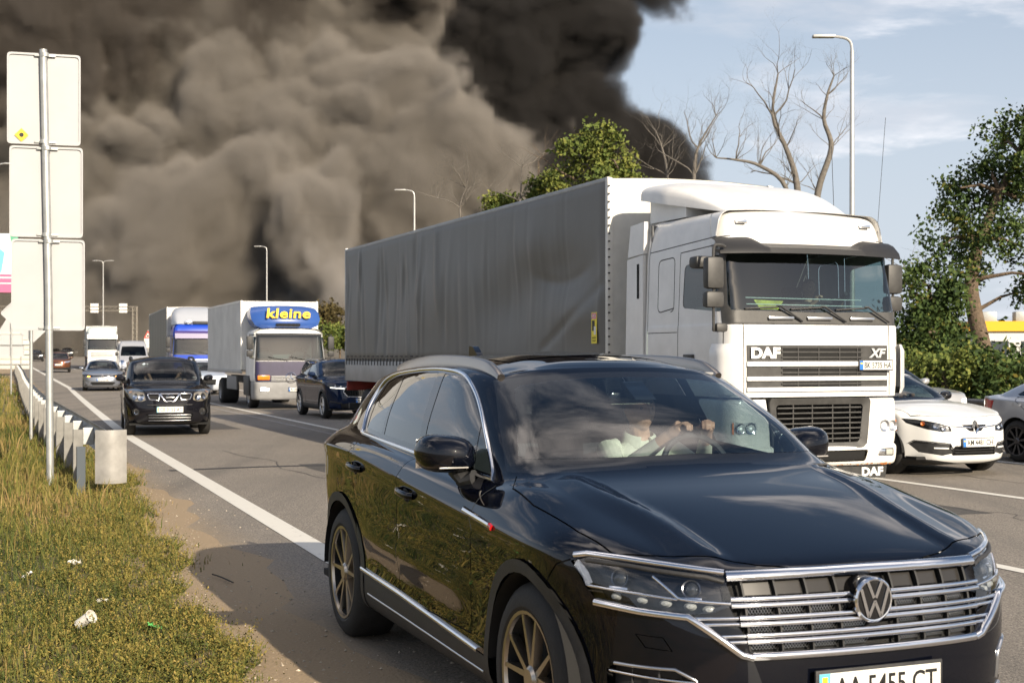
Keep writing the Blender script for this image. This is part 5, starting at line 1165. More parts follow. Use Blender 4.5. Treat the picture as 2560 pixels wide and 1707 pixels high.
    # wipers and holders on the dark panel
    for y0 in (-.50, .10, .72):
        MB().tube([(fx(y0, 2.07) + .03, y0 + .28, 2.06), (fx(y0, 2.2) + .05, y0 - .02, 2.235), (fx(y0 - .2, 2.2) + .03, y0 - .06, 2.235)], .012, 6).build('wiper', PLASTIC, root)
        MB().tube([(fx(y0 - .4, 2.2) + .02, y0 - .46, 2.20), (fx(y0, 2.2) + .03, y0 - .02, 2.225)], .010, 6).build('wiper', PLASTIC, root)
    for y0 in (-.50, .02, .62): MB().box((fx(y0, 2.09) + .004, y0 - .17, 2.075), (fx(y0, 2.09) + .035, y0 + .17, 2.115), .012).build('step_grip', SATIN, root)
    MB().tube([(-1.15, 1.02, 3.36), (-1.35, 1.12, 4.35)], .004, 5).build('aerial', PLASTIC, root); MB().tube([(-.42, 1.12, 3.10), (-.55, 1.35, 4.6)], .003, 5).build('aerial', PLASTIC, root)
    # cabin
    it = MB(); it.prism([(-.16, 2.10), (-.35, 2.16), (-.62, 2.12), (-.70, 1.9), (-.25, 1.6)], -1.12, 1.12, 'y'); it.build('dashboard', DASHM, root)
    MB().box((-1.98, -1.15, 1.24), (-1.94, 1.15, 3.3)).build('cab_back', mat('cab lining', (.16, .16, .16), .9), root); MB().box((-1.98, -1.17, 1.22), (-.05, 1.17, 1.30)).build('cab_floor', DARK, root)
    MB().box((-1.95, -1.12, 3.0), (-.5, 1.12, 3.03)).build('bunk', HEADLINER, root)
    for y in (-.62, .62): seat(root, -1.05, y, 1.72)
    steering(root, (-.62, .62, 2.18), .23, R(50))
    for z in (2.26, 2.335): MB().tube([(-.20 - (z - 2.2) * .25, -.85, z), (-.20 - (z - 2.2) * .25, .75, z - .01)], .006, 5).build('curtain_cord', mat('white cord', (.8, .8, .78), .6), root)
    MB().prism([(-.75, 2.31), (-.35, 2.30), (-.42, 2.20), (-.66, 2.20)], -.22, -.215, 'x').build('pennant', mat('yellow pennant', (.75, .60, .10), .6, noise=(12, .5, 2)), root)
    # chassis between cab and trailer
    c = MB(); c.box((-6.5, -.42, .75), (-.6, -.34, 1.0)); c.box((-6.5, .34, .75), (-.6, .42, 1.0)); c.box((-4.0, -1.15, .5), (-2.5, -.75, .95), .08); c.box((-4.0, .75, .5), (-2.5, 1.15, .95), .08); c.build('chassis', TRUCK_STEEL, root)
    for s in (-1, 1): truck_wheel(root, -5.1, s * 1.24, s, .51, True)
    tarp = mat('grey trailer tarpaulin', (.128, .123, .113), .40, noise=(.55, .10), bump=(2.0, .12, .05), spec=.4)
    trailer(root, -2.98, -16.3, 2.54, 1.56, 4.05, tarp)
    # lacing down the front corner, warning sticker
    lc = MB()
    for k in range(22): z = 1.7 + k * .105; lc.box((-2.940, -1.288, z), (-2.918, -1.262, z + .020), .004)
    lc.build('lacing', TRUCK_STEEL, root)
    M_ = frame((-3.30, -1.316, 2.04), (1, 0, 0), (0, 0, 1))
    p_ = MB().box((-.085, -.21, 0), (.085, .21, .003)).build('warning_sticker', mat('sticker yellow', (.80, .66, .05), .5), root); p_.data.transform(M_)
    for nm, (a, b), m_ in (('sticker_band', ((-.075, .12, .0032), (.075, .20, .0045)), REDLENS), ('sticker_mark', ((-.06, -.04, .0032), (.02, .10, .0045)), INK), ('sticker_mark', ((.0, -.09, .0046), (.06, .02, .0055)), PLATEW)):
        q = MB().box(*_swap(a, b)).build(nm, m_, p_); q.data.transform(M_)
    text('ANGLES', .034, M_ @ Matrix.Translation((0, -.135, .004)), INK, p_, depth=.0005); text('MORTS', .034, M_ @ Matrix.Translation((0, -.175, .004)), INK, p_, depth=.0005); text('ATTENTION', .026, M_ @ Matrix.Translation((0, .16, .005)), PLATEW, p_, depth=.0005)
def _swap(a, b): return a, b
def loft_tall(WHITE, GREY, s, root):
    b = MB(); pts = []
    for z in np.linspace(1.22, 1.80, 9):
        k = min(1, (z - 1.22) / .04) * min(1, (1.80 - z) / .05); k = max(.15, k) ** .5
        pts.append([(-.36, s * (1.20 + .055 * k), z), (-.16, s * (1.20 + .085 * k), z), (-.05, s * (1.17 + .07 * k), z), (.02, s * (1.10 + .03 * k), z)])
    b.grid(pts); return b.build('corner_guide', WHITE, root, 60)
daf = thing('semi_truck', 'white semi truck with grey curtain trailer standing behind the black SUV', 'truck', (3.565, 15.77, 0), R(22.0 - 90))
build_daf(daf)
def cab(root, hw, zf, zb, ws0, ws1, top, xr, rake, paint, lowpaint=None, frame_m=None, visor=None, panel=None, mirrors=True, driver_side=1, glass_m=None, wheel_x=-1.35, wr=.48, corner=.20, arm=.22):
    """flat-fronted lorry cab: zf bumper foot, zb top of bumper, ws0/ws1 foot and top of the windscreen"""
    rows = [(zb, 0, hw - .03, corner), (zb + .1, .0, hw, corner), ((zb + ws0) / 2, -.01, hw, corner), (ws0 - .06, -.02, hw, corner), (ws0 + .05, -.03 - rake * .05, hw, corner), ((ws0 + ws1) / 2, -.02 - rake * (ws1 - ws0) / 2, hw - .01, corner), (ws1, -.02 - rake * (ws1 - ws0), hw - .03, corner),
            (ws1 + (top - ws1) * .5, -.04 - rake * (ws1 - ws0) * 1.3, hw - .06, corner + .04), (top - .05, -.10 - rake * (ws1 - ws0) * 1.6, hw - .12, corner + .08), (top, -.20 - rake * (ws1 - ws0) * 1.8, hw - .2, corner + .1)]
    sh = loft_shell(rows, xr, top + .03, 4, 3)
    for s in (-1, 1):
        t = 'r' if s < 0 else 'l'
        sh.cut('door' + t, [(-.14, zb + .02), (-.14, ws1), (-1.10, ws1), (-1.12, zb + .02)], 'side', s)
        sh.cut('doorwin' + t, round_poly([(-.22, ws0 - .02), (-.26, ws1 - .05), (-1.02, ws1 - .05), (-1.04, ws0 + .05)], .06), 'side', s)
        gapline(sh, [(-.14, zb + .02), (-.14, ws1), (-1.10, ws1), (-1.12, zb + .02)], .014, 'side', s)
        sh.cut('frame', [(s * a, b) for a, b in [(0, ws0 - .07), (0, ws1 + .06), (hw - .09, ws1 + .05), (hw - .03, ws0 - .07)]], 'front', 0, cond=lambda c, n: c.y * s > -1e-4 and n.x > .3)
        sh.cut('screen', [(s * a, b) for a, b in [(0, ws0), (0, ws1), (hw - .16, ws1), (hw - .12, ws1 - .06), (hw - .085, ws0 + .07), (hw - .12, ws0)]], 'front', 0, cond=lambda c, n: c.y * s > -1e-4 and n.x > .25)
    sh.cut('low', [(-hw - .1, zb - .1), (-hw - .1, ws0 - .08), (hw + .1, ws0 - .08), (hw + .1, zb - .1)], 'front', 0, only=['body'], cond=lambda c, n: n.x > .35)
    sh.split({'body': ('cab', paint, None, 0), 'doorr': ('door', paint, None, 0), 'doorl': ('door', paint, None, 0), 'doorwinr': ('door_window', CLEAR_GLASS, 'doorr', -.004), 'doorwinl': ('door_window', CLEAR_GLASS, 'doorl', -.004), 'gap': ('panel_gap', TRUCK_STEEL, None, -.005), 'frame': ('windscreen_frame', frame_m or PLASTIC, None, .002), 'screen': ('windscreen', glass_m or TRUCK_GLASS, None, .004), 'low': ('front_panel', lowpaint or paint, None, .0)}, root)
    fx = lambda y, z: (sh.on_front(y, z) or Vector((-.1, y, z))).x
    it = MB(); it.prism([(-.18, ws0 - .08), (-.45, ws0 - .02), (-.65, ws0 - .1), (-.65, ws0 - .5), (-.2, ws0 - .5)], -hw + .1, hw - .1, 'y'); it.build('dashboard', DASHM, root)
    MB().box((xr + .03, -hw + .06, zb), (xr + .06, hw - .06, top - .1)).build('cab_back', mat('cab lining', (.16, .16, .16), .9), root)
    for y in (-.55, .55): seat(root, -1.0, y, ws0 - .45)
    steering(root, (-.62, .55, ws0 + .02), .22, R(50))
    for y0 in (-.45, .25): MB().tube([(fx(y0, ws0) + .03, y0 + .35, ws0 - .06), (fx(y0, ws0 + .08) + .03, y0 - .25, ws0 + .05)], .012, 5).build('wiper', PLASTIC, root)
    if mirrors:
        for s in (-1, 1):
            mr = bpy.data.objects.new('mirror', None); COL.objects.link(mr); mr.parent = root; mr.empty_display_size = .1; ym = s * (hw + arm)
            MB().tube([(-.15, s * hw, ws1), (.0, ym, ws1 + .02), (.0, ym, ws0 + .02), (-.15, s * hw, ws0)], .018, 6).build('mirror_arm', PLASTIC, mr)
            MB().box((.05, ym - .10, ws0 + .28), (-.06, ym + .10, ws1 - .04), .04).build('housing', PLASTIC, mr); MB().box((.05, ym - .10, ws0 + .06), (-.06, ym + .10, ws0 + .25), .04).build('housing', PLASTIC, mr)
    for s in (-1, 1): truck_wheel(root, wheel_x, s * (hw - .02), s, wr)
    return sh, fx
def bumper(root, hw, z0, z1, m, lamp_z, lamp_y=(.70, 1.0), amber=None, lit=True, gap=None):
    b = loft_shell([(z0, -.02, hw - .05, .2), (z0 + .04, .04, hw - .01, .22), (z1 - .05, .05, hw, .22), (z1 - .005, .01, hw - .02, .22)], -.65, z1 - .004, 4, 3, stations=(-.35, -.5))
    b.split({'body': ('bumper', m, None, 0)}, root)
    for s in (-1, 1):
        y0, y1 = lamp_y; x = min((b.on_front(s * y, lamp_z) or Vector((0, 0, 0))).x for y in (y0, y1))
        h = MB().box((x - .03, s * y0, lamp_z - .075), (x + .015, s * y1, lamp_z + .075), .03).build('headlight', REFLECTOR, root)
        MB().box((x + .01, s * (y0 + .03), lamp_z - .05), (x + .022, s * (y1 - .03), lamp_z + .05), .02).build('lamp_lens', LAMPLIT if lit else mat('smoked lens', (.42, .42, .38), .15, coat=1), h)
    return b
def build_kleine(root):
    W = mat('white box truck paint', (.74, .74, .72), .38, noise=(1.5, .07)); PUR = mat('faded purple paint', (.030, .026, .062), .40, noise=(2.5, .2)); BL = mat('blue deflector', (.030, .085, .30), .35, coat=.4, noise=(1.2, .12))
    sh, fx = cab(root, 1.12, .31, .86, 1.58, 2.32, 2.52, -1.65, .26, W, PUR, arm=.16, wheel_x=-1.30, wr=.46)
    bumper(root, 1.14, .32, .85, mat('grey bumper', (.22, .22, .22), .6, noise=(4, .15)), .62, (.66, .98))
    g = MB(); g.prism([(-.55, 1.02), (.55, 1.02), (.42, .86), (-.42, .86)], .0, .02, 'x'); g = g.build('grille', DARK, root)
    for z in (.90, .945, .99, 1.03): MB().box((.015, -.62, z - .012), (.04, .62, z + .012), .005).build('grille_slat', mat('pale slat', (.42, .42, .42), .5), g)
    st = MB(); st.lathe([(.16, .045), (.175, .055), (.16, .065)], 'x', 28, (0, 0, .98))
    for a in (90, 210, 330): st.tube([(.052, 0, .98), (.052, .155 * math.cos(R(a)), .98 + .155 * math.sin(R(a)))], [.018, .005], 6)
    st.build('star_badge', CHROME, g)
    for s in (-1, 1): MB().box((-.01, s * .66, .92), (.02, s * 1.04, 1.06), .02).build('indicator', AMBER, root)
    plate(root, frame((.075, .18, .62), (0, 1, 0), (0, 0, 1)), 'BI 0887 EC', False)
    # curved wind deflector carrying the name
    d = MB(); rows = []
    for z, w, x, dr in ((2.56, .78, -.50, .15), (2.66, 1.0, -.42, .22), (2.85, 1.10, -.46, .30), (3.08, 1.10, -.62, .36), (3.22, 1.04, -.80, .40), (3.27, .98, -1.0, .42)):
        rows.append([(x - dr * (abs(y) ** 2.6), w * y, z - .03 * y * y) for y in np.linspace(-1, 1, 21)])
    d.grid(rows); df = d.build('roof_deflector', BL, root, 60)
    d2 = MB(); d2.grid([[(-1.5, p[1], p[2]) for p in r_] for r_ in rows]); 
    e = MB(); e.grid([[rows[i][0], (-1.5, rows[i][0][1], rows[i][0][2])] for i in range(6)]); e.grid([[rows[i][-1], (-1.5, rows[i][-1][1], rows[i][-1][2])] for i in range(6)]); e.grid([rows[-1], [(-1.5, p[1], p[2]) for p in rows[-1]]]); e.grid([rows[0], [(-1.5, p[1], p[2]) for p in rows[0]]]); e.build('deflector_side', BL, df, 50)
    nn = Vector((1, 0, .55)).normalized(); t = text('kleine', .46, frame((-.46, 0, 2.99), (0, 1, 0), (-.42, 0, 1)), mat('yellow lettering', (.80, .52, .02), .45), df, 'name_lettering', depth=.02, bold=.010, width=1.22, shear=.14, spacing=1.06)
    MB().box((-.44, -.38, 2.60), (-.36, .38, 2.69), .02).build('deflector_slot', DARK, df)
    # box body
    x0, x1, z0, z1, hw = -1.75, -8.9, 1.22, 3.44, 1.25
    BOX = mat('grimy white box panel', (.56, .56, .54), .5, noise=(.9, .16), bump=(1.5, .1, .03)); BF = mat('white box front', (.76, .75, .71), .4, noise=(1.2, .06))
    for s in (-1, 1):
        for k in range(4):
            a, b = x0 + (x1 - x0) * k / 4, x0 + (x1 - x0) * (k + 1) / 4; MB().box((b + .004, s * hw, z0), (a - .004, s * (hw - .03), z1 - .03)).build('side_panel', BOX, root)
        MB().box((x1, s * (hw + .012), z0 - .12), (x0, s * (hw - .04), z0), .01).build('side_rail', ALU, root); MB().box((x1, s * (hw + .012), z1 - .05), (x0, s * (hw - .04), z1 + .01), .01).build('top_rail', BF, root)
        MB().box((x0 - .04, s * (hw - .05), z0), (x0 + .012, s * (hw + .014), z1 + .005), .012).build('corner_post', BF, root)
        MB().box((-3.0, s * 1.20, .55), (-4.9, s * 1.14, 1.0), .02).build('side_guard', mat('grey guard', (.20, .20, .20), .6), root)
        truck_wheel(root, -6.2, s * 1.22, s, .46, True)
        MB().box((-.9, s * 1.16, .40), (-1.9, s * .95, 1.05), .06).build('mudguard', PLASTIC, root)
    MB().box((x0 - .02, -hw, z0), (x0, hw, z1)).build('box_front', BF, root); MB().box((x1, -hw, z1 - .02), (x0, hw, z1)).build('box_roof', BF, root); MB().box((x1, -hw, z0), (x1 + .03, hw, z1)).build('box_rear', BF, root); MB().box((x1, -hw, z0 - .03), (x0, hw, z0)).build('box_floor', TRUCK_STEEL, root)
    c = MB(); c.box((-8.7, -.42, .72), (-.5, -.32, .98)); c.box((-8.7, .32, .72), (-.5, .42, .98)); c.build('chassis', TRUCK_STEEL, root)
def front_stripes(root, fx, hw, z0, z1, n, white, dark):
    g = MB().box((.0, -hw, z0), (.025, hw, z1), .01).build('grille', dark, root)
    for k in range(n):
        z = z0 + (z1 - z0) * (k + .5) / n; MB().box((.02, -hw, z - (z1 - z0) / n * .26), (.05, hw, z + (z1 - z0) / n * .26), .008).build('grille_stripe', white, g)
def deflector(root, hw, z0, z1, m, x0=-.45, x1=-2.1):
    d = MB(); ring = []
    for t in np.linspace(0, 1, 10):
        x = x0 + (x1 - x0) * t; w = hw * (.86 + .14 * min(1, t * 2)); zt = z0 + .02 + (z1 - z0) * (1 - (1 - t) ** 1.9)
        ring.append([(x, w * (abs(math.cos(a)) ** .4) * (1 if math.cos(a) > 0 else -1), z0 + (zt - z0) * math.sin(a) ** .5) for a in np.linspace(0, math.pi, 17)])
    d.grid(ring); d.build('roof_deflector', m, root, 60)
def build_blue(root):
    B = mat('bright blue truck paint', (.012, .055, .42), .28, coat=.6); SIL = mat('grey deflector paint', (.36, .38, .42), .35, coat=.3)
    sh, fx = cab(root, 1.2, .35, .95, 1.72, 2.52, 3.10, -2.0, .20, B)
    bumper(root, 1.2, .32, .94, B, .62)
    MB().prism([(-.16, 2.50), (-.04, 2.42), (-.10, 2.66), (-.24, 2.78)], -1.1, 1.1, 'y').build('sun_visor', mat('purple sun visor', (.055, .035, .16), .35, coat=.4), root)
    for z in (1.42,): MB().box((.005, -1.02, z - .03), (.03, 1.02, z + .03), .01).build('grille_stripe', mat('white stripe', (.75, .75, .73), .4), root)
    g = MB().box((.0, -.8, .98), (.02, .8, 1.33), .02).build('grille', DARK, root)
    for z in np.linspace(1.02, 1.30, 5): MB().box((.015, -.78, z - .012), (.035, .78, z + .012), .004).build('grille_slat', SATIN, g)
    plate(root, frame((.07, 0, .50), (0, 1, 0), (0, 0, 1)), 'AI 2674 HH', False)
    deflector(root, 1.15, 3.08, 3.95, SIL)
    MB().box((-.50, -.62, 3.10), (-.30, -.30, 3.26), .04).build('roof_lamp', REFLECTOR, root); MB().box((-.52, -.25, 3.10), (-.34, .75, 3.24), .02).build('roof_lightbar', PLASTIC, root)
    trailer(root, -2.85, -16.2, 2.52, 1.4, 4.0, mat('olive grey tarpaulin', (.12, .12, .095), .5, noise=(.5, .15)), detail=False)
    for s in (-1, 1): truck_wheel(root, -4.9, s * 1.22, s, .5, True)
    MB().box((-6.5, -.42, .75), (-.6, .42, 1.0)).build('chassis', TRUCK_STEEL, root)
def build_white(root):
    W = mat('white lorry paint', (.78, .77, .74), .35, coat=.4)
    sh, fx = cab(root, 1.22, .35, .95, 1.72, 2.56, 2.98, -2.0, .18, W)
    bumper(root, 1.22, .32, .94, W, .62)
    MB().prism([(-.14, 2.62), (.06, 2.58), (.02, 2.94), (-.30, 3.0)], -1.22, 1.22, 'y').build('sun_visor', W, root)
    front_stripes(root, fx, .92, 1.0, 1.50, 4, W, PLASTIC)
    deflector(root, 1.22, 2.96, 3.66, mat('pale green grey paint', (.55, .60, .57), .4))
    trailer(root, -2.85, -16.2, 2.5, 1.4, 3.72, mat('pale tarpaulin', (.34, .36, .35), .5, noise=(.5, .12)), detail=False)
    for s in (-1, 1): truck_wheel(root, -4.9, s * 1.22, s, .5, True)
    MB().box((-6.5, -.42, .75), (-.6, .42, 1.0)).build('chassis', TRUCK_STEEL, root)
def build_far(root):
    W = mat('white lorry paint', (.78, .77, .74), .35, coat=.4)
    sh, fx = cab(root, 1.22, .35, .95, 1.80, 2.75, 3.5, -2.0, .15, W)
    bumper(root, 1.22, .32, .94, W, .62)
    g = MB().box((.0, -.75, .98), (.025, .75, 1.62), .05).build('grille', PLASTIC, root)
    for z in (1.15, 1.42): MB().box((.02, -.7, z - .03), (.045, .7, z + .03), .01).build('grille_stripe', SATIN, g)
    trailer(root, -2.85, -16.2, 2.5, 1.4, 3.9, mat('pale tarpaulin', (.34, .36, .35), .5), detail=False)
    for s in (-1, 1): truck_wheel(root, -4.9, s * 1.22, s, .5, True)
    MB().box((-6.5, -.42, .75), (-.6, .42, 1.0)).build('chassis', TRUCK_STEEL, root)
def place(name, label, cat, x, Y, deg, build, group=None):
    """stand a vehicle so that the middle of its nose is at photo column x, depth Y"""
    X, Yw = at_px(x, Y); o = thing(name, label, cat, (X, Yw, gz_at(X, Yw)), R(deg - 90), group); build(o); return o
place('box_truck', 'white box truck with blue deflector lettered kleine', 'truck', 727, 42.6, 21.0, build_kleine)
place('semi_truck', 'blue semi truck with olive trailer, half hidden by the lettered box truck', 'truck', 498, 64.0, 18.5, build_blue)
place('semi_truck', 'white semi truck with striped grille behind the silver sedan', 'truck', 256, 114.0, 18.0, build_white)
place('semi_truck', 'distant white semi truck seen behind the sign pole at the far end', 'truck', 112, 285.0, 18.5, build_far)
# ---------------------------------------------------------------- the other cars
def car_params(wb, fo, ro, hw, zlip, cowl, wst, roofz, rre, rwb, shoulder, belt, bw=.88, rw=.70, zs=.22, tail_z=None, nose_bow=1.0, trunk=False, crown=.05):
    """wheelbase, overhangs, half width, lip height, (x, z) of cowl, windscreen top, roof rear end, rear window foot; shoulder and belt heights (front, rear)"""
    xt = -(wb + ro); st = [fo * .34, 0, -.45, -.9, -(wb * .58), -(wb * .83), -wb, -(wb + ro * .45)]
    cx, cz = cowl; wx, wz = wst; ex, ez = rre; bx, bz = rwb; B = hw * bw; Q = hw * rw; zt = tail_z or shoulder[1]
    def sidez(x, a, b): u = (x - cx) / (bx - cx); return a + (b - a) * min(1, max(0, u))
    bel = [(cx, 0, cz), (cx - .005, .31 * B, cz - .003), (cx - .03, .54 * B, cz - .008), (cx - .07, .735 * B, cz - .014), (cx - .13, .868 * B, cz - .024)]
    xs = [cx - .23, cx - .35, cx - .53, cx - .77, cx + (bx - cx) * .48, cx + (bx - cx) * .70, cx + (bx - cx) * .84, cx + (bx - cx) * .94]; ys = [.937, .971, .99, 1, 1, .99, .965, .92]
    bel += [(x, B * y, (cz - .045 + (belt[0] - cz + .045) * min(1, k / 2)) if k < 2 else sidez(x, *belt)) for k, (x, y) in enumerate(zip(xs, ys))]
    bel += [(bx + .04, B * .83, bz), (bx + .01, B * .66, bz), (bx - .0, B * .34, bz), (bx, 0, bz)]
    ro_ = [(wx, 0, wz), (wx - .01, .33 * Q, wz - .002), (wx - .035, .58 * Q, wz - .010), (wx - .065, .78 * Q, wz - .024), (wx - .11, .905 * Q, wz - .040)]
    L_ = ex - wx; fx = [.09, .15, .23, .33, .50, .68, .82, .93]; fy = [.963, .99, 1, 1, .993, .974, .945, .90]
    top = lambda x: float(pchip([ex, ex + (wx - ex) * .45, wx], [ez - .035, roofz - .10, wz - .032])(x))
    ro_ += [(wx + L_ * a, Q * b, top(wx + L_ * a)) for a, b in zip(fx, fy)]
    ro_ += [(ex + .10, Q * .83, ez - .03), (ex + .04, Q * .66, ez - .015), (ex, Q * .34, ez - .004), (ex, 0, ez)]
    h = zlip
    low = [(zs, zs - .03, zs + .03, fo - .20, hw * .82, xt + .20), (zs + .03, zs + .02, zs + .07, fo - .07, hw * .94, xt + .08), (zs + .15, zs + .14, zs + .19, fo - .015, hw * .978, xt + .015), (zs + .28, .48, zs + .33, fo, hw * .975, xt), (zs + (h - zs) * .62, .62, zt * .68, fo - .01, hw * .982, xt + .01),
           (zs + (h - zs) * .85, shoulder[0] * .88, zt * .86, fo - .035, hw * .997, xt + .03), (h, shoulder[0], zt, fo - .085, hw, xt + (.04 if trunk else .07))]
    fr = [(0, 0), (.30, .012 * nose_bow), (.53, .05 * nose_bow), (.73, .13 * nose_bow), (.90, .32 * nose_bow)]
    return dict(w=hw, wf=.955, wr=.94, rax=-wb, front=fr, sx=st, rear=[(.90, .22), (.72, .07), (.38, .015), (0, 0)],
        plan=[(xt, .93), (-(wb + ro * .5), .975), (-wb, .995), (-wb * .5, 1.0), (0, .998), (fo * .4, .975), (fo * .7, .93)], shoulder=[(xt, zt), (-wb, shoulder[1]), (-.4, shoulder[0] + .02), (.3, shoulder[0] - .01), (fo, h + .02)], low=low,
        hood=[(fo - .08, h + .004), (fo - .17, h + .045), (fo - .35, h + (cz - h) * .38), (fo * .32, h + (cz - h) * .62), (cx + .3, h + (cz - h) * .90), (cx, cz - .005)], hooddrop=.05, lipdrop=.015, belt=bel, roof=ro_, spine=(wx - .25, ex + .22, 0),
        roofline=[(ex, ez + .01), (ex + .35, roofz - .035), ((wx + ex) / 2, roofz), (wx - .35, roofz - .012), (wx - .1, wz + .03)], crown=crown, bulge=.012)
def build_car(root, P, paint, S):
    """S: lamp, grille and window outlines and other looks of one car"""
    nu = S.get('nu', 6); sh = Shell(body_mesh(make_net(P), nu, S.get('nv', 4)))
    bel, rf = P['belt'], P['roof']; wb = P['rax']; hw = P['w']; clad = S.get('clad', None); wr = S.get('wr', .34); fine = S.get('fine', True)
    zb = lambda x: float(pchip(*zip(*sorted((p[0], p[2]) for p in bel[5:13])))(x)); zr = lambda x: float(pchip(*zip(*sorted((p[0], p[2]) for p in rf[5:14])))(x))
    xB = S.get('xB', (bel[5][0] + bel[12][0]) / 2 + .05); T = {'body': ('body', paint, None, 0), 'gap': ('panel_gap', DARK, None, -.005), 'frit': ('windscreen_border', GLOSSBLACK, None, 0), 'screen': ('windscreen', S.get('ws', DARK_WS), None, .002), 'hole': None}
    a0 = bel[7][0] - .02; a1 = rf[6][0] - .10; xa2 = (a0 + a1) / 2
    fw = [(a0, zb(a0) + .025), (xa2 + .03, (zb(a0) + zr(a1)) / 2 + .02), (a1, zr(a1) - .055), (xB + .04, zr(xB) - .055), (xB + .03, zb(xB) + .025)]
    c0 = bel[12][0] + S.get('c0', .10); c1 = rf[11][0] + S.get('c1', .05)
    rw_ = [(xB - .04, zb(xB) + .025), (xB - .03, zr(xB) - .055), (c1, zr(c1) - .055), (c0, zb(c0) + .05), (c0 + .06, zb(c0) + .03)]
    for s in (-1, 1):
        t = 'r' if s < 0 else 'l'; dz0 = P['low'][1][1] + .16
        dF = [(-.42, dz0), (-.40, P['shoulder'][2][1] + .02), (xB, zb(xB) + .01), (xB, dz0)]; dR = [(xB - .008, dz0), (xB - .008, zb(xB) + .01), (c0 + .02, zb(c0) + .01), (wb + .40, dz0 + .35), (wb + .44, dz0)]
        if fine:
            sh.cut('dF' + t, dF, 'side', s); sh.cut('dR' + t, dR, 'side', s); T['dF' + t] = T['dR' + t] = ('door', paint, None, 0)
        sh.cut('wF' + t, fw, 'side', s); sh.cut('wR' + t, rw_, 'side', s); T['wF' + t] = ('window', S.get('glass', CLEAR_GLASS), 'dF' + t, -.004); T['wR' + t] = ('window', S.get('rglass', SIDE_GLASS), 'dR' + t, -.004)
        if fine:
            gapline(sh, dF + dF[:1], .008, 'side', s, ['body', 'dF' + t, 'dR' + t]); gapline(sh, dR, .008, 'side', s, ['body', 'dF' + t, 'dR' + t])
        for k, cx in enumerate((0, wb)):
            sh.cut('hole', circle_poly(cx, wr, wr + .045, 28), 'side', s, cond=lambda c, n: abs(c.y) > .5)
            if clad:
                key = 'clad%d%s' % (k, t); sh.cut(key, circle_poly(cx, wr, wr + .095, 28), 'side', s, cond=lambda c, n: abs(c.y) > .5 and (c.x - cx) ** 2 + (c.z - wr) ** 2 > (wr + .03) ** 2, only=['body', 'dF' + t, 'dR' + t, 'gap']); T[key] = ('arch_cladding', PLASTIC, None, .008)
        if clad:
            sh.cut('sill' + t, [(-.3, .1), (-.3, dz0 - .04), (wb + .3, dz0 - .04), (wb + .3, .1)], 'side', s, only=['body', 'gap', 'dF' + t, 'dR' + t], cond=lambda c, n: abs(c.y) > .5); T['sill' + t] = ('sill', PLASTIC, None, .003)
        H = lambda pts: [(s * a, b) for a, b in pts]
        by, bz_ = bel[4][1], bel[4][2]; ry, rz_ = rf[4][1], rf[4][2]
        sh.cut('frit', H([(0, bel[0][2] + .004), (0, rf[0][2] - .006), (rf[2][1], rf[2][2] - .008), (ry, rz_ - .012), ((by + ry) / 2 + .012, (bz_ + rz_) / 2), (by + .015, bz_ + .01), (by * .8, bz_ + .012)]), 'front', 0, cond=lambda c, n: c.y * s > -1e-4 and rf[4][0] - .06 < c.x < bel[0][0] + .05)
        sh.cut('screen', H([(0, bel[0][2] + .045), (0, rf[0][2] - .03), (rf[2][1], rf[2][2] - .035), (ry - .04, rz_ - .045), ((by + ry) / 2 - .025, (bz_ + rz_) / 2), (by - .04, bz_ + .055), (by * .8, bz_ + .05)]), 'front', 0, cond=lambda c, n: c.y * s > -1e-4 and rf[4][0] - .06 < c.x < bel[0][0] + .05, only=['frit'])
        e0, e1 = bel[15], rf[15]
        sh.cut('back', H([(0, e0[2] + .04), (0, e1[2] - .05), (rf[13][1] - .04, rf[13][2] - .06), (bel[13][1] - .04, e0[2] + .05)]), 'rear', 0, cond=lambda c, n: c.y * s > -1e-4 and c.x < (wb * .5), only=['body']); T['back'] = ('rear_window', S.get('rglass', SIDE_GLASS), None, 0)
        xt = P['low'][3][5]; tl = S.get('tail', [(.48 * hw, P['low'][-1][2] - .16), (.48 * hw, P['low'][-1][2] - .05), (.86 * hw, P['low'][-1][2] - .02), (.97 * hw, P['low'][-1][2] - .05), (.95 * hw, P['low'][-1][2] - .20), (.80 * hw, P['low'][-1][2] - .20)])
        sh.cut('tail' + t, H(tl), 'rear', 0, cond=lambda c, n: c.x < wb - .2); T['tail' + t] = ('tail_lamp', REDLENS, None, .004)
        for nm, poly, spec in S.get('front_regions', []):      # outlines in front view on both sides
            key = nm + t; sh.cut(key, H(poly), 'front', 0, cond=lambda c, n: c.x > 0 and c.y * s > -1e-4); T[key] = spec
        Hd = [(bel[0][0] + .02, 0), (P['low'][-1][3] - .02, 0), (P['low'][-1][3] - .05, .28), (P['low'][-1][3] - .16, hw * .66), (P['low'][-1][3] - .36, hw * .84), (.1, hw * .90), (bel[4][0], bel[4][1] + .05)]
        if fine:
            sh.cut('hood', [(a, s * b) for a, b in Hd], 'top', 0, cond=lambda c, n: c.z < bel[0][2] and c.x > bel[4][0] and c.y * s > -1e-4, only=['body']); T['hood'] = ('hood', paint, None, .001)
            gapline(sh, [(a, s * b) for a, b in Hd[1:]], .007, 'top', 0, ['body', 'hood'], cond=lambda c, n: c.z < bel[0][2])
    parts = sh.split(T, root)
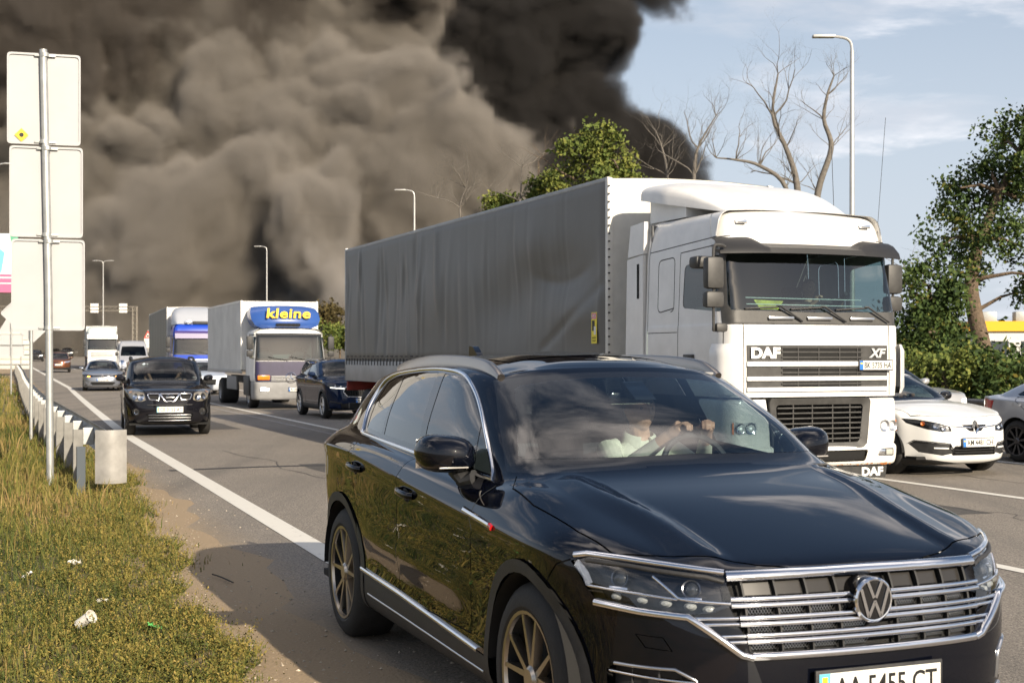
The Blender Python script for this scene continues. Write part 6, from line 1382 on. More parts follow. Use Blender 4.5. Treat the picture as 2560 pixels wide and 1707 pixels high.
    for s in (-1, 1):
        for cx in (0, wb):
            wheel(root, (cx, s * (hw - .02), wr), s, wr, S.get('rim', wr * .68), .22, S.get('spokes', 5), S.get('style', 'twin'), S.get('rimm', SATIN), 28)
            a = MB(); a.lathe([(wr + .045, -hw + .03), (wr + .05, -.55), (.04, -.55)], 'y', 20, (cx, 0, wr), 0, math.pi); a.xf(Matrix.Diagonal((1, -s, 1, 1))); a.build('arch_liner', ARCHLINER, root)
        mx = bel[7][0] + .06; mirror(root, (mx, s * (hw * .90), zb(mx) + .01), (mx - .06, s * (hw + .14), zb(mx) + .075), s, S.get('mirror', (.17, .21, .14)), S.get('mirrorm', paint))
        if fine:
            for hx, d in ((xB + .14, 'dF'), (c0 + .16, 'dR')):
                hz = zb(hx) - .10; p = sh.on_side(hx, hz, s)
                if p: MB().ribbon(dens([(hx - .10, p.y + s * .003, hz), (hx - .06, p.y + s * .03, hz), (hx + .06, p.y + s * .03, hz - .004), (hx + .10, p.y + s * .003, hz - .006)], 4), [(-.013, -.005), (-.013, .006), (.013, .006), (.013, -.005)], up=(0, s, 0)).build('handle', S.get('handle', paint), parts.get(d + ('r' if s < 0 else 'l'), root), 60)
        if S.get('rails'):
            xs = np.linspace(rf[6][0] - .05, rf[12][0] - .02, 7); MB().ribbon(dens([(x, s * (rf[9][1] - .05), zr(x) + .03 + .05 * math.sin(math.pi * k / 6) ** .5) for k, x in enumerate(xs)], 4), [(-.018, -.035), (-.018, .008), (.018, .008), (.018, -.035)]).build('roof_rail', S['rails'], root, 50)
    bx = bel[0][0]; bz = bel[0][2]
    MB().prism([(bx - .06, bz - .04), (bx - .35, bz - .0), (bx - .58, bz - .02), (bx - .60, bz - .3), (bx - .1, bz - .3)], -hw * .78, hw * .78, 'y').build('dashboard', DASHM, root)
    fl = MB(); fl.box((wb - .6, -hw * .9, .24), (P['low'][3][3] - .25, hw * .9, .28)); fl.box((bx - .2, -hw * .8, .28), (bx - .16, hw * .8, bz - .05)); fl.build('floor_pan', DARK, root)
    for x, y in ((bx - 1.2, .36), (bx - 1.2, -.36), (bx - 2.05, .36), (bx - 2.05, -.36)): seat(root, x, y, bz - .56)
    steering(root, (bx - .68, .36, bz - .08), .18, R(24))
    if S.get('plate'): 
        y, z, body, old = S['plate']; p = sh.on_front(y, z); plate(root, frame((p.x + .022, y, z), (0, 1, 0), (-.06, 0, 1)), body, old)
    if S.get('extra'): S['extra'](root, sh, parts)
    return sh
def on(sh, L_, off=0.0):
    out = []
    for y, z in L_:
        p = sh.on_front(y, z)
        if p: out.append(p + sh.normal(p) * off)
    return out
def lamp_disc(root, sh, y, z, r, m=None, depth=.02, name='reflector', parent=None):
    p = sh.on_front(y, z)
    if not p: return
    n = sh.normal(p); M_ = Matrix.Translation(p - n * depth) @ n.to_track_quat('X', 'Z').to_matrix().to_4x4(); b = MB(); b.lathe([(.001, -.01), (r * .55, -.004), (r, .010), (r * 1.08, .012)], 'x', 16); b.xf(M_); return b.build(name, m or REFLECTOR, parent or root)
BOWL = mat('lamp bowl', (.012, .012, .014), .25)
def lamp_spec(bowl=None, depth=-.035): return [('headlight', bowl or BOWL, None, depth), ('lamp_lens', LENS, None, .001)]
# ---- black SUV with a two-part grille
def build_xtrail(root):
    P = car_params(2.63, .92, 1.08, .892, .905, (-.42, 1.10), (-1.02, 1.555), 1.665, (-3.45, 1.61), (-3.66, 1.20), (.98, 1.06), (1.10, 1.17), .92, .81, .27, nose_bow=.75)
    lamp = [(.47, .76), (.50, .93), (.62, .985), (.80, 1.01), (.860, .985), (.850, .80), (.70, .735), (.56, .73)]
    def extra(r, sh, parts):
        CH = CHROME
        gp = bpy.data.objects.new('grille', None); COL.objects.link(gp); gp.parent = r; gp.empty_display_size = .1
        for s in (-1, 1):
            lamp_disc(r, sh, s * .57, .82, .062); lamp_disc(r, sh, s * .69, .835, .058); lamp_disc(r, sh, s * .77, .93, .04, mat('pale amber reflector', (.7, .42, .22), .2, .6))
            strip(sh, on(sh, lin([(s * .05, .72), (s * .10, .74), (s * .20, .885)], 4)), .040, .02, CH, 'grille_bar', gp)
            strip(sh, on(sh, lin([(s * .215, .885), (s * .425, .885), (s * .44, .86), (s * .40, .77), (s * .22, .75), (s * .205, .885)], 3)), .020, .014, CH, 'grille_frame', gp)
            lamp_disc(r, sh, s * .68, .52, .05, REFLECTOR, .03, 'fog_lamp')
        strip(sh, on(sh, lin([(-.19, .885), (.19, .885)], 6)), .022, .014, CH, 'grille_bar', gp); strip(sh, on(sh, lin([(-.12, .735), (.12, .735)], 6)), .028, .014, CH, 'grille_bar', gp)
        c = sh.on_front(0, .81); b = MB(); b.lathe([(.058, c.x + .015), (.066, c.x + .03), (.074, c.x + .015)], 'x', 24, (0, 0, .81)); b.box((c.x + .015, -.085, .795), (c.x + .034, .085, .825), .004); b.build('badge', CH, gp)
        strip(sh, on(sh, lin([(-.45, .66), (.45, .66)], 8)), .02, .012, PLASTIC, 'bumper_slot', r)
        for z in (.34, .40, .455): strip(sh, on(sh, lin([(-.42, z), (.42, z)], 8)), .010, .008, SATIN, 'lower_slat', r)
    S = dict(lamp=lamp, clad=True, wr=.355, nu=5, nv=3, rails=PLASTIC, mirrorm=mat('second black car paint', (.008, .008, .011), .3, coat=.8, spec=0), plate=(.0, .565, 'CE 0152 AT', True), extra=extra,
        front_regions=[('grl', [(0, .755), (0, .87), (.41, .87), (.41, .79), (.36, .755)], ('grille_back', DARK, None, -.03)), ('lamp', lamp, [('headlight', mat('amber grey bowl', (.42, .36, .27), .25, .4), None, -.04), ('lamp_lens', LENS, None, .001)]), ('low', [(0, .30), (0, .475), (.47, .475), (.38, .30)], ('lower_grille', DARK, None, -.03)), ('fogp', circle_poly(.68, .52, .085, 14), ('fog_recess', PLASTIC, None, -.02)), ('chin', [(0, .16), (0, .29), (.7, .30), (.9, .36), (.9, .16)], ('skirt', PLASTIC, None, .004))])
    return build_car(root, P, mat('second black car paint', (.008, .008, .011), .3, coat=.8, spec=0), S)
# ---- dark blue crossover behind the trailer
def build_karoq(root):
    P = car_params(2.64, .87, .87, .918, .955, (-.40, 1.10), (-1.05, 1.52), 1.60, (-3.15, 1.55), (-3.38, 1.16), (.98, 1.05), (1.09, 1.15), .89, .74, .24, nose_bow=1.0)
    paint = mat('dark blue car paint', (.008, .018, .050), .3, coat=.9, spec=0)
    lamp = [(.44, .80), (.45, .845), (.62, .895), (.80, .915), (.86, .90), (.845, .84), (.70, .80)]
    def extra(r, sh, parts):
        gp = bpy.data.objects.new('grille', None); COL.objects.link(gp); gp.parent = r; gp.empty_display_size = .1
        strip(sh, on(sh, lin([(-.42, .60), (-.52, .72), (-.47, .845), (-.12, .875), (0, .895), (.12, .875), (.47, .845), (.52, .72), (.42, .60), (0, .59), (-.42, .60)], 5)), .022, .014, CHROME, 'grille_frame', gp)
        for k in range(-7, 8): strip(sh, on(sh, lin([(k * .06, .62), (k * .06, .84)], 4)), .014, .012, GLOSSBLACK, 'grille_bar', gp, off=-.02)
        c = sh.on_front(0, .93); b = MB(); b.lathe([(.001, c.x + .012), (.038, c.x + .012), (.046, c.x + .02), (.052, c.x)], 'x', 20, (0, 0, .925)); b.build('badge', SATIN, gp)
        for s in (-1, 1):
            strip(sh, on(sh, lin([(s * .47, .815), (s * .66, .82), (s * .80, .835)], 5)), .022, .008, LAMPLIT, 'running_light', r, off=-.004); lamp_disc(r, sh, s * .58, .855, .03); lamp_disc(r, sh, s * .70, .87, .03)
            strip(sh, on(sh, lin([(s * .55, .42), (s * .80, .47)], 4)), .04, .01, PLASTIC, 'fog_recess', r)
    S = dict(clad=True, wr=.345, nu=5, nv=3, rails=SATIN, plate=(.05, .50, 'KA 6318 EX', False), extra=extra, style='broad', front_regions=[('lamp', lamp, lamp_spec()), ('grl', [(0, .60), (0, .88), (.12, .865), (.46, .84), (.51, .72), (.41, .60)], ('grille_back', DARK, None, -.035)), ('low', [(0, .28), (0, .44), (.60, .42), (.55, .28)], ('lower_grille', PLASTIC, None, -.02))], mirrorm=paint)
    return build_car(root, P, paint, S)
# ---- white hatchback beside the lorry
def build_megane(root):
    P = car_params(2.64, .85, .81, .905, .80, (-.40, 1.02), (-1.12, 1.395), 1.455, (-3.10, 1.36), (-3.35, 1.03), (.86, .95), (.98, 1.06), .88, .68, .17, nose_bow=1.15)
    paint = mat('white car paint', (.78, .78, .76), .28, coat=.8)
    lamp = [(.37, .63), (.385, .70), (.55, .745), (.74, .79), (.86, .80), (.82, .735), (.66, .655), (.50, .62)]
    def extra(r, sh, parts):
        gp = bpy.data.objects.new('grille', None); COL.objects.link(gp); gp.parent = r; gp.empty_display_size = .1
        for s in (-1, 1):
            strip(sh, on(sh, lin([(s * .07, .675), (s * .37, .700)], 5)), .022, .012, CHROME, 'grille_bar', gp)
            lamp_disc(r, sh, s * .47, .675, .034); lamp_disc(r, sh, s * .57, .70, .036); lamp_disc(r, sh, s * .69, .735, .028, AMBER)
            lamp_disc(r, sh, s * .66, .40, .042, REFLECTOR, .03, 'fog_lamp'); strip(sh, on(sh, lin([(s * .42, .395), (s * .60, .40)], 4)), .022, .008, mat('lamp strip', (.7, .7, .68), .2), 'running_light', r, off=-.01)
            strip(sh, on(sh, lin([(s * .35, .36), (s * .40, .46), (s * .76, .50), (s * .80, .46)], 4)), .012, .01, PLASTIC, 'fog_frame', r)
        c = sh.on_front(0, .67); d = MB()
        o_, i_ = [(0, .115), (.058, 0), (0, -.115), (-.058, 0)], [(0, .052), (.024, 0), (0, -.052), (-.024, 0)]
        vs = [(c.x + .035, y, .672 + z) for y, z in [(a * .75, b * .78) for a, b in o_]] + [(c.x + .02, y, .672 + z) for y, z in i_] + [(c.x - .01, y, .672 + z) for y, z in o_]
        d.add(vs, [(k, (k + 1) % 4, 4 + (k + 1) % 4, 4 + k) for k in range(4)] + [(k, 8 + k, 8 + (k + 1) % 4, (k + 1) % 4) for k in range(4)]); d.build('badge', CHROME, gp, 0)
        for z in (.335, .375, .415): strip(sh, on(sh, lin([(-.33, z), (.33, z)], 8)), .012, .012, PLASTIC, 'lower_slat', r, off=-.008)
    S = dict(wr=.325, nu=5, nv=4, plate=(.02, .475, 'AM 4481 CH', False), extra=extra, mirrorm=GLOSSBLACK, rimm=mat('dark alloy', (.12, .12, .13), .35, 1.0), style='single', spokes=10,
        front_regions=[('lamp', lamp, lamp_spec()), ('grl', [(0, .555), (0, .72), (.38, .715), (.37, .655), (.10, .63)], ('grille_back', GLOSSBLACK, None, -.012)), ('low', [(0, .30), (0, .43), (.33, .43), (.40, .36), (.36, .30)], ('lower_grille', DARK, None, -.03)), ('fogp', [(.36, .33), (.40, .45), (.76, .49), (.80, .45), (.72, .34), (.5, .30)], ('fog_recess', PLASTIC, None, -.015)), ('chin', [(0, .10), (0, .235), (.6, .24), (.88, .28), (.88, .10)], ('skirt', PLASTIC, None, .002))])
    return build_car(root, P, paint, S)
# ---- saloons
def saloon(paint, wr=.325, roofz=1.44, **kw):
    P = car_params(2.68, .88, 1.08, .90, .76, (-.38, .98), (-1.12, 1.375), roofz, (-2.75, 1.34), (-3.28, 1.05), (.84, .95), (.95, 1.02), .88, .66, .17, tail_z=1.0, trunk=True)
    S = dict(wr=wr, c0=.32, c1=.10, nu=5, nv=3); S.update(kw); return P, S
def build_jetta(root):
    paint = mat('silver grey car paint', (.30, .32, .36), .28, .7, coat=.8); lamp = [(.40, .64), (.42, .72), (.70, .765), (.86, .77), (.82, .68), (.6, .64)]
    def extra(r, sh, parts):
        for z in (.66, .70): strip(sh, on(sh, lin([(-.40, z), (.40, z)], 8)), .010, .008, CHROME, 'grille_bar', r)
        c = sh.on_front(0, .68); b = MB(); b.lathe([(.001, c.x + .02), (.062, c.x + .02), (.075, c.x)], 'x', 22, (0, 0, .68)); b.build('badge', CHROME, r)
        for s in (-1, 1): strip(sh, on(sh, lin([(s * .56, .665), (s * .66, .67)], 3)), .05, .01, AMBERLIT, 'indicator', r, off=-.004); strip(sh, on(sh, lin([(s * .45, .30), (s * .78, .42)], 4)), .02, .01, CHROME, 'bumper_strip', r)
    P, S = saloon(paint, fine=False, plate=(.0, .53, 'BC 7130 KM', False), extra=extra, front_regions=[('lamp', lamp, lamp_spec()), ('grl', [(0, .635), (0, .725), (.40, .72), (.40, .64)], ('grille_back', DARK, None, -.02)), ('low', [(0, .28), (0, .43), (.50, .42), (.55, .34), (.45, .28)], ('lower_grille', DARK, None, -.02))])
    return build_car(root, P, paint, S)
def build_brown(root):
    P = car_params(2.65, .88, .90, .90, .90, (-.40, 1.06), (-1.05, 1.47), 1.56, (-3.1, 1.5), (-3.35, 1.12), (.94, 1.0), (1.05, 1.11), .89, .72, .22)
    paint = mat('copper brown car paint', (.16, .055, .022), .28, .5, coat=.8); lamp = [(.42, .74), (.46, .83), (.80, .88), (.86, .85), (.70, .75)]
    S = dict(clad=True, wr=.34, fine=False, nu=4, nv=3, plate=(.0, .58, 'AX 0492 BP', False), front_regions=[('lamp', lamp, ('headlight', REFLECTOR, None, 0)), ('grl', [(0, .70), (0, .80), (.40, .80), (.38, .72)], ('grille', GLOSSBLACK, None, .002)), ('chin', [(0, .16), (0, .40), (.7, .40), (.9, .42), (.9, .16)], ('skirt', PLASTIC, None, .004))])
    return build_car(root, P, paint, S)
def far_car(paint, suv=False):
    def f(root):
        lamp = [(.42, .66), (.46, .74), (.80, .78), (.86, .75), (.70, .66)]
        if suv:
            P = car_params(2.65, .88, .90, .90, .90, (-.40, 1.06), (-1.05, 1.47), 1.60, (-3.1, 1.5), (-3.35, 1.12), (.94, 1.0), (1.05, 1.11), .89, .72, .22); lamp = [(a, b + .08) for a, b in lamp]; S = dict(wr=.34)
        else: P, S = saloon(paint)
        S.update(fine=False, nu=3, nv=3, front_regions=[('lamp', lamp, ('headlight', LAMPLIT, None, .001)), ('grl', [(0, .42), (0, .66), (.36, .66), (.32, .42)], ('grille', DARK, None, .001))]); build_car(root, P, paint, S)
    return f
def build_rear_saloon(root):
    P, S = saloon(None, wr=.33, rimm=mat('dark alloy', (.12, .12, .13), .35, 1.0), style='single', spokes=9); return build_car(root, P, mat('pearl grey car paint', (.46, .48, .52), .28, .35, coat=.8), S)
def build_rear_saloon2(root):
    P, S = saloon(None, roofz=1.47); return build_car(root, P, mat('light silver car paint', (.50, .50, .50), .28, .4, coat=.8), S)
# ---- silver van
def build_van(root):
    paint = mat('silver van paint', (.40, .41, .44), .35, .4, coat=.4)
    rows = [(.24, -.05, .94, .25), (.40, .05, .98, .30), (.62, .06, .99, .32), (.95, -.02, .99, .30), (1.12, -.22, .985, .26), (1.26, -.50, .975, .22), (1.42, -.62, .97, .20), (1.75, -.90, .955, .2), (2.02, -1.14, .93, .2), (2.22, -1.36, .89, .25), (2.38, -1.68, .82, .3)]
    sh = loft_shell(rows, -5.4, 2.42, 4, 3, stations=(-1.9, -2.6, -3.4, -4.4))
    for s in (-1, 1):
        sh.cut('screen', [(s * a, b) for a, b in [(0, 1.34), (0, 2.02), (.76, 2.00), (.84, 1.70), (.88, 1.34)]], 'front', 0, cond=lambda c, n: c.y * s > -1e-4)
        t = 'r' if s < 0 else 'l'
        sh.cut('win' + t, round_poly([(-1.05, 1.38), (-1.42, 1.98), (-2.15, 1.98), (-2.15, 1.36)], .05), 'side', s); sh.cut('lamp' + t, [(s * a, b) for a, b in [(.60, .72), (.66, 1.0), (.80, 1.08), (.92, 1.06), (.93, .78), (.8, .70)]], 'front', 0)
        for k, cx in enumerate((-.95, -4.3)): sh.cut('hole', circle_poly(cx, .36, .41, 24), 'side', s, cond=lambda c, n: abs(c.y) > .5)
    sh.cut('grl', [(-.55, .62), (.55, .62), (.55, .90), (-.55, .90)], 'front', 0); sh.cut('low', [(-.6, .22), (.6, .22), (.7, .42), (-.7, .42)], 'front', 0)
    T = {'body': ('body', paint, None, 0), 'screen': ('windscreen', DARK_WS, None, .002), 'hole': None, 'grl': ('grille', PLASTIC, None, .001), 'low': ('bumper_grille', DARK, None, .001)}
    for t in 'rl': T['win' + t] = ('window', CLEAR_GLASS, None, .001); T['lamp' + t] = ('headlight', REFLECTOR, None, .001)
    sh.split(T, root)
    for s in (-1, 1):
        for cx in (-.95, -4.3): wheel(root, (cx, s * .96, .36), s, .36, .22, .23, 6, 'broad', ALU, 24)
        MB().box((-1.05, s * 1.02, 1.32), (-1.2, s * 1.24, 1.62), .05).build('mirror', PLASTIC, root)
    MB().prism([(-.66, 1.22), (-1.0, 1.30), (-1.2, 1.2), (-1.2, .9), (-.6, .9)], -.85, .85, 'y').build('dashboard', DASHM, root)
    for y in (-.45, .45): seat(root, -1.75, y, .95)
    MB().box((-2.5, -.9, .4), (-2.45, .9, 2.2)).build('bulkhead', DARK, root)
NOSE = {'x': .0}
def place_car(label, x, Y, deg, build, fo=.88, group=None, cat='car', name='car', z=0.0):
    """nose middle at photo column x, depth Y; the car's own origin is under its front axle"""
    X, Yw = at_px(x, Y); th = R(deg); ox, oy = X - fo * math.sin(th), Yw + fo * math.cos(th)
    o = thing(name, label, cat, (ox, oy, gz_at(ox, oy) + z), th - R(90), group); o['_sh'] = 0; del o['_sh']; return o, build(o)
xtrail, _ = place_car('black SUV with silver grille bars beside the guard rail', 425, 27.9, 17.5, build_xtrail, .92, name='suv')
karoq, _ = place_car('dark blue crossover half hidden behind the grey trailer', 909, 35.6, 22.0, build_karoq, .87, name='crossover')
megane, _ = place_car('white hatchback with diamond badge beside the white semi truck', 2441, 18.7, 22.0, build_megane, .85, name='hatchback')
jetta, _ = place_car('silver sedan with amber indicators lit, behind the black SUV by the guard rail', 257, 61.5, 17.0, build_jetta, .88, name='sedan')
brown, _ = place_car('copper brown crossover partly behind the tall sign pole', 146, 102.0, 18.0, build_brown, .88, name='crossover')
edge = thing('sedan', 'pearl grey sedan with red tail lamp cut off by the right edge', 'car', (9.71, 19.15, 0), R(22 - 90)); build_rear_saloon(edge)
s2, _ = place_car('silver crossover mostly hidden behind the white hatchback', 2366, 26.5, 22.0, far_car(mat('light silver car paint', (.46, .46, .46), .28, .4, coat=.8), True), .88, name='crossover')
place_car('pale car peeking out between the black SUV and the lettered box truck', 520, 57.0, 20.0, far_car(mat('pale blue car paint', (.52, .56, .62), .3, .2, coat=.7)), .88, name='sedan')
X_, Y_ = at_px(335, 96.0); van = thing('van', 'silver high-roofed van behind the black SUV and the silver sedan', 'van', (X_, Y_, gz_at(X_, Y_)), R(18.5 - 90)); build_van(van)
DKP = mat('dark far car paint', (.015, .015, .018), .3, coat=.7)
place_car('small dark car far off near the burning site, left of the brown crossover', 89, 165.0, 18.0, far_car(DKP), .88, name='sedan')
place_car('dark far car with bright lamps, above the brown crossover roof', 168, 205.0, 18.0, far_car(DKP, True), .88, name='crossover')
place_car('dark far car close to the trailer of the striped white truck', 182, 230.0, 18.0, far_car(DKP), .88, name='sedan')
place_car('dark far car just right of the tall sign pole', 138, 215.0, 18.0, far_car(DKP), .88, name='sedan')
# ---------------------------------------------------------------- the black SUV in front
def both(f):
    for s in (-1, 1): f(s)
def build_suv(root):
    PAINT = mat('black car paint', (.0022, .0028, .0060), .30, coat=1.0, coat_rough=.008, spec=.0)
    ridge = pchip([-.322, -.035, .367, .587, .716], [.639, .614, .546, .534, .526]); crease = pchip(*zip(*VW['shoulder']))
    def post(D):
        x, y, z = D[..., 0], D[..., 1], D[..., 2]
        up = np.zeros(x.shape, bool); nv = 5
        r0 = 6 * nv; up[r0 + 3:10 * nv - 1, :] = True; hood = up & (x > -.36) & (x < .80) & (y < .82)
        d = y - ridge(x); fade = np.clip((x + .36) / .1, 0, 1) * np.clip((.80 - x) / .12, 0, 1)
        D[..., 2] += np.where(hood, .016 * np.clip(1 - np.abs(d) / np.where(d < 0, .06, .13), 0, 1) * fade, 0)
        side = (x < .35) & (x > -3.7) & (y > .6) & (z < 1.15) & (z > .3)
        fd = np.clip((.35 - x) / .3, 0, 1) * np.clip((x + 3.7) / .3, 0, 1)
        k = np.clip(1 - np.abs(z - crease(x)) / .045, 0, 1); D[..., 1] += np.where(side, .012 * k * fd, 0)
        zl = .60 + (-.65 - x) * .035; k2 = np.clip(1 - np.abs(z - zl) / .10, 0, 1); f2 = np.clip((-.60 - x) / .2, 0, 1) * np.clip((x + 2.5) / .2, 0, 1)
        D[..., 1] += np.where(side, .016 * k2 * f2, 0)
        # hollow under the lamps and along the bumper
        return D
    bm = body_mesh(make_net(VW), 7, 5, post); sh = Shell(bm)
    glassF = [(-1.655, 1.192), (-1.772, 1.570), (-1.6, 1.562), (-1.486, 1.547), (-1.35, 1.512), (-1.245, 1.462), (-1.022, 1.343), (-.935, 1.147)]
    glassQ = [(-1.005, 1.332), (-.843, 1.226), (-.725, 1.132), (-.915, 1.143)]
    glassR = [(-2.40, 1.222), (-2.49, 1.545), (-2.2, 1.570), (-1.892, 1.576), (-1.74, 1.196)]
    glassRQ = [(-2.455, 1.224), (-2.53, 1.542), (-2.7, 1.530), (-2.80, 1.508), (-2.845, 1.40), (-2.815, 1.240)]
    dlo = [(-2.872, 1.209), (-2.934, 1.296), (-2.962, 1.405), (-2.932, 1.50), (-2.80, 1.545), (-2.529, 1.570), (-2.139, 1.588), (-1.798, 1.589), (-1.503, 1.567), (-1.278, 1.498), (-1.059, 1.388), (-.853, 1.256), (-.673, 1.112)]
    def sidecuts(s):
        t = 'r' if s < 0 else 'l'
        sh.cut('doorF' + t, [(-.672, .44), (-.64, .70), (-.592, .93), (-.60, 1.115), (-1.69, 1.172), (-1.70, 1.01), (-1.75, .43)], 'side', s)
        sh.cut('doorR' + t, [(-1.757, .43), (-1.757, .68), (-1.707, 1.0), (-1.697, 1.172), (-2.66, 1.212), (-2.66, 1.05), (-2.52, .80), (-2.46, .47)], 'side', s)
        sh.cut('dlo' + t, dlo, 'side', s)
        sh.cut('gF' + t, glassF, 'side', s); sh.cut('gQ' + t, glassQ, 'side', s); sh.cut('gR' + t, glassR, 'side', s); sh.cut('gRQ' + t, glassRQ, 'side', s)
        ok = ['body', 'doorF' + t, 'doorR' + t]
        for line in ([(-.672, .44), (-.64, .70), (-.592, .93), (-.60, 1.10)], [(-1.753, .43), (-1.755, .68), (-1.703, 1.0), (-1.694, 1.165)], [(-2.46, .47), (-2.52, .80), (-2.66, 1.05), (-2.66, 1.20)], [(-.672, .44), (-1.75, .43), (-2.46, .47)],
                     [(.37, .907), (.30, .88), (.22, .80)]):
            gapline(sh, line, .007, 'side', s, ok)
        for cx in (0, -2.90):
            sh.cut('hole', circle_poly(cx, .38, .425, 40), 'side', s, cond=lambda c, n: abs(c.y) > .5)
            ring = [];
            sh.cut('clad%d%s' % (cx < -1, t), [p for p in circle_poly(cx, .38, .478, 40)], 'side', s, cond=lambda c, n: abs(c.y) > .5 and ((c.x - cx) ** 2 + (c.z - .38) ** 2) > .15, only=ok + ['gap'])
        # sill: dark cladding below the bright strip
        sh.cut('sill' + t, [(-.40, .20), (-.40, .375), (-1.112, .402), (-1.756, .430), (-2.56, .452), (-2.56, .20)], 'side', s, only=ok + ['gap'], cond=lambda c, n: abs(c.y) > .5)
    both(sidecuts)
    def half(pts, s): return [(s * a, b) for a, b in pts]
    topok = ['body']
    def frontcuts(s):
        # windscreen with its black border, then the clear pane
        W = [(0, 1.178), (0, 1.583), (.20, 1.580), (.373, 1.571), (.55, 1.556), (.645, 1.540), (.744, 1.345), (.812, 1.150), (.62, 1.158)]
        sh.cut('frit', half(W, s), 'front', 0, cond=lambda c, n: c.x < -.30 and c.y * s > -1e-4)
        G = [(0, 1.222), (0, 1.556), (.20, 1.553), (.40, 1.540), (.565, 1.518), (.60, 1.500), (.70, 1.34), (.752, 1.220), (.745, 1.208)]
        sh.cut('screen', half(G, s), 'front', 0, cond=lambda c, n: c.x < -.30 and c.y * s > -1e-4, only=['frit'])
        Hd = [(-.318, 0), (.832, 0), (.824, .28), (.79, .40), (.70, .56), (.60, .745), (.523, .832), (.3, .872), (-.103, .888), (-.394, .864), (-.50, .805)]
        sh.cut('hood', [(a, s * b) for a, b in Hd], 'top', 0, cond=lambda c, n: c.x > -.52 and c.z < 1.19 and c.y * s > -1e-4, only=['body'])
        gapline(sh, [(a, s * b) for a, b in ((-.50, .805), (-.394, .864), (-.103, .888), (.3, .872), (.523, .832), (.60, .745), (.70, .56), (.79, .40), (.824, .28), (.832, 0))], .006, 'top', 0, ['body', 'hood'], cond=lambda c, n: c.z < 1.19)
        gr = [(0, .608), (0, .872), (.535, .880), (.545, .80), (.476, .612)]
        sh.cut('grille', half(gr, s), 'front', 0, cond=lambda c, n: c.x > .5 and c.y * s > -1e-4)
        wing = [(.476, .606), (.545, .80), (.70, .79), (.70, .755), (.673, .748)]
        sh.cut('wing' + ('r' if s < 0 else 'l'), half(wing, s), 'front', 0, cond=lambda c, n: c.x > .5)
        lamp = [(.536, .800), (.541, .890), (.711, .915), (.81, .926), (.895, .930), (.938, .903), (.912, .818), (.884, .766), (.673, .752)]
        sh.cut('lamp', half(lamp, s), 'front', 0, cond=lambda c, n: c.x > .2)
        low = [(.655, .50), (.66, .53), (.715, .562), (.85, .556), (.865, .53), (.862, .44), (.80, .40), (.68, .42)]
        sh.cut('intake' + ('r' if s < 0 else 'l'), half(low, s), 'front', 0, cond=lambda c, n: c.x > .2)
        sh.cut('lower', half([(0, .28), (0, .42), (.60, .42), (.655, .36), (.60, .28)], s), 'front', 0, cond=lambda c, n: c.x > .4 and c.y * s > -1e-4)
        gapline(sh, half([(.81, .674), (.746, .672), (.723, .628), (.788, .632), (.81, .674)], s), .003, 'front', 0, ['body'], cond=lambda c, n: c.x > .4)
        sh.cut('skirt' + ('r' if s < 0 else 'l'), half([(0, .18), (0, .285), (.70, .285), (.93, .33), (.93, .18)], s), 'front', 0, cond=lambda c, n: c.x > .2 and c.y * s > -1e-4, only=['body'])
    both(frontcuts)
    # rear glass, seen from other sides
    both(lambda s: sh.cut('back', half([(0, 1.26), (0, 1.52), (.40, 1.51), (.52, 1.47), (.62, 1.26)], s), 'rear', 0, cond=lambda c, n: c.x < -3 and c.y * s > -1e-4, only=['body']))
    both(lambda s: sh.cut('tail' + ('r' if s < 0 else 'l'), half([(.45, 1.06), (.45, 1.14), (.80, 1.15), (.88, 1.10), (.86, .98), (.75, 1.02)], s), 'rear', 0, cond=lambda c, n: c.x < -3))
    T = {'body': ('body', PAINT, None, 0), 'hood': ('hood', PAINT, None, .0015), 'gap': ('panel_gap', DARK, None, -.006), 
         'frit': ('windscreen_border', GLOSSBLACK, None, 0), 'screen': ('windscreen', WS_GLASS, None, .001), 'lamp': None, 'grille': None, 'hole': None,
         'lower': ('lower_grille', PLASTIC, None, -.02), 'back': ('rear_window', SIDE_GLASS, None, 0)}
    for t in 'rl':
        T['clad0' + t] = T['clad1' + t] = ('arch_cladding', PLASTIC, None, .010); T['sill' + t] = ('sill', PLASTIC, None, .004); T['wing' + t] = ('grille_wing', GLOSSBLACK, None, -.010); T['skirt' + t] = ('skirt', PLASTIC, None, 0); T['tail' + t] = ('tail_lamp', REDLENS, None, .003); T['intake' + t] = None
        T['doorF' + t] = ('door', PAINT, None, 0); T['doorR' + t] = ('door', PAINT, None, 0); T['dlo' + t] = ('window_pillars', GLOSSBLACK, None, -.002)
        T['gF' + t] = ('window', CLEAR_GLASS, 'doorF' + t, -.004); T['gQ' + t] = ('window', CLEAR_GLASS, 'doorF' + t, -.004); T['gR' + t] = ('window', SIDE_GLASS, 'doorR' + t, -.004); T['gRQ' + t] = ('window', SIDE_GLASS, None, -.004)
    parts = sh.split(T, root)
    # bright trim
    for s in (-1, 1):
        pr = lambda L_: [p for p in (sh.on_side(x, z, s) for x, z in L_) if p]
        loop = dens([(x, z, 0) for x, z in dlo[:-1]] + [(-.673, 1.112, 0)], 4); loop = [(p[0], p[1]) for p in loop] + [(a, 1.112 + (1.209 - 1.112) * (a + .673) / (-2.872 + .673)) for a in np.linspace(-.75, -2.80, 16)]
        strip(sh, pr(loop), .020, .010, CHROME, 'window_trim', root, closed=True)
        strip(sh, pr(lin([(-.56, .385), (-1.112, .412), (-1.756, .440), (-2.47, .462)], 6)), .026, .016, CHROME, 'sill_strip', root)
        strip(sh, pr(lin([(-.52, .30), (-1.112, .315), (-1.756, .33), (-2.35, .34)], 6)), .012, .008, SATIN, 'sill_strip', root)
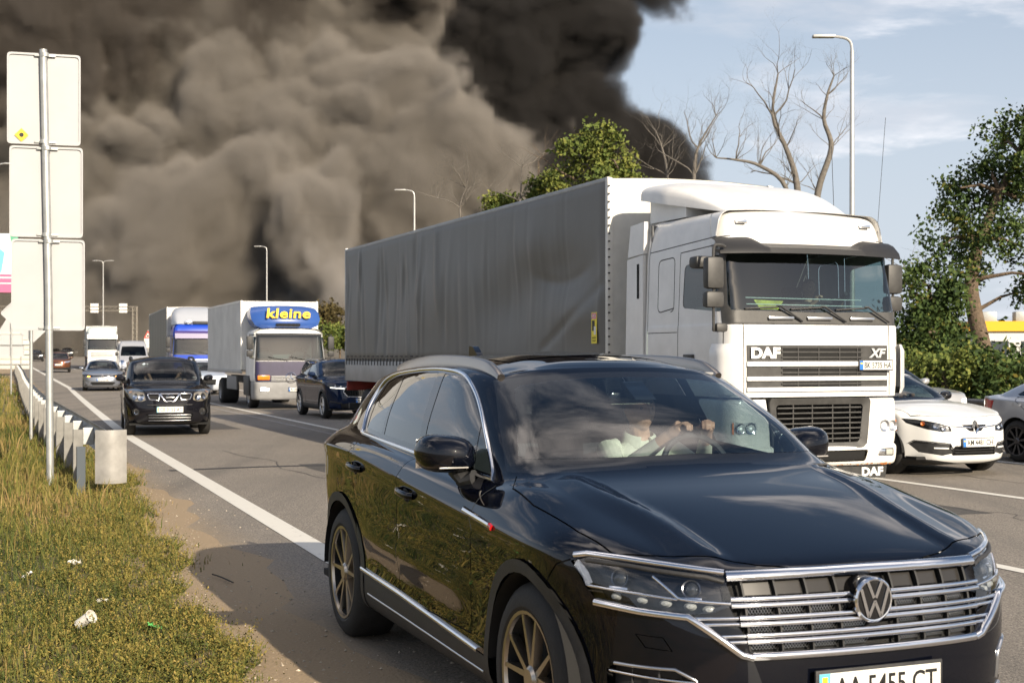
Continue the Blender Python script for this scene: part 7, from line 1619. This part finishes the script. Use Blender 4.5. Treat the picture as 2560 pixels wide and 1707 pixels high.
        strip(sh, pr(lin([(-.68, .985), (-.34, .952)], 5)), .026, .010, CHROME, 'fender_badge', root)
        strip(sh, pr(lin([(-.335, .952), (-.305, .945)], 3)), .024, .011, REDLENS, 'fender_badge', root)
        # wheels in their arches
        for cx in (0, -2.90):
            wheel(root, (cx, s * .965, .38), s, .383, .268, .28, 5, 'twin', mat('alloy rim', (.42, .38, .33), .30, 1.0))
            a = MB(); a.lathe([(.425, -.965 + .0), (.43, -.60), (.05, -.60)], 'y', 30, (cx, 0, .38), 0, math.pi)
            if s > 0: a.xf(Matrix.Diagonal((1, -1, 1, 1)))
            a.build('arch_liner', ARCHLINER, root)
        # door handles: a recessed cup with a bar over it
        for hx, hz, d in ((-2.523, 1.03, 'doorR'), (-1.535, .974, 'doorF')):
            h = MB(); p = sh.on_side(hx, hz, s); y = p.y
            cup = MB(); cup.lathe([(.001, -.012), (.040, -.004), (.052, .0015)], 'y', 20); cup.xf(Matrix.Translation((hx - .01, y, hz)) @ Matrix.Diagonal((1.15, -s, .85, 1))); dd = parts[d + ('r' if s < 0 else 'l')]
            cup.build('handle_cup', DARK, dd)
            pts = [(hx - .11, y + s * .004, hz + .006), (hx - .09, y + s * .028, hz + .006), (hx, y + s * .036, hz + .002), (hx + .075, y + s * .026, hz - .004), (hx + .10, y + s * .002, hz - .006)]
            h.ribbon(dens(pts, 5), [(-.016, -.006), (-.017, .004), (-.009, .010), (.009, .010), (.017, .004), (.016, -.006)], up=(0, s, 0)); h.build('handle', PAINT, dd, 60)
        # roof rails
        rp = dens([(-1.20, s * .606, 1.560), (-1.27, s * .605, 1.592), (-1.40, s * .605, 1.626), (-1.75, s * .602, 1.648), (-2.25, s * .594, 1.652), (-2.70, s * .578, 1.628), (-2.98, s * .562, 1.600), (-3.05, s * .558, 1.58)], 6)
        MB().ribbon(rp, [(-.020, -.045), (-.018, .006), (-.008, .014), (.008, .014), (.018, .006), (.020, -.045)]).build('roof_rail', mat('bronzed rail', (.40, .36, .32), .30, 1.0), root, 50)
        mirror(root, (-.84, s * .87, 1.10), (-.98, s * 1.105, 1.205), s, (.23, .27, .185), PAINT, low=PLASTIC)
        strip_y = []
        MB().box((-.862, s * .90, 1.150), (-.848, s * 1.04, 1.157), .003).build('mirror_indicator', mat('smoked indicator', (.35, .33, .31), .25), root)
    # nose: the chrome grille
    front = lambda L_, off=0: [Vector((p.x + off, p.y, p.z)) for p in (sh.on_front(y, z) for y, z in L_) if p]
    gp = bpy.data.objects.new('grille', None); COL.objects.link(gp); gp.parent = root; gp.empty_display_size = .1
    ys = list(np.linspace(-.535, .535, 25))
    back = MB(); back.grid([[(sh.on_front(y * .999, z).x - .055, y, z) for y in ys] for z in np.linspace(.60, .89, 5)]); back.build('grille_back', mat('grille mesh', (.012, .012, .012), .6, bump=(160, .6, .02)), gp)
    strip(sh, front([(y, .884 + .004 * (1 - (y / .54) ** 2)) for y in ys]), .040, .016, CHROME, 'grille_bar', gp, off=.0)
    for z, half_w in ((.800, .535), (.737, .512), (.677, .492)):
        yy = list(np.linspace(-half_w, half_w, 25))
        for dz, w in ((.010, .017), (-.012, .018)):
            strip(sh, front([(y, z + dz) for y in yy]), w, .010, CHROME, 'grille_bar', gp, off=-.004)
        sl = MB(); sl.grid([[(sh.on_front(y, z).x - d, y, z - .022) for y in yy] for d in (-.002, .05)]); sl.build('grille_shelf', PLASTIC, gp)
    yy = list(np.linspace(-.478, .478, 25)); strip(sh, front([(y, .616) for y in yy]), .030, .018, CHROME, 'grille_bar', gp, off=0)
    for k in range(9):
        y = -.48 + .12 * k
        if abs(y) < .07: continue
        v = MB(); n_ = 8
        pts = front([(y * (1 + .04 * (z - .74)), z) for z in np.linspace(.625, .866, n_)], -.022)
        v.ribbon(pts, [(-.004, -.012), (-.004, .012), (.004, .012), (.004, -.012)], up=(1, 0, 0)); v.build('grille_rib', mat('dark satin rib', (.028, .028, .028), .45, .3), gp)
        if k < 8:
            for z0, z1 in ((.817, .862),):
                m_ = MB(); m_.grid([[(sh.on_front(q, z).x - .030, q, z) for q in np.linspace(y + .012, y + .108, 4)] for z in (z0, z1)]); m_.build('grille_blank', mat('sensor blank', (.030, .028, .026), .22), gp)
            for z0, z1 in ((.752, .778), (.692, .714), (.632, .652)):
                m_ = MB()
                for q in np.linspace(y + .014, y + .106, 9):
                    for sg in (-1, 1):
                        xq = sh.on_front(q, (z0 + z1) / 2).x - .034
                        m_.tube([(xq, q, z0), (xq, q + sg * .018, z1)], .0016, 4, cap=False)
                m_.build('grille_mesh', SATIN, gp)
    for s in (-1, 1):
        # lamp unit: lens, dark bowl, bright parts
        lp = bpy.data.objects.new('headlight', None); COL.objects.link(lp); lp.parent = root; lp.empty_display_size = .1
        fr = lambda L_, off=0: front([(s * y, z) for y, z in L_], off)
        N_ = lambda p: sh.normal(p)
        def surf(poly_rows, off): return [[p + N_(p) * off for p in fr(row)] for row in poly_rows]
        up = [(.541, .890), (.62, .902), (.711, .914), (.81, .925), (.888, .928), (.932, .903)]; dn = [(.528, .790), (.60, .765), (.673, .756), (.77, .762), (.860, .768), (.890, .775)]
        rows = lambda k0, k1, n=6: [[(a[0] + (b[0] - a[0]) * k, a[1] + (b[1] - a[1]) * k) for a, b in zip(up, dn)] for k in np.linspace(k0, k1, n)]
        MB().grid(surf(rows(0, 1), -.055)).build('lamp_bowl', mat('lamp bowl', (.012, .012, .014), .25), lp)
        MB().grid(surf(rows(.0, 1), -.001)).build('lamp_lens', LENS, lp)
        st = lambda pts, w, t, m, off: strip(sh, fr(pts), w, t, m, 'lamp_trim', lp, off=off)
        st(lin([(.536, .896), (.711, .918), (.81, .929), (.895, .934), (.925, .925)], 5), .022, .012, CHROME, .0)
        st(lin([(.545, .868), (.60, .884), (.711, .896), (.81, .908), (.905, .912)], 5), .016, .012, PLASTIC, -.006)
        st(lin([(.535, .795), (.60, .800), (.688, .808), (.70, .812), (.755, .880)], 4), .012, .008, CHROME, -.008)
        st(lin([(.700, .806), (.80, .816), (.88, .821), (.908, .822)], 4), .010, .008, CHROME, -.008)
        st(lin([(.908, .826), (.915, .86), (.930, .898)], 4), .030, .006, mat('indicator louvre', (.55, .60, .70), .3, .6, bump=(240, .9, .02)), -.010)
        for y, z, r_ in ((.845, .866, .030), (.655, .848, .028)):
            p = fr([(y, z)], 0)[0]; n = N_(p); q = p - n * .045; Mx = Matrix.Translation(q) @ n.to_track_quat('X', 'Z').to_matrix().to_4x4()
            l = MB(); l.lathe([(r_ * 1.25, .0), (r_ * 1.2, .02), (r_ * 1.02, .018), (r_ * .95, .012)], 'x', 20); l.xf(Mx); l.build('lamp_ring', mat('dark lamp ring', (.16, .16, .17), .2, 1.0), lp)
            l = MB(); l.lathe([(.001, .028), (r_ * .5, .025), (r_ * .85, .015), (r_, 0)], 'x', 20); l.xf(Mx); l.build('projector', mat('projector lens', (.03, .033, .036), .03, coat=1), lp)
            l = MB(); k = len(l.v); l.box((-.004, -r_ * 1.3, -.006), (.02, r_ * 1.3, .006), .003); l.xf(Mx @ Matrix.Translation((0, .0, -r_ * 1.25))); l.build('lamp_blade', REFLECTOR, lp)
        for y, z in ((.857, .795), (.799, .794), (.738, .791), (.667, .785), (.608, .776)):
            p = fr([(y, z)], 0)[0]; n = N_(p); Mx = Matrix.Translation(p - n * .022) @ n.to_track_quat('X', 'Z').to_matrix().to_4x4() @ Matrix.Diagonal((1, 1.3, .8, 1))
            l = MB(); l.lathe([(.001, .016), (.010, .013), (.018, 0)], 'x', 12); l.xf(Mx); l.build('running_light', mat('running light', (.36, .37, .35), .08, coat=1), lp)
        # chrome blade that runs from the lamp down to the foot of the grille
        ch = lin([(.890, .768), (.80, .757), (.675, .748), (.60, .690), (.515, .622), (.476, .612)], 5); strip(sh, fr(ch), .026, .018, CHROME, 'grille_bar', gp, off=.002)
        for z, y0, y1 in ((.737, .515, .66), (.677, .494, .585)):
            for dz in (.009, -.011): strip(sh, fr(lin([(y0, z + dz), (y1, z + dz - .002)], 4)), .013, .008, CHROME, 'grille_bar', gp, off=-.006)
        # lower intake
        it = bpy.data.objects.new('air_intake', None); COL.objects.link(it); it.parent = root; it.empty_display_size = .1
        yv = np.linspace(.65, .865, 6); MB().grid(surf([[(y, z) for y in yv] for z in (.40, .48, .565)], -.05)).build('intake_back', PLASTIC, it)
        for z in (.525, .47): strip(sh, fr(lin([(.655, z - .005), (.862, z)], 6)), .010, .008, CHROME, 'intake_bar', it, off=-.012)
        for y in (.70, .76, .82): strip(sh, fr(lin([(y, .42), (y, .556)], 4)), .006, .006, PLASTIC, 'intake_rib', it, off=-.02)
        strip(sh, fr(lin([(.655, .43), (.655, .53), (.715, .565), (.85, .558)], 4)), .012, .008, SATIN, 'intake_frame', it, off=.0)
        strip(sh, fr(lin([(.0, .345), (.3, .345), (.60, .36), (.70, .40)], 6)), .014, .010, SATIN, 'bumper_strip', root, off=0)
    # round badge with its letters
    bx = sh.on_front(0, .79).x
    eb = MB(); eb.lathe([(.001, bx + .034), (.070, bx + .032), (.080, bx + .022), (.084, bx - .05)], 'x', 40, (0, 0, .789)); e = eb.build('badge', GLOSSBLACK, root)
    cr = MB(); cr.lathe([(.0815, bx + .022), (.0805, bx + .030), (.0745, bx + .035), (.070, bx + .034), (.069, bx + .031)], 'x', 44, (0, 0, .789))
    X = bx + .0345
    def bar(p, q, w=.0115):
        a, b = Vector((0, p[0], p[1] + .789)), Vector((0, q[0], q[1] + .789)); d = (b - a).normalized(); n = Vector((0, -d.z, d.y)) * w / 2
        vs = [a + n, b + n, b - n, a - n]; cr.add([(X, v.y, v.z) for v in vs] + [(X + .003, v.y, v.z) for v in vs], [(4, 5, 6, 7), (0, 1, 5, 4), (1, 2, 6, 5), (2, 3, 7, 6), (3, 0, 4, 7)])
    for s in (-1, 1):
        bar((s * .030, .066), (s * .004, .008)); bar((s * .058, .042), (s * .026, -.060)); bar((s * .026, -.060), (s * .002, -.008))
    bar((-.006, -.004), (.006, -.004), .006)
    cr.build('badge_letters', CHROME, e)
    px_ = sh.on_front(0, .50).x + .022
    plate(root, frame((px_, .012, .492), (0, 1, 0), (0, 0, 1)), 'AA 5455 CT', old=True)
    # wipers, hood vents, aerial, sunroof
    for y0, y1 in ((-.62, .05), (.15, .70)):
        a = Vector((-.385, y0, 1.150)); b = Vector((-.37, y1, 1.156)); MB().tube([a, (a + b) / 2 + Vector((.0, 0, .008)), b], .006, 6).build('wiper', PLASTIC, root)
    MB().prism([(-3.30, 1.615), (-3.12, 1.655), (-3.22, 1.72), (-3.29, 1.725)], -.02, .02, 'y').build('aerial_fin', PAINT, root)
    ro = [sh.on_top(x, y) for x in np.linspace(-1.48, -2.9, 9) for y in np.linspace(-.46, .46, 9)]
    MB().grid([[ro[i * 9 + j] + Vector((0, 0, .004)) for j in range(9)] for i in range(9)]).build('sunroof', GLOSSBLACK, root)
    # inside
    it = MB(); it.prism([(-.38, 1.125), (-.62, 1.150), (-.86, 1.140), (-.93, 1.05), (-.90, .80), (-.45, .80)], -.74, .74, 'y'); it.box((-.97, .18, 1.03), (-.80, .56, 1.165), .05); it.build('dashboard', DASHM, root)
    fl = MB(); fl.box((-3.6, -.90, .26), (.70, .90, .30)); fl.box((.55, -.60, .30), (.60, .60, .85)); fl.box((-3.55, -.80, .30), (-3.5, .80, 1.15)); fl.build('floor_pan', DARK, root)
    bb = MB(); bb.box((-.60, -.80, .3), (-.56, .80, 1.12)); bb.build('bulkhead', DARK, root)
    for x, y in ((-1.55, .37), (-1.55, -.37), (-2.45, .40), (-2.45, -.40)): seat(root, x, y, .62)
    steering(root, (-1.03, .385, 1.085), .188, R(22))
    m2 = MB(); m2.box((-1.02, -.12, 1.425), (-.985, .12, 1.485), .018); m2.tube([(-.99, 0, 1.46), (-.95, 0, 1.50)], .014, 6); m2.prism([(-.84, 1.452), (-.985, 1.535), (-1.02, 1.535), (-.93, 1.455)], -.055, .055, 'y'); m2.build('cabin_mirror', GLOSSBLACK, root)
    sv = MB(); sv.box((-1.34, .22, 1.565), (-1.17, .56, 1.577), .004); sv.build('sun_visor', HEADLINER, root)
    return sh
suv = thing('suv', 'large glossy black SUV with chrome grille in the foreground, driver at the wheel', 'car', (.952, 5.735, 0), R(21.6 - 90))
suv_shell = build_suv(suv)
vw_driver = person('driver of the black SUV in pale shirt, both hands on the wheel', suv.matrix_basis @ Vector((-1.52, .375, .675)), suv.rotation_euler[2],
    ((.385, -.085, .590), (.40, .115, .595)), mat('shirt pale green', (.62, .62, .50), .8, noise=(14, .12), bump=(14, .25, .02)), head=(-.10, -.01, .690), voxel=.005)
# ---------------------------------------------------------------- people in the other vehicles
def sit(veh, label, p, hands, shirt, hair=(.05, .04, .035), head=(-.10, 0, .70), turn=0, voxel=.011):
    M_ = Matrix.Translation(veh.location) @ Matrix.Rotation(veh.rotation_euler[2], 4, 'Z'); return person(label, M_ @ Vector(p), veh.rotation_euler[2], hands, shirt, hair, head, turn, voxel)
W2 = ((.37, -.12, .50), (.37, .12, .50))
sit(xtrail, 'driver of the second black SUV holding a hand before the face', (-1.58, .36, .60), ((.12, -.06, .60), (.36, .12, .50)), mat('black shirt', (.02, .02, .022), .85))
sit(xtrail, 'passenger of the second black SUV with a hand at the cheek', (-1.58, -.36, .60), ((.10, -.30, .30), (.02, .07, .60)), mat('shirt patterned dark', (.06, .05, .05), .85, noise=(30, .8)))
sit(megane, 'driver of the white hatchback with both hands on the wheel', (-1.52, .36, .47), ((.36, -.10, .56), (.37, .13, .56)), mat('olive shirt', (.10, .11, .05), .85))
sit(daf, 'driver high up behind the wheel of the white semi truck', (-1.02, .62, 1.80), ((.26, -.17, .52), (.30, .18, .50)), mat('black shirt', (.02, .02, .022), .85))
sit(jetta, 'driver of the silver sedan behind the windscreen', (-1.50, .36, .43), W2, mat('ochre shirt', (.30, .20, .06), .85), voxel=.014)
sit(karoq, 'driver of the dark blue crossover behind the windscreen', (-1.55, .36, .58), W2, mat('grey shirt', (.12, .12, .13), .85), voxel=.014)
# ---------------------------------------------------------------- small things by the road
PAPER = mat('dirty white paper', (.70, .67, .60), .8, noise=(25, .2))
def scrap(label, px_, py_, size, m, seed, name='litter', cat='litter', flat=.35):
    Y = 5644 / (py_ - 890); X = (px_ - 1280) * Y / 3400; g = random.Random(seed); o = MB(); n = 9
    P_ = [[(size * (i / (n - 1) - .5) + g.gauss(0, size * .05), size * .6 * (j / (n - 1) - .5) + g.gauss(0, size * .05), size * flat * (.35 + .5 * math.sin(i * 1.1 + seed) * math.cos(j * .9)) * g.uniform(.6, 1.2)) for j in range(n)] for i in range(n)]
    o.grid(P_); r = o.build(name, m, None, 30); r.location = (X, Y, gz_at(X, Y) + .04 + size * flat * .2); r.rotation_euler = (g.uniform(-.4, .4), g.uniform(-.4, .4), g.uniform(0, 6)); return tag(r, label, cat)
cup_ = thing('paper_cup', 'white paper cup lying in the dry grass near the bottom left', 'cup', ((195 - 1280) * 5644 / (1590 - 890) / 3400, 5644 / (1590 - 890), .07), R(70)); cm = MB(); cm.lathe([(.001, 0), (.028, .0), (.036, .11), (.038, .112), (.034, .108), (.027, .005)], 'z', 16); cm.xf(Matrix.Rotation(R(60), 4, 'X')); cm.build('cup_body', PAPER, cup_)
cm = MB(); cm.lathe([(.0375, .104), (.041, .106), (.041, .114), (.0375, .114)], 'z', 16); cm.xf(Matrix.Rotation(R(60), 4, 'X')); cm.build('cup_rim', PAPER, cup_)
scrap('white paper scrap beside the dry patch on the verge', 185, 1422, .10, PAPER, 2); scrap('pale wrapper left of the other scraps on the verge', 68, 1455, .09, PAPER, 3); scrap('small white tissue right of the paper cup on the verge', 256, 1518, .07, PAPER, 4)
scrap('bright green wrapper among the weeds near the bottom', 385, 1586, .08, mat('green wrapper', (.12, .45, .12), .4), 5); 
tw = MB(); q = [((x - 1280) * 5644 / (y - 890) / 3400, 5644 / (y - 890), .022) for x, y in ((531, 1442), (550, 1448), (568, 1456), (583, 1463))]; tw.tube(dens(q, 4), [.006] * 10 + [.005] * 3, 6); tag(tw.build('twig', mat('dark twig', (.03, .025, .02), .8), None), 'dark twig lying on the asphalt in the shadow of the black SUV', 'twig')
# ---------------------------------------------------------------- smoke
def smoke_cloud(name, label, lo, hi, res, blobs, seed, bump, edge, dens, color, aniso, step):
    """a closed bank of smoke: round masses, roughened by cell noise into billows, held in a voxel grid"""
    me = bpy.data.meshes.new(name); o = bpy.data.objects.new(name, me); COL.objects.link(o)
    ng = bpy.data.node_groups.new(name, 'GeometryNodeTree')
    ng.interface.new_socket('Geometry', in_out='OUTPUT', socket_type='NodeSocketGeometry')
    ng.interface.new_socket('Geometry', in_out='INPUT', socket_type='NodeSocketGeometry')
    N = ng.nodes.new; L = ng.links.new
    def math_(op, a, b=None, c=None):
        n = N('ShaderNodeMath'); n.operation = op
        for i, v in enumerate((a, b, c)):
            if v is None: continue
            if isinstance(v, (int, float)): n.inputs[i].default_value = v
            else: L(v, n.inputs[i])
        return n.outputs[0]
    pos = N('GeometryNodeInputPosition').outputs[0]
    wn = N('ShaderNodeTexNoise'); wn.inputs['Scale'].default_value = 0.028; wn.inputs['Detail'].default_value = 3
    add = N('ShaderNodeVectorMath'); add.operation = 'ADD'; L(pos, add.inputs[0]); add.inputs[1].default_value = (seed * 31.7, seed * 17.3, seed * 7.1)
    L(add.outputs[0], wn.inputs[0])
    ws = N('ShaderNodeVectorMath'); ws.operation = 'SUBTRACT'; L(wn.outputs[1], ws.inputs[0]); ws.inputs[1].default_value = (0.5, 0.5, 0.5)
    wm = N('ShaderNodeVectorMath'); wm.operation = 'MULTIPLY_ADD'; L(ws.outputs[0], wm.inputs[0]); wm.inputs[1].default_value = (26, 26, 26); L(pos, wm.inputs[2])
    p = wm.outputs[0]
    d = None
    for (x, y, z, r) in blobs:
        ds = N('ShaderNodeVectorMath'); ds.operation = 'DISTANCE'; L(p, ds.inputs[0]); ds.inputs[1].default_value = (x, y, z)
        q = math_('SUBTRACT', ds.outputs['Value'], r)
        d = q if d is None else math_('SMOOTH_MIN', d, q, 5.0)
    p2 = N('ShaderNodeVectorMath'); p2.operation = 'ADD'; L(p, p2.inputs[0]); p2.inputs[1].default_value = (seed * 13.7, seed * 5.3, seed * 3.1)
    for sc, amp in bump:
        v = N('ShaderNodeTexVoronoi'); v.feature = 'F1'; v.inputs['Scale'].default_value = 1.0 / sc
        L(p2.outputs[0], v.inputs[0])
        d = math_('ADD', d, math_('MULTIPLY', math_('SUBTRACT', v.outputs['Distance'], 0.64), amp))
    fn = N('ShaderNodeTexNoise'); fn.inputs['Scale'].default_value = 0.16; fn.inputs['Detail'].default_value = 4; L(p2.outputs[0], fn.inputs[0])
    d = math_('ADD', d, math_('MULTIPLY', math_('SUBTRACT', fn.outputs[0], 0.5), 5.0))
    mr = N('ShaderNodeMapRange'); mr.interpolation_type = 'SMOOTHSTEP'
    L(d, mr.inputs[0]); mr.inputs[1].default_value = edge * 0.35; mr.inputs[2].default_value = -edge; mr.inputs[3].default_value = 0; mr.inputs[4].default_value = 1
    vc = N('GeometryNodeVolumeCube'); L(mr.outputs[0], vc.inputs['Density'])
    vc.inputs['Min'].default_value = lo; vc.inputs['Max'].default_value = hi
    for i, k in enumerate(('Resolution X', 'Resolution Y', 'Resolution Z')): vc.inputs[k].default_value = max(4, int((hi[i] - lo[i]) / res))
    mt = bpy.data.materials.new(name); mt.use_nodes = True; t = mt.node_tree; t.nodes.clear()
    mo = t.nodes.new('ShaderNodeOutputMaterial'); pv = t.nodes.new('ShaderNodeVolumePrincipled')
    pv.inputs['Color'].default_value = (*color, 1); pv.inputs['Density'].default_value = dens; pv.inputs['Anisotropy'].default_value = aniso
    t.links.new(pv.outputs[0], mo.inputs['Volume'])
    try: mt.cycles.volume_step_rate = step
    except Exception: pass
    sm = N('GeometryNodeSetMaterial'); sm.inputs['Material'].default_value = mt
    L(vc.outputs[0], sm.inputs[0])
    go = N('NodeGroupOutput'); L(sm.outputs[0], go.inputs[0])
    md = o.modifiers.new('smoke', 'NODES'); md.node_group = ng
    me.materials.append(mt)
    o['label'] = label; o['category'] = 'smoke'; o['kind'] = 'stuff'
    return o
def px(x, y, Y):  # point at depth Y seen at photo pixel x, y
    return ((x - 1280) * Y / 3400, Y, 1.66 + (890 - y) * Y / 3400)
def blob(x, y, r, Y):  # r in photo pixels
    a = px(x, y, Y); return (a[0], a[1], a[2], r * Y / 3400)
bl = [blob(-120, 560, 380, 290), blob(150, 330, 300, 285), blob(430, 260, 260, 276), blob(300, 520, 210, 258), blob(620, 400, 250, 262), blob(770, 200, 180, 284), blob(470, 560, 150, 246),
      blob(560, 700, 170, 240), blob(300, 760, 190, 246), blob(80, 780, 200, 250), blob(790, 560, 190, 250), blob(950, 450, 160, 262), blob(1150, 470, 120, 250), blob(1050, 620, 180, 252),
      blob(1260, 560, 150, 266), blob(720, 800, 150, 236), blob(838, 660, 62, 224), blob(860, 760, 66, 222), blob(880, 850, 80, 224), blob(480, 860, 150, 240), blob(1400, 640, 110, 282), blob(930, 780, 130, 246),
      blob(640, 60, 200, 288), blob(640, 560, 120, 240), blob(980, 860, 140, 250), blob(250, 880, 150, 238)]
BUMP = ((36, 20), (16, 10.5), (7.0, 5.2), (3.3, 2.9), (1.7, 1.3))
smoke_cloud('smoke', 'brown grey smoke bank filling the sky behind the trucks', (-135, 200, -4), (50, 292, 86), 0.88, bl, 1, BUMP, 3.1, 0.42, (0.53, 0.478, 0.415), 0.0, 1.0)
bk = [blob(1270, 130, 170, 322), blob(1130, 220, 150, 316), blob(1400, 60, 160, 326), blob(1470, 10, 110, 330), blob(1370, 250, 110, 322), blob(1460, 350, 90, 322), blob(1530, 400, 80, 324), blob(1610, 440, 45, 326),
      blob(1270, -60, 150, 322), blob(1120, 330, 90, 312), blob(1080, 80, 60, 316), blob(1290, 470, 90, 318)]
smoke_cloud('smoke', 'black smoke plume rising above the white truck', (-34, 296, 10), (66, 350, 96), 1.1, bk, 5, BUMP, 2.6, 0.55, (0.085, 0.080, 0.077), 0.0, 1.0)
dk = [blob(-60, 60, 260, 262), blob(200, -20, 230, 262), blob(480, -60, 190, 266), blob(60, 260, 170, 258), blob(900, -60, 150, 286), blob(-150, 300, 220, 256)]
smoke_cloud('smoke', 'dark brown smoke rolling over the top left of the picture', (-125, 226, 42), (-8, 305, 92), 1.1, dk, 3, BUMP, 2.6, 0.55, (0.23, 0.20, 0.172), 0.0, 1.0)
wt = [blob(815, 620, 34, 214), blob(838, 680, 40, 212), blob(850, 750, 46, 212), blob(872, 820, 52, 212)]
smoke_cloud('smoke', 'pale wisp of smoke rising just left of the grey trailer', (-38, 200, 0), (-18, 226, 26), 0.6, wt, 7, ((9, 5.0), (4, 2.4), (1.8, 1.0)), 2.6, 0.40, (0.70, 0.64, 0.57), 0.0, 1.0)
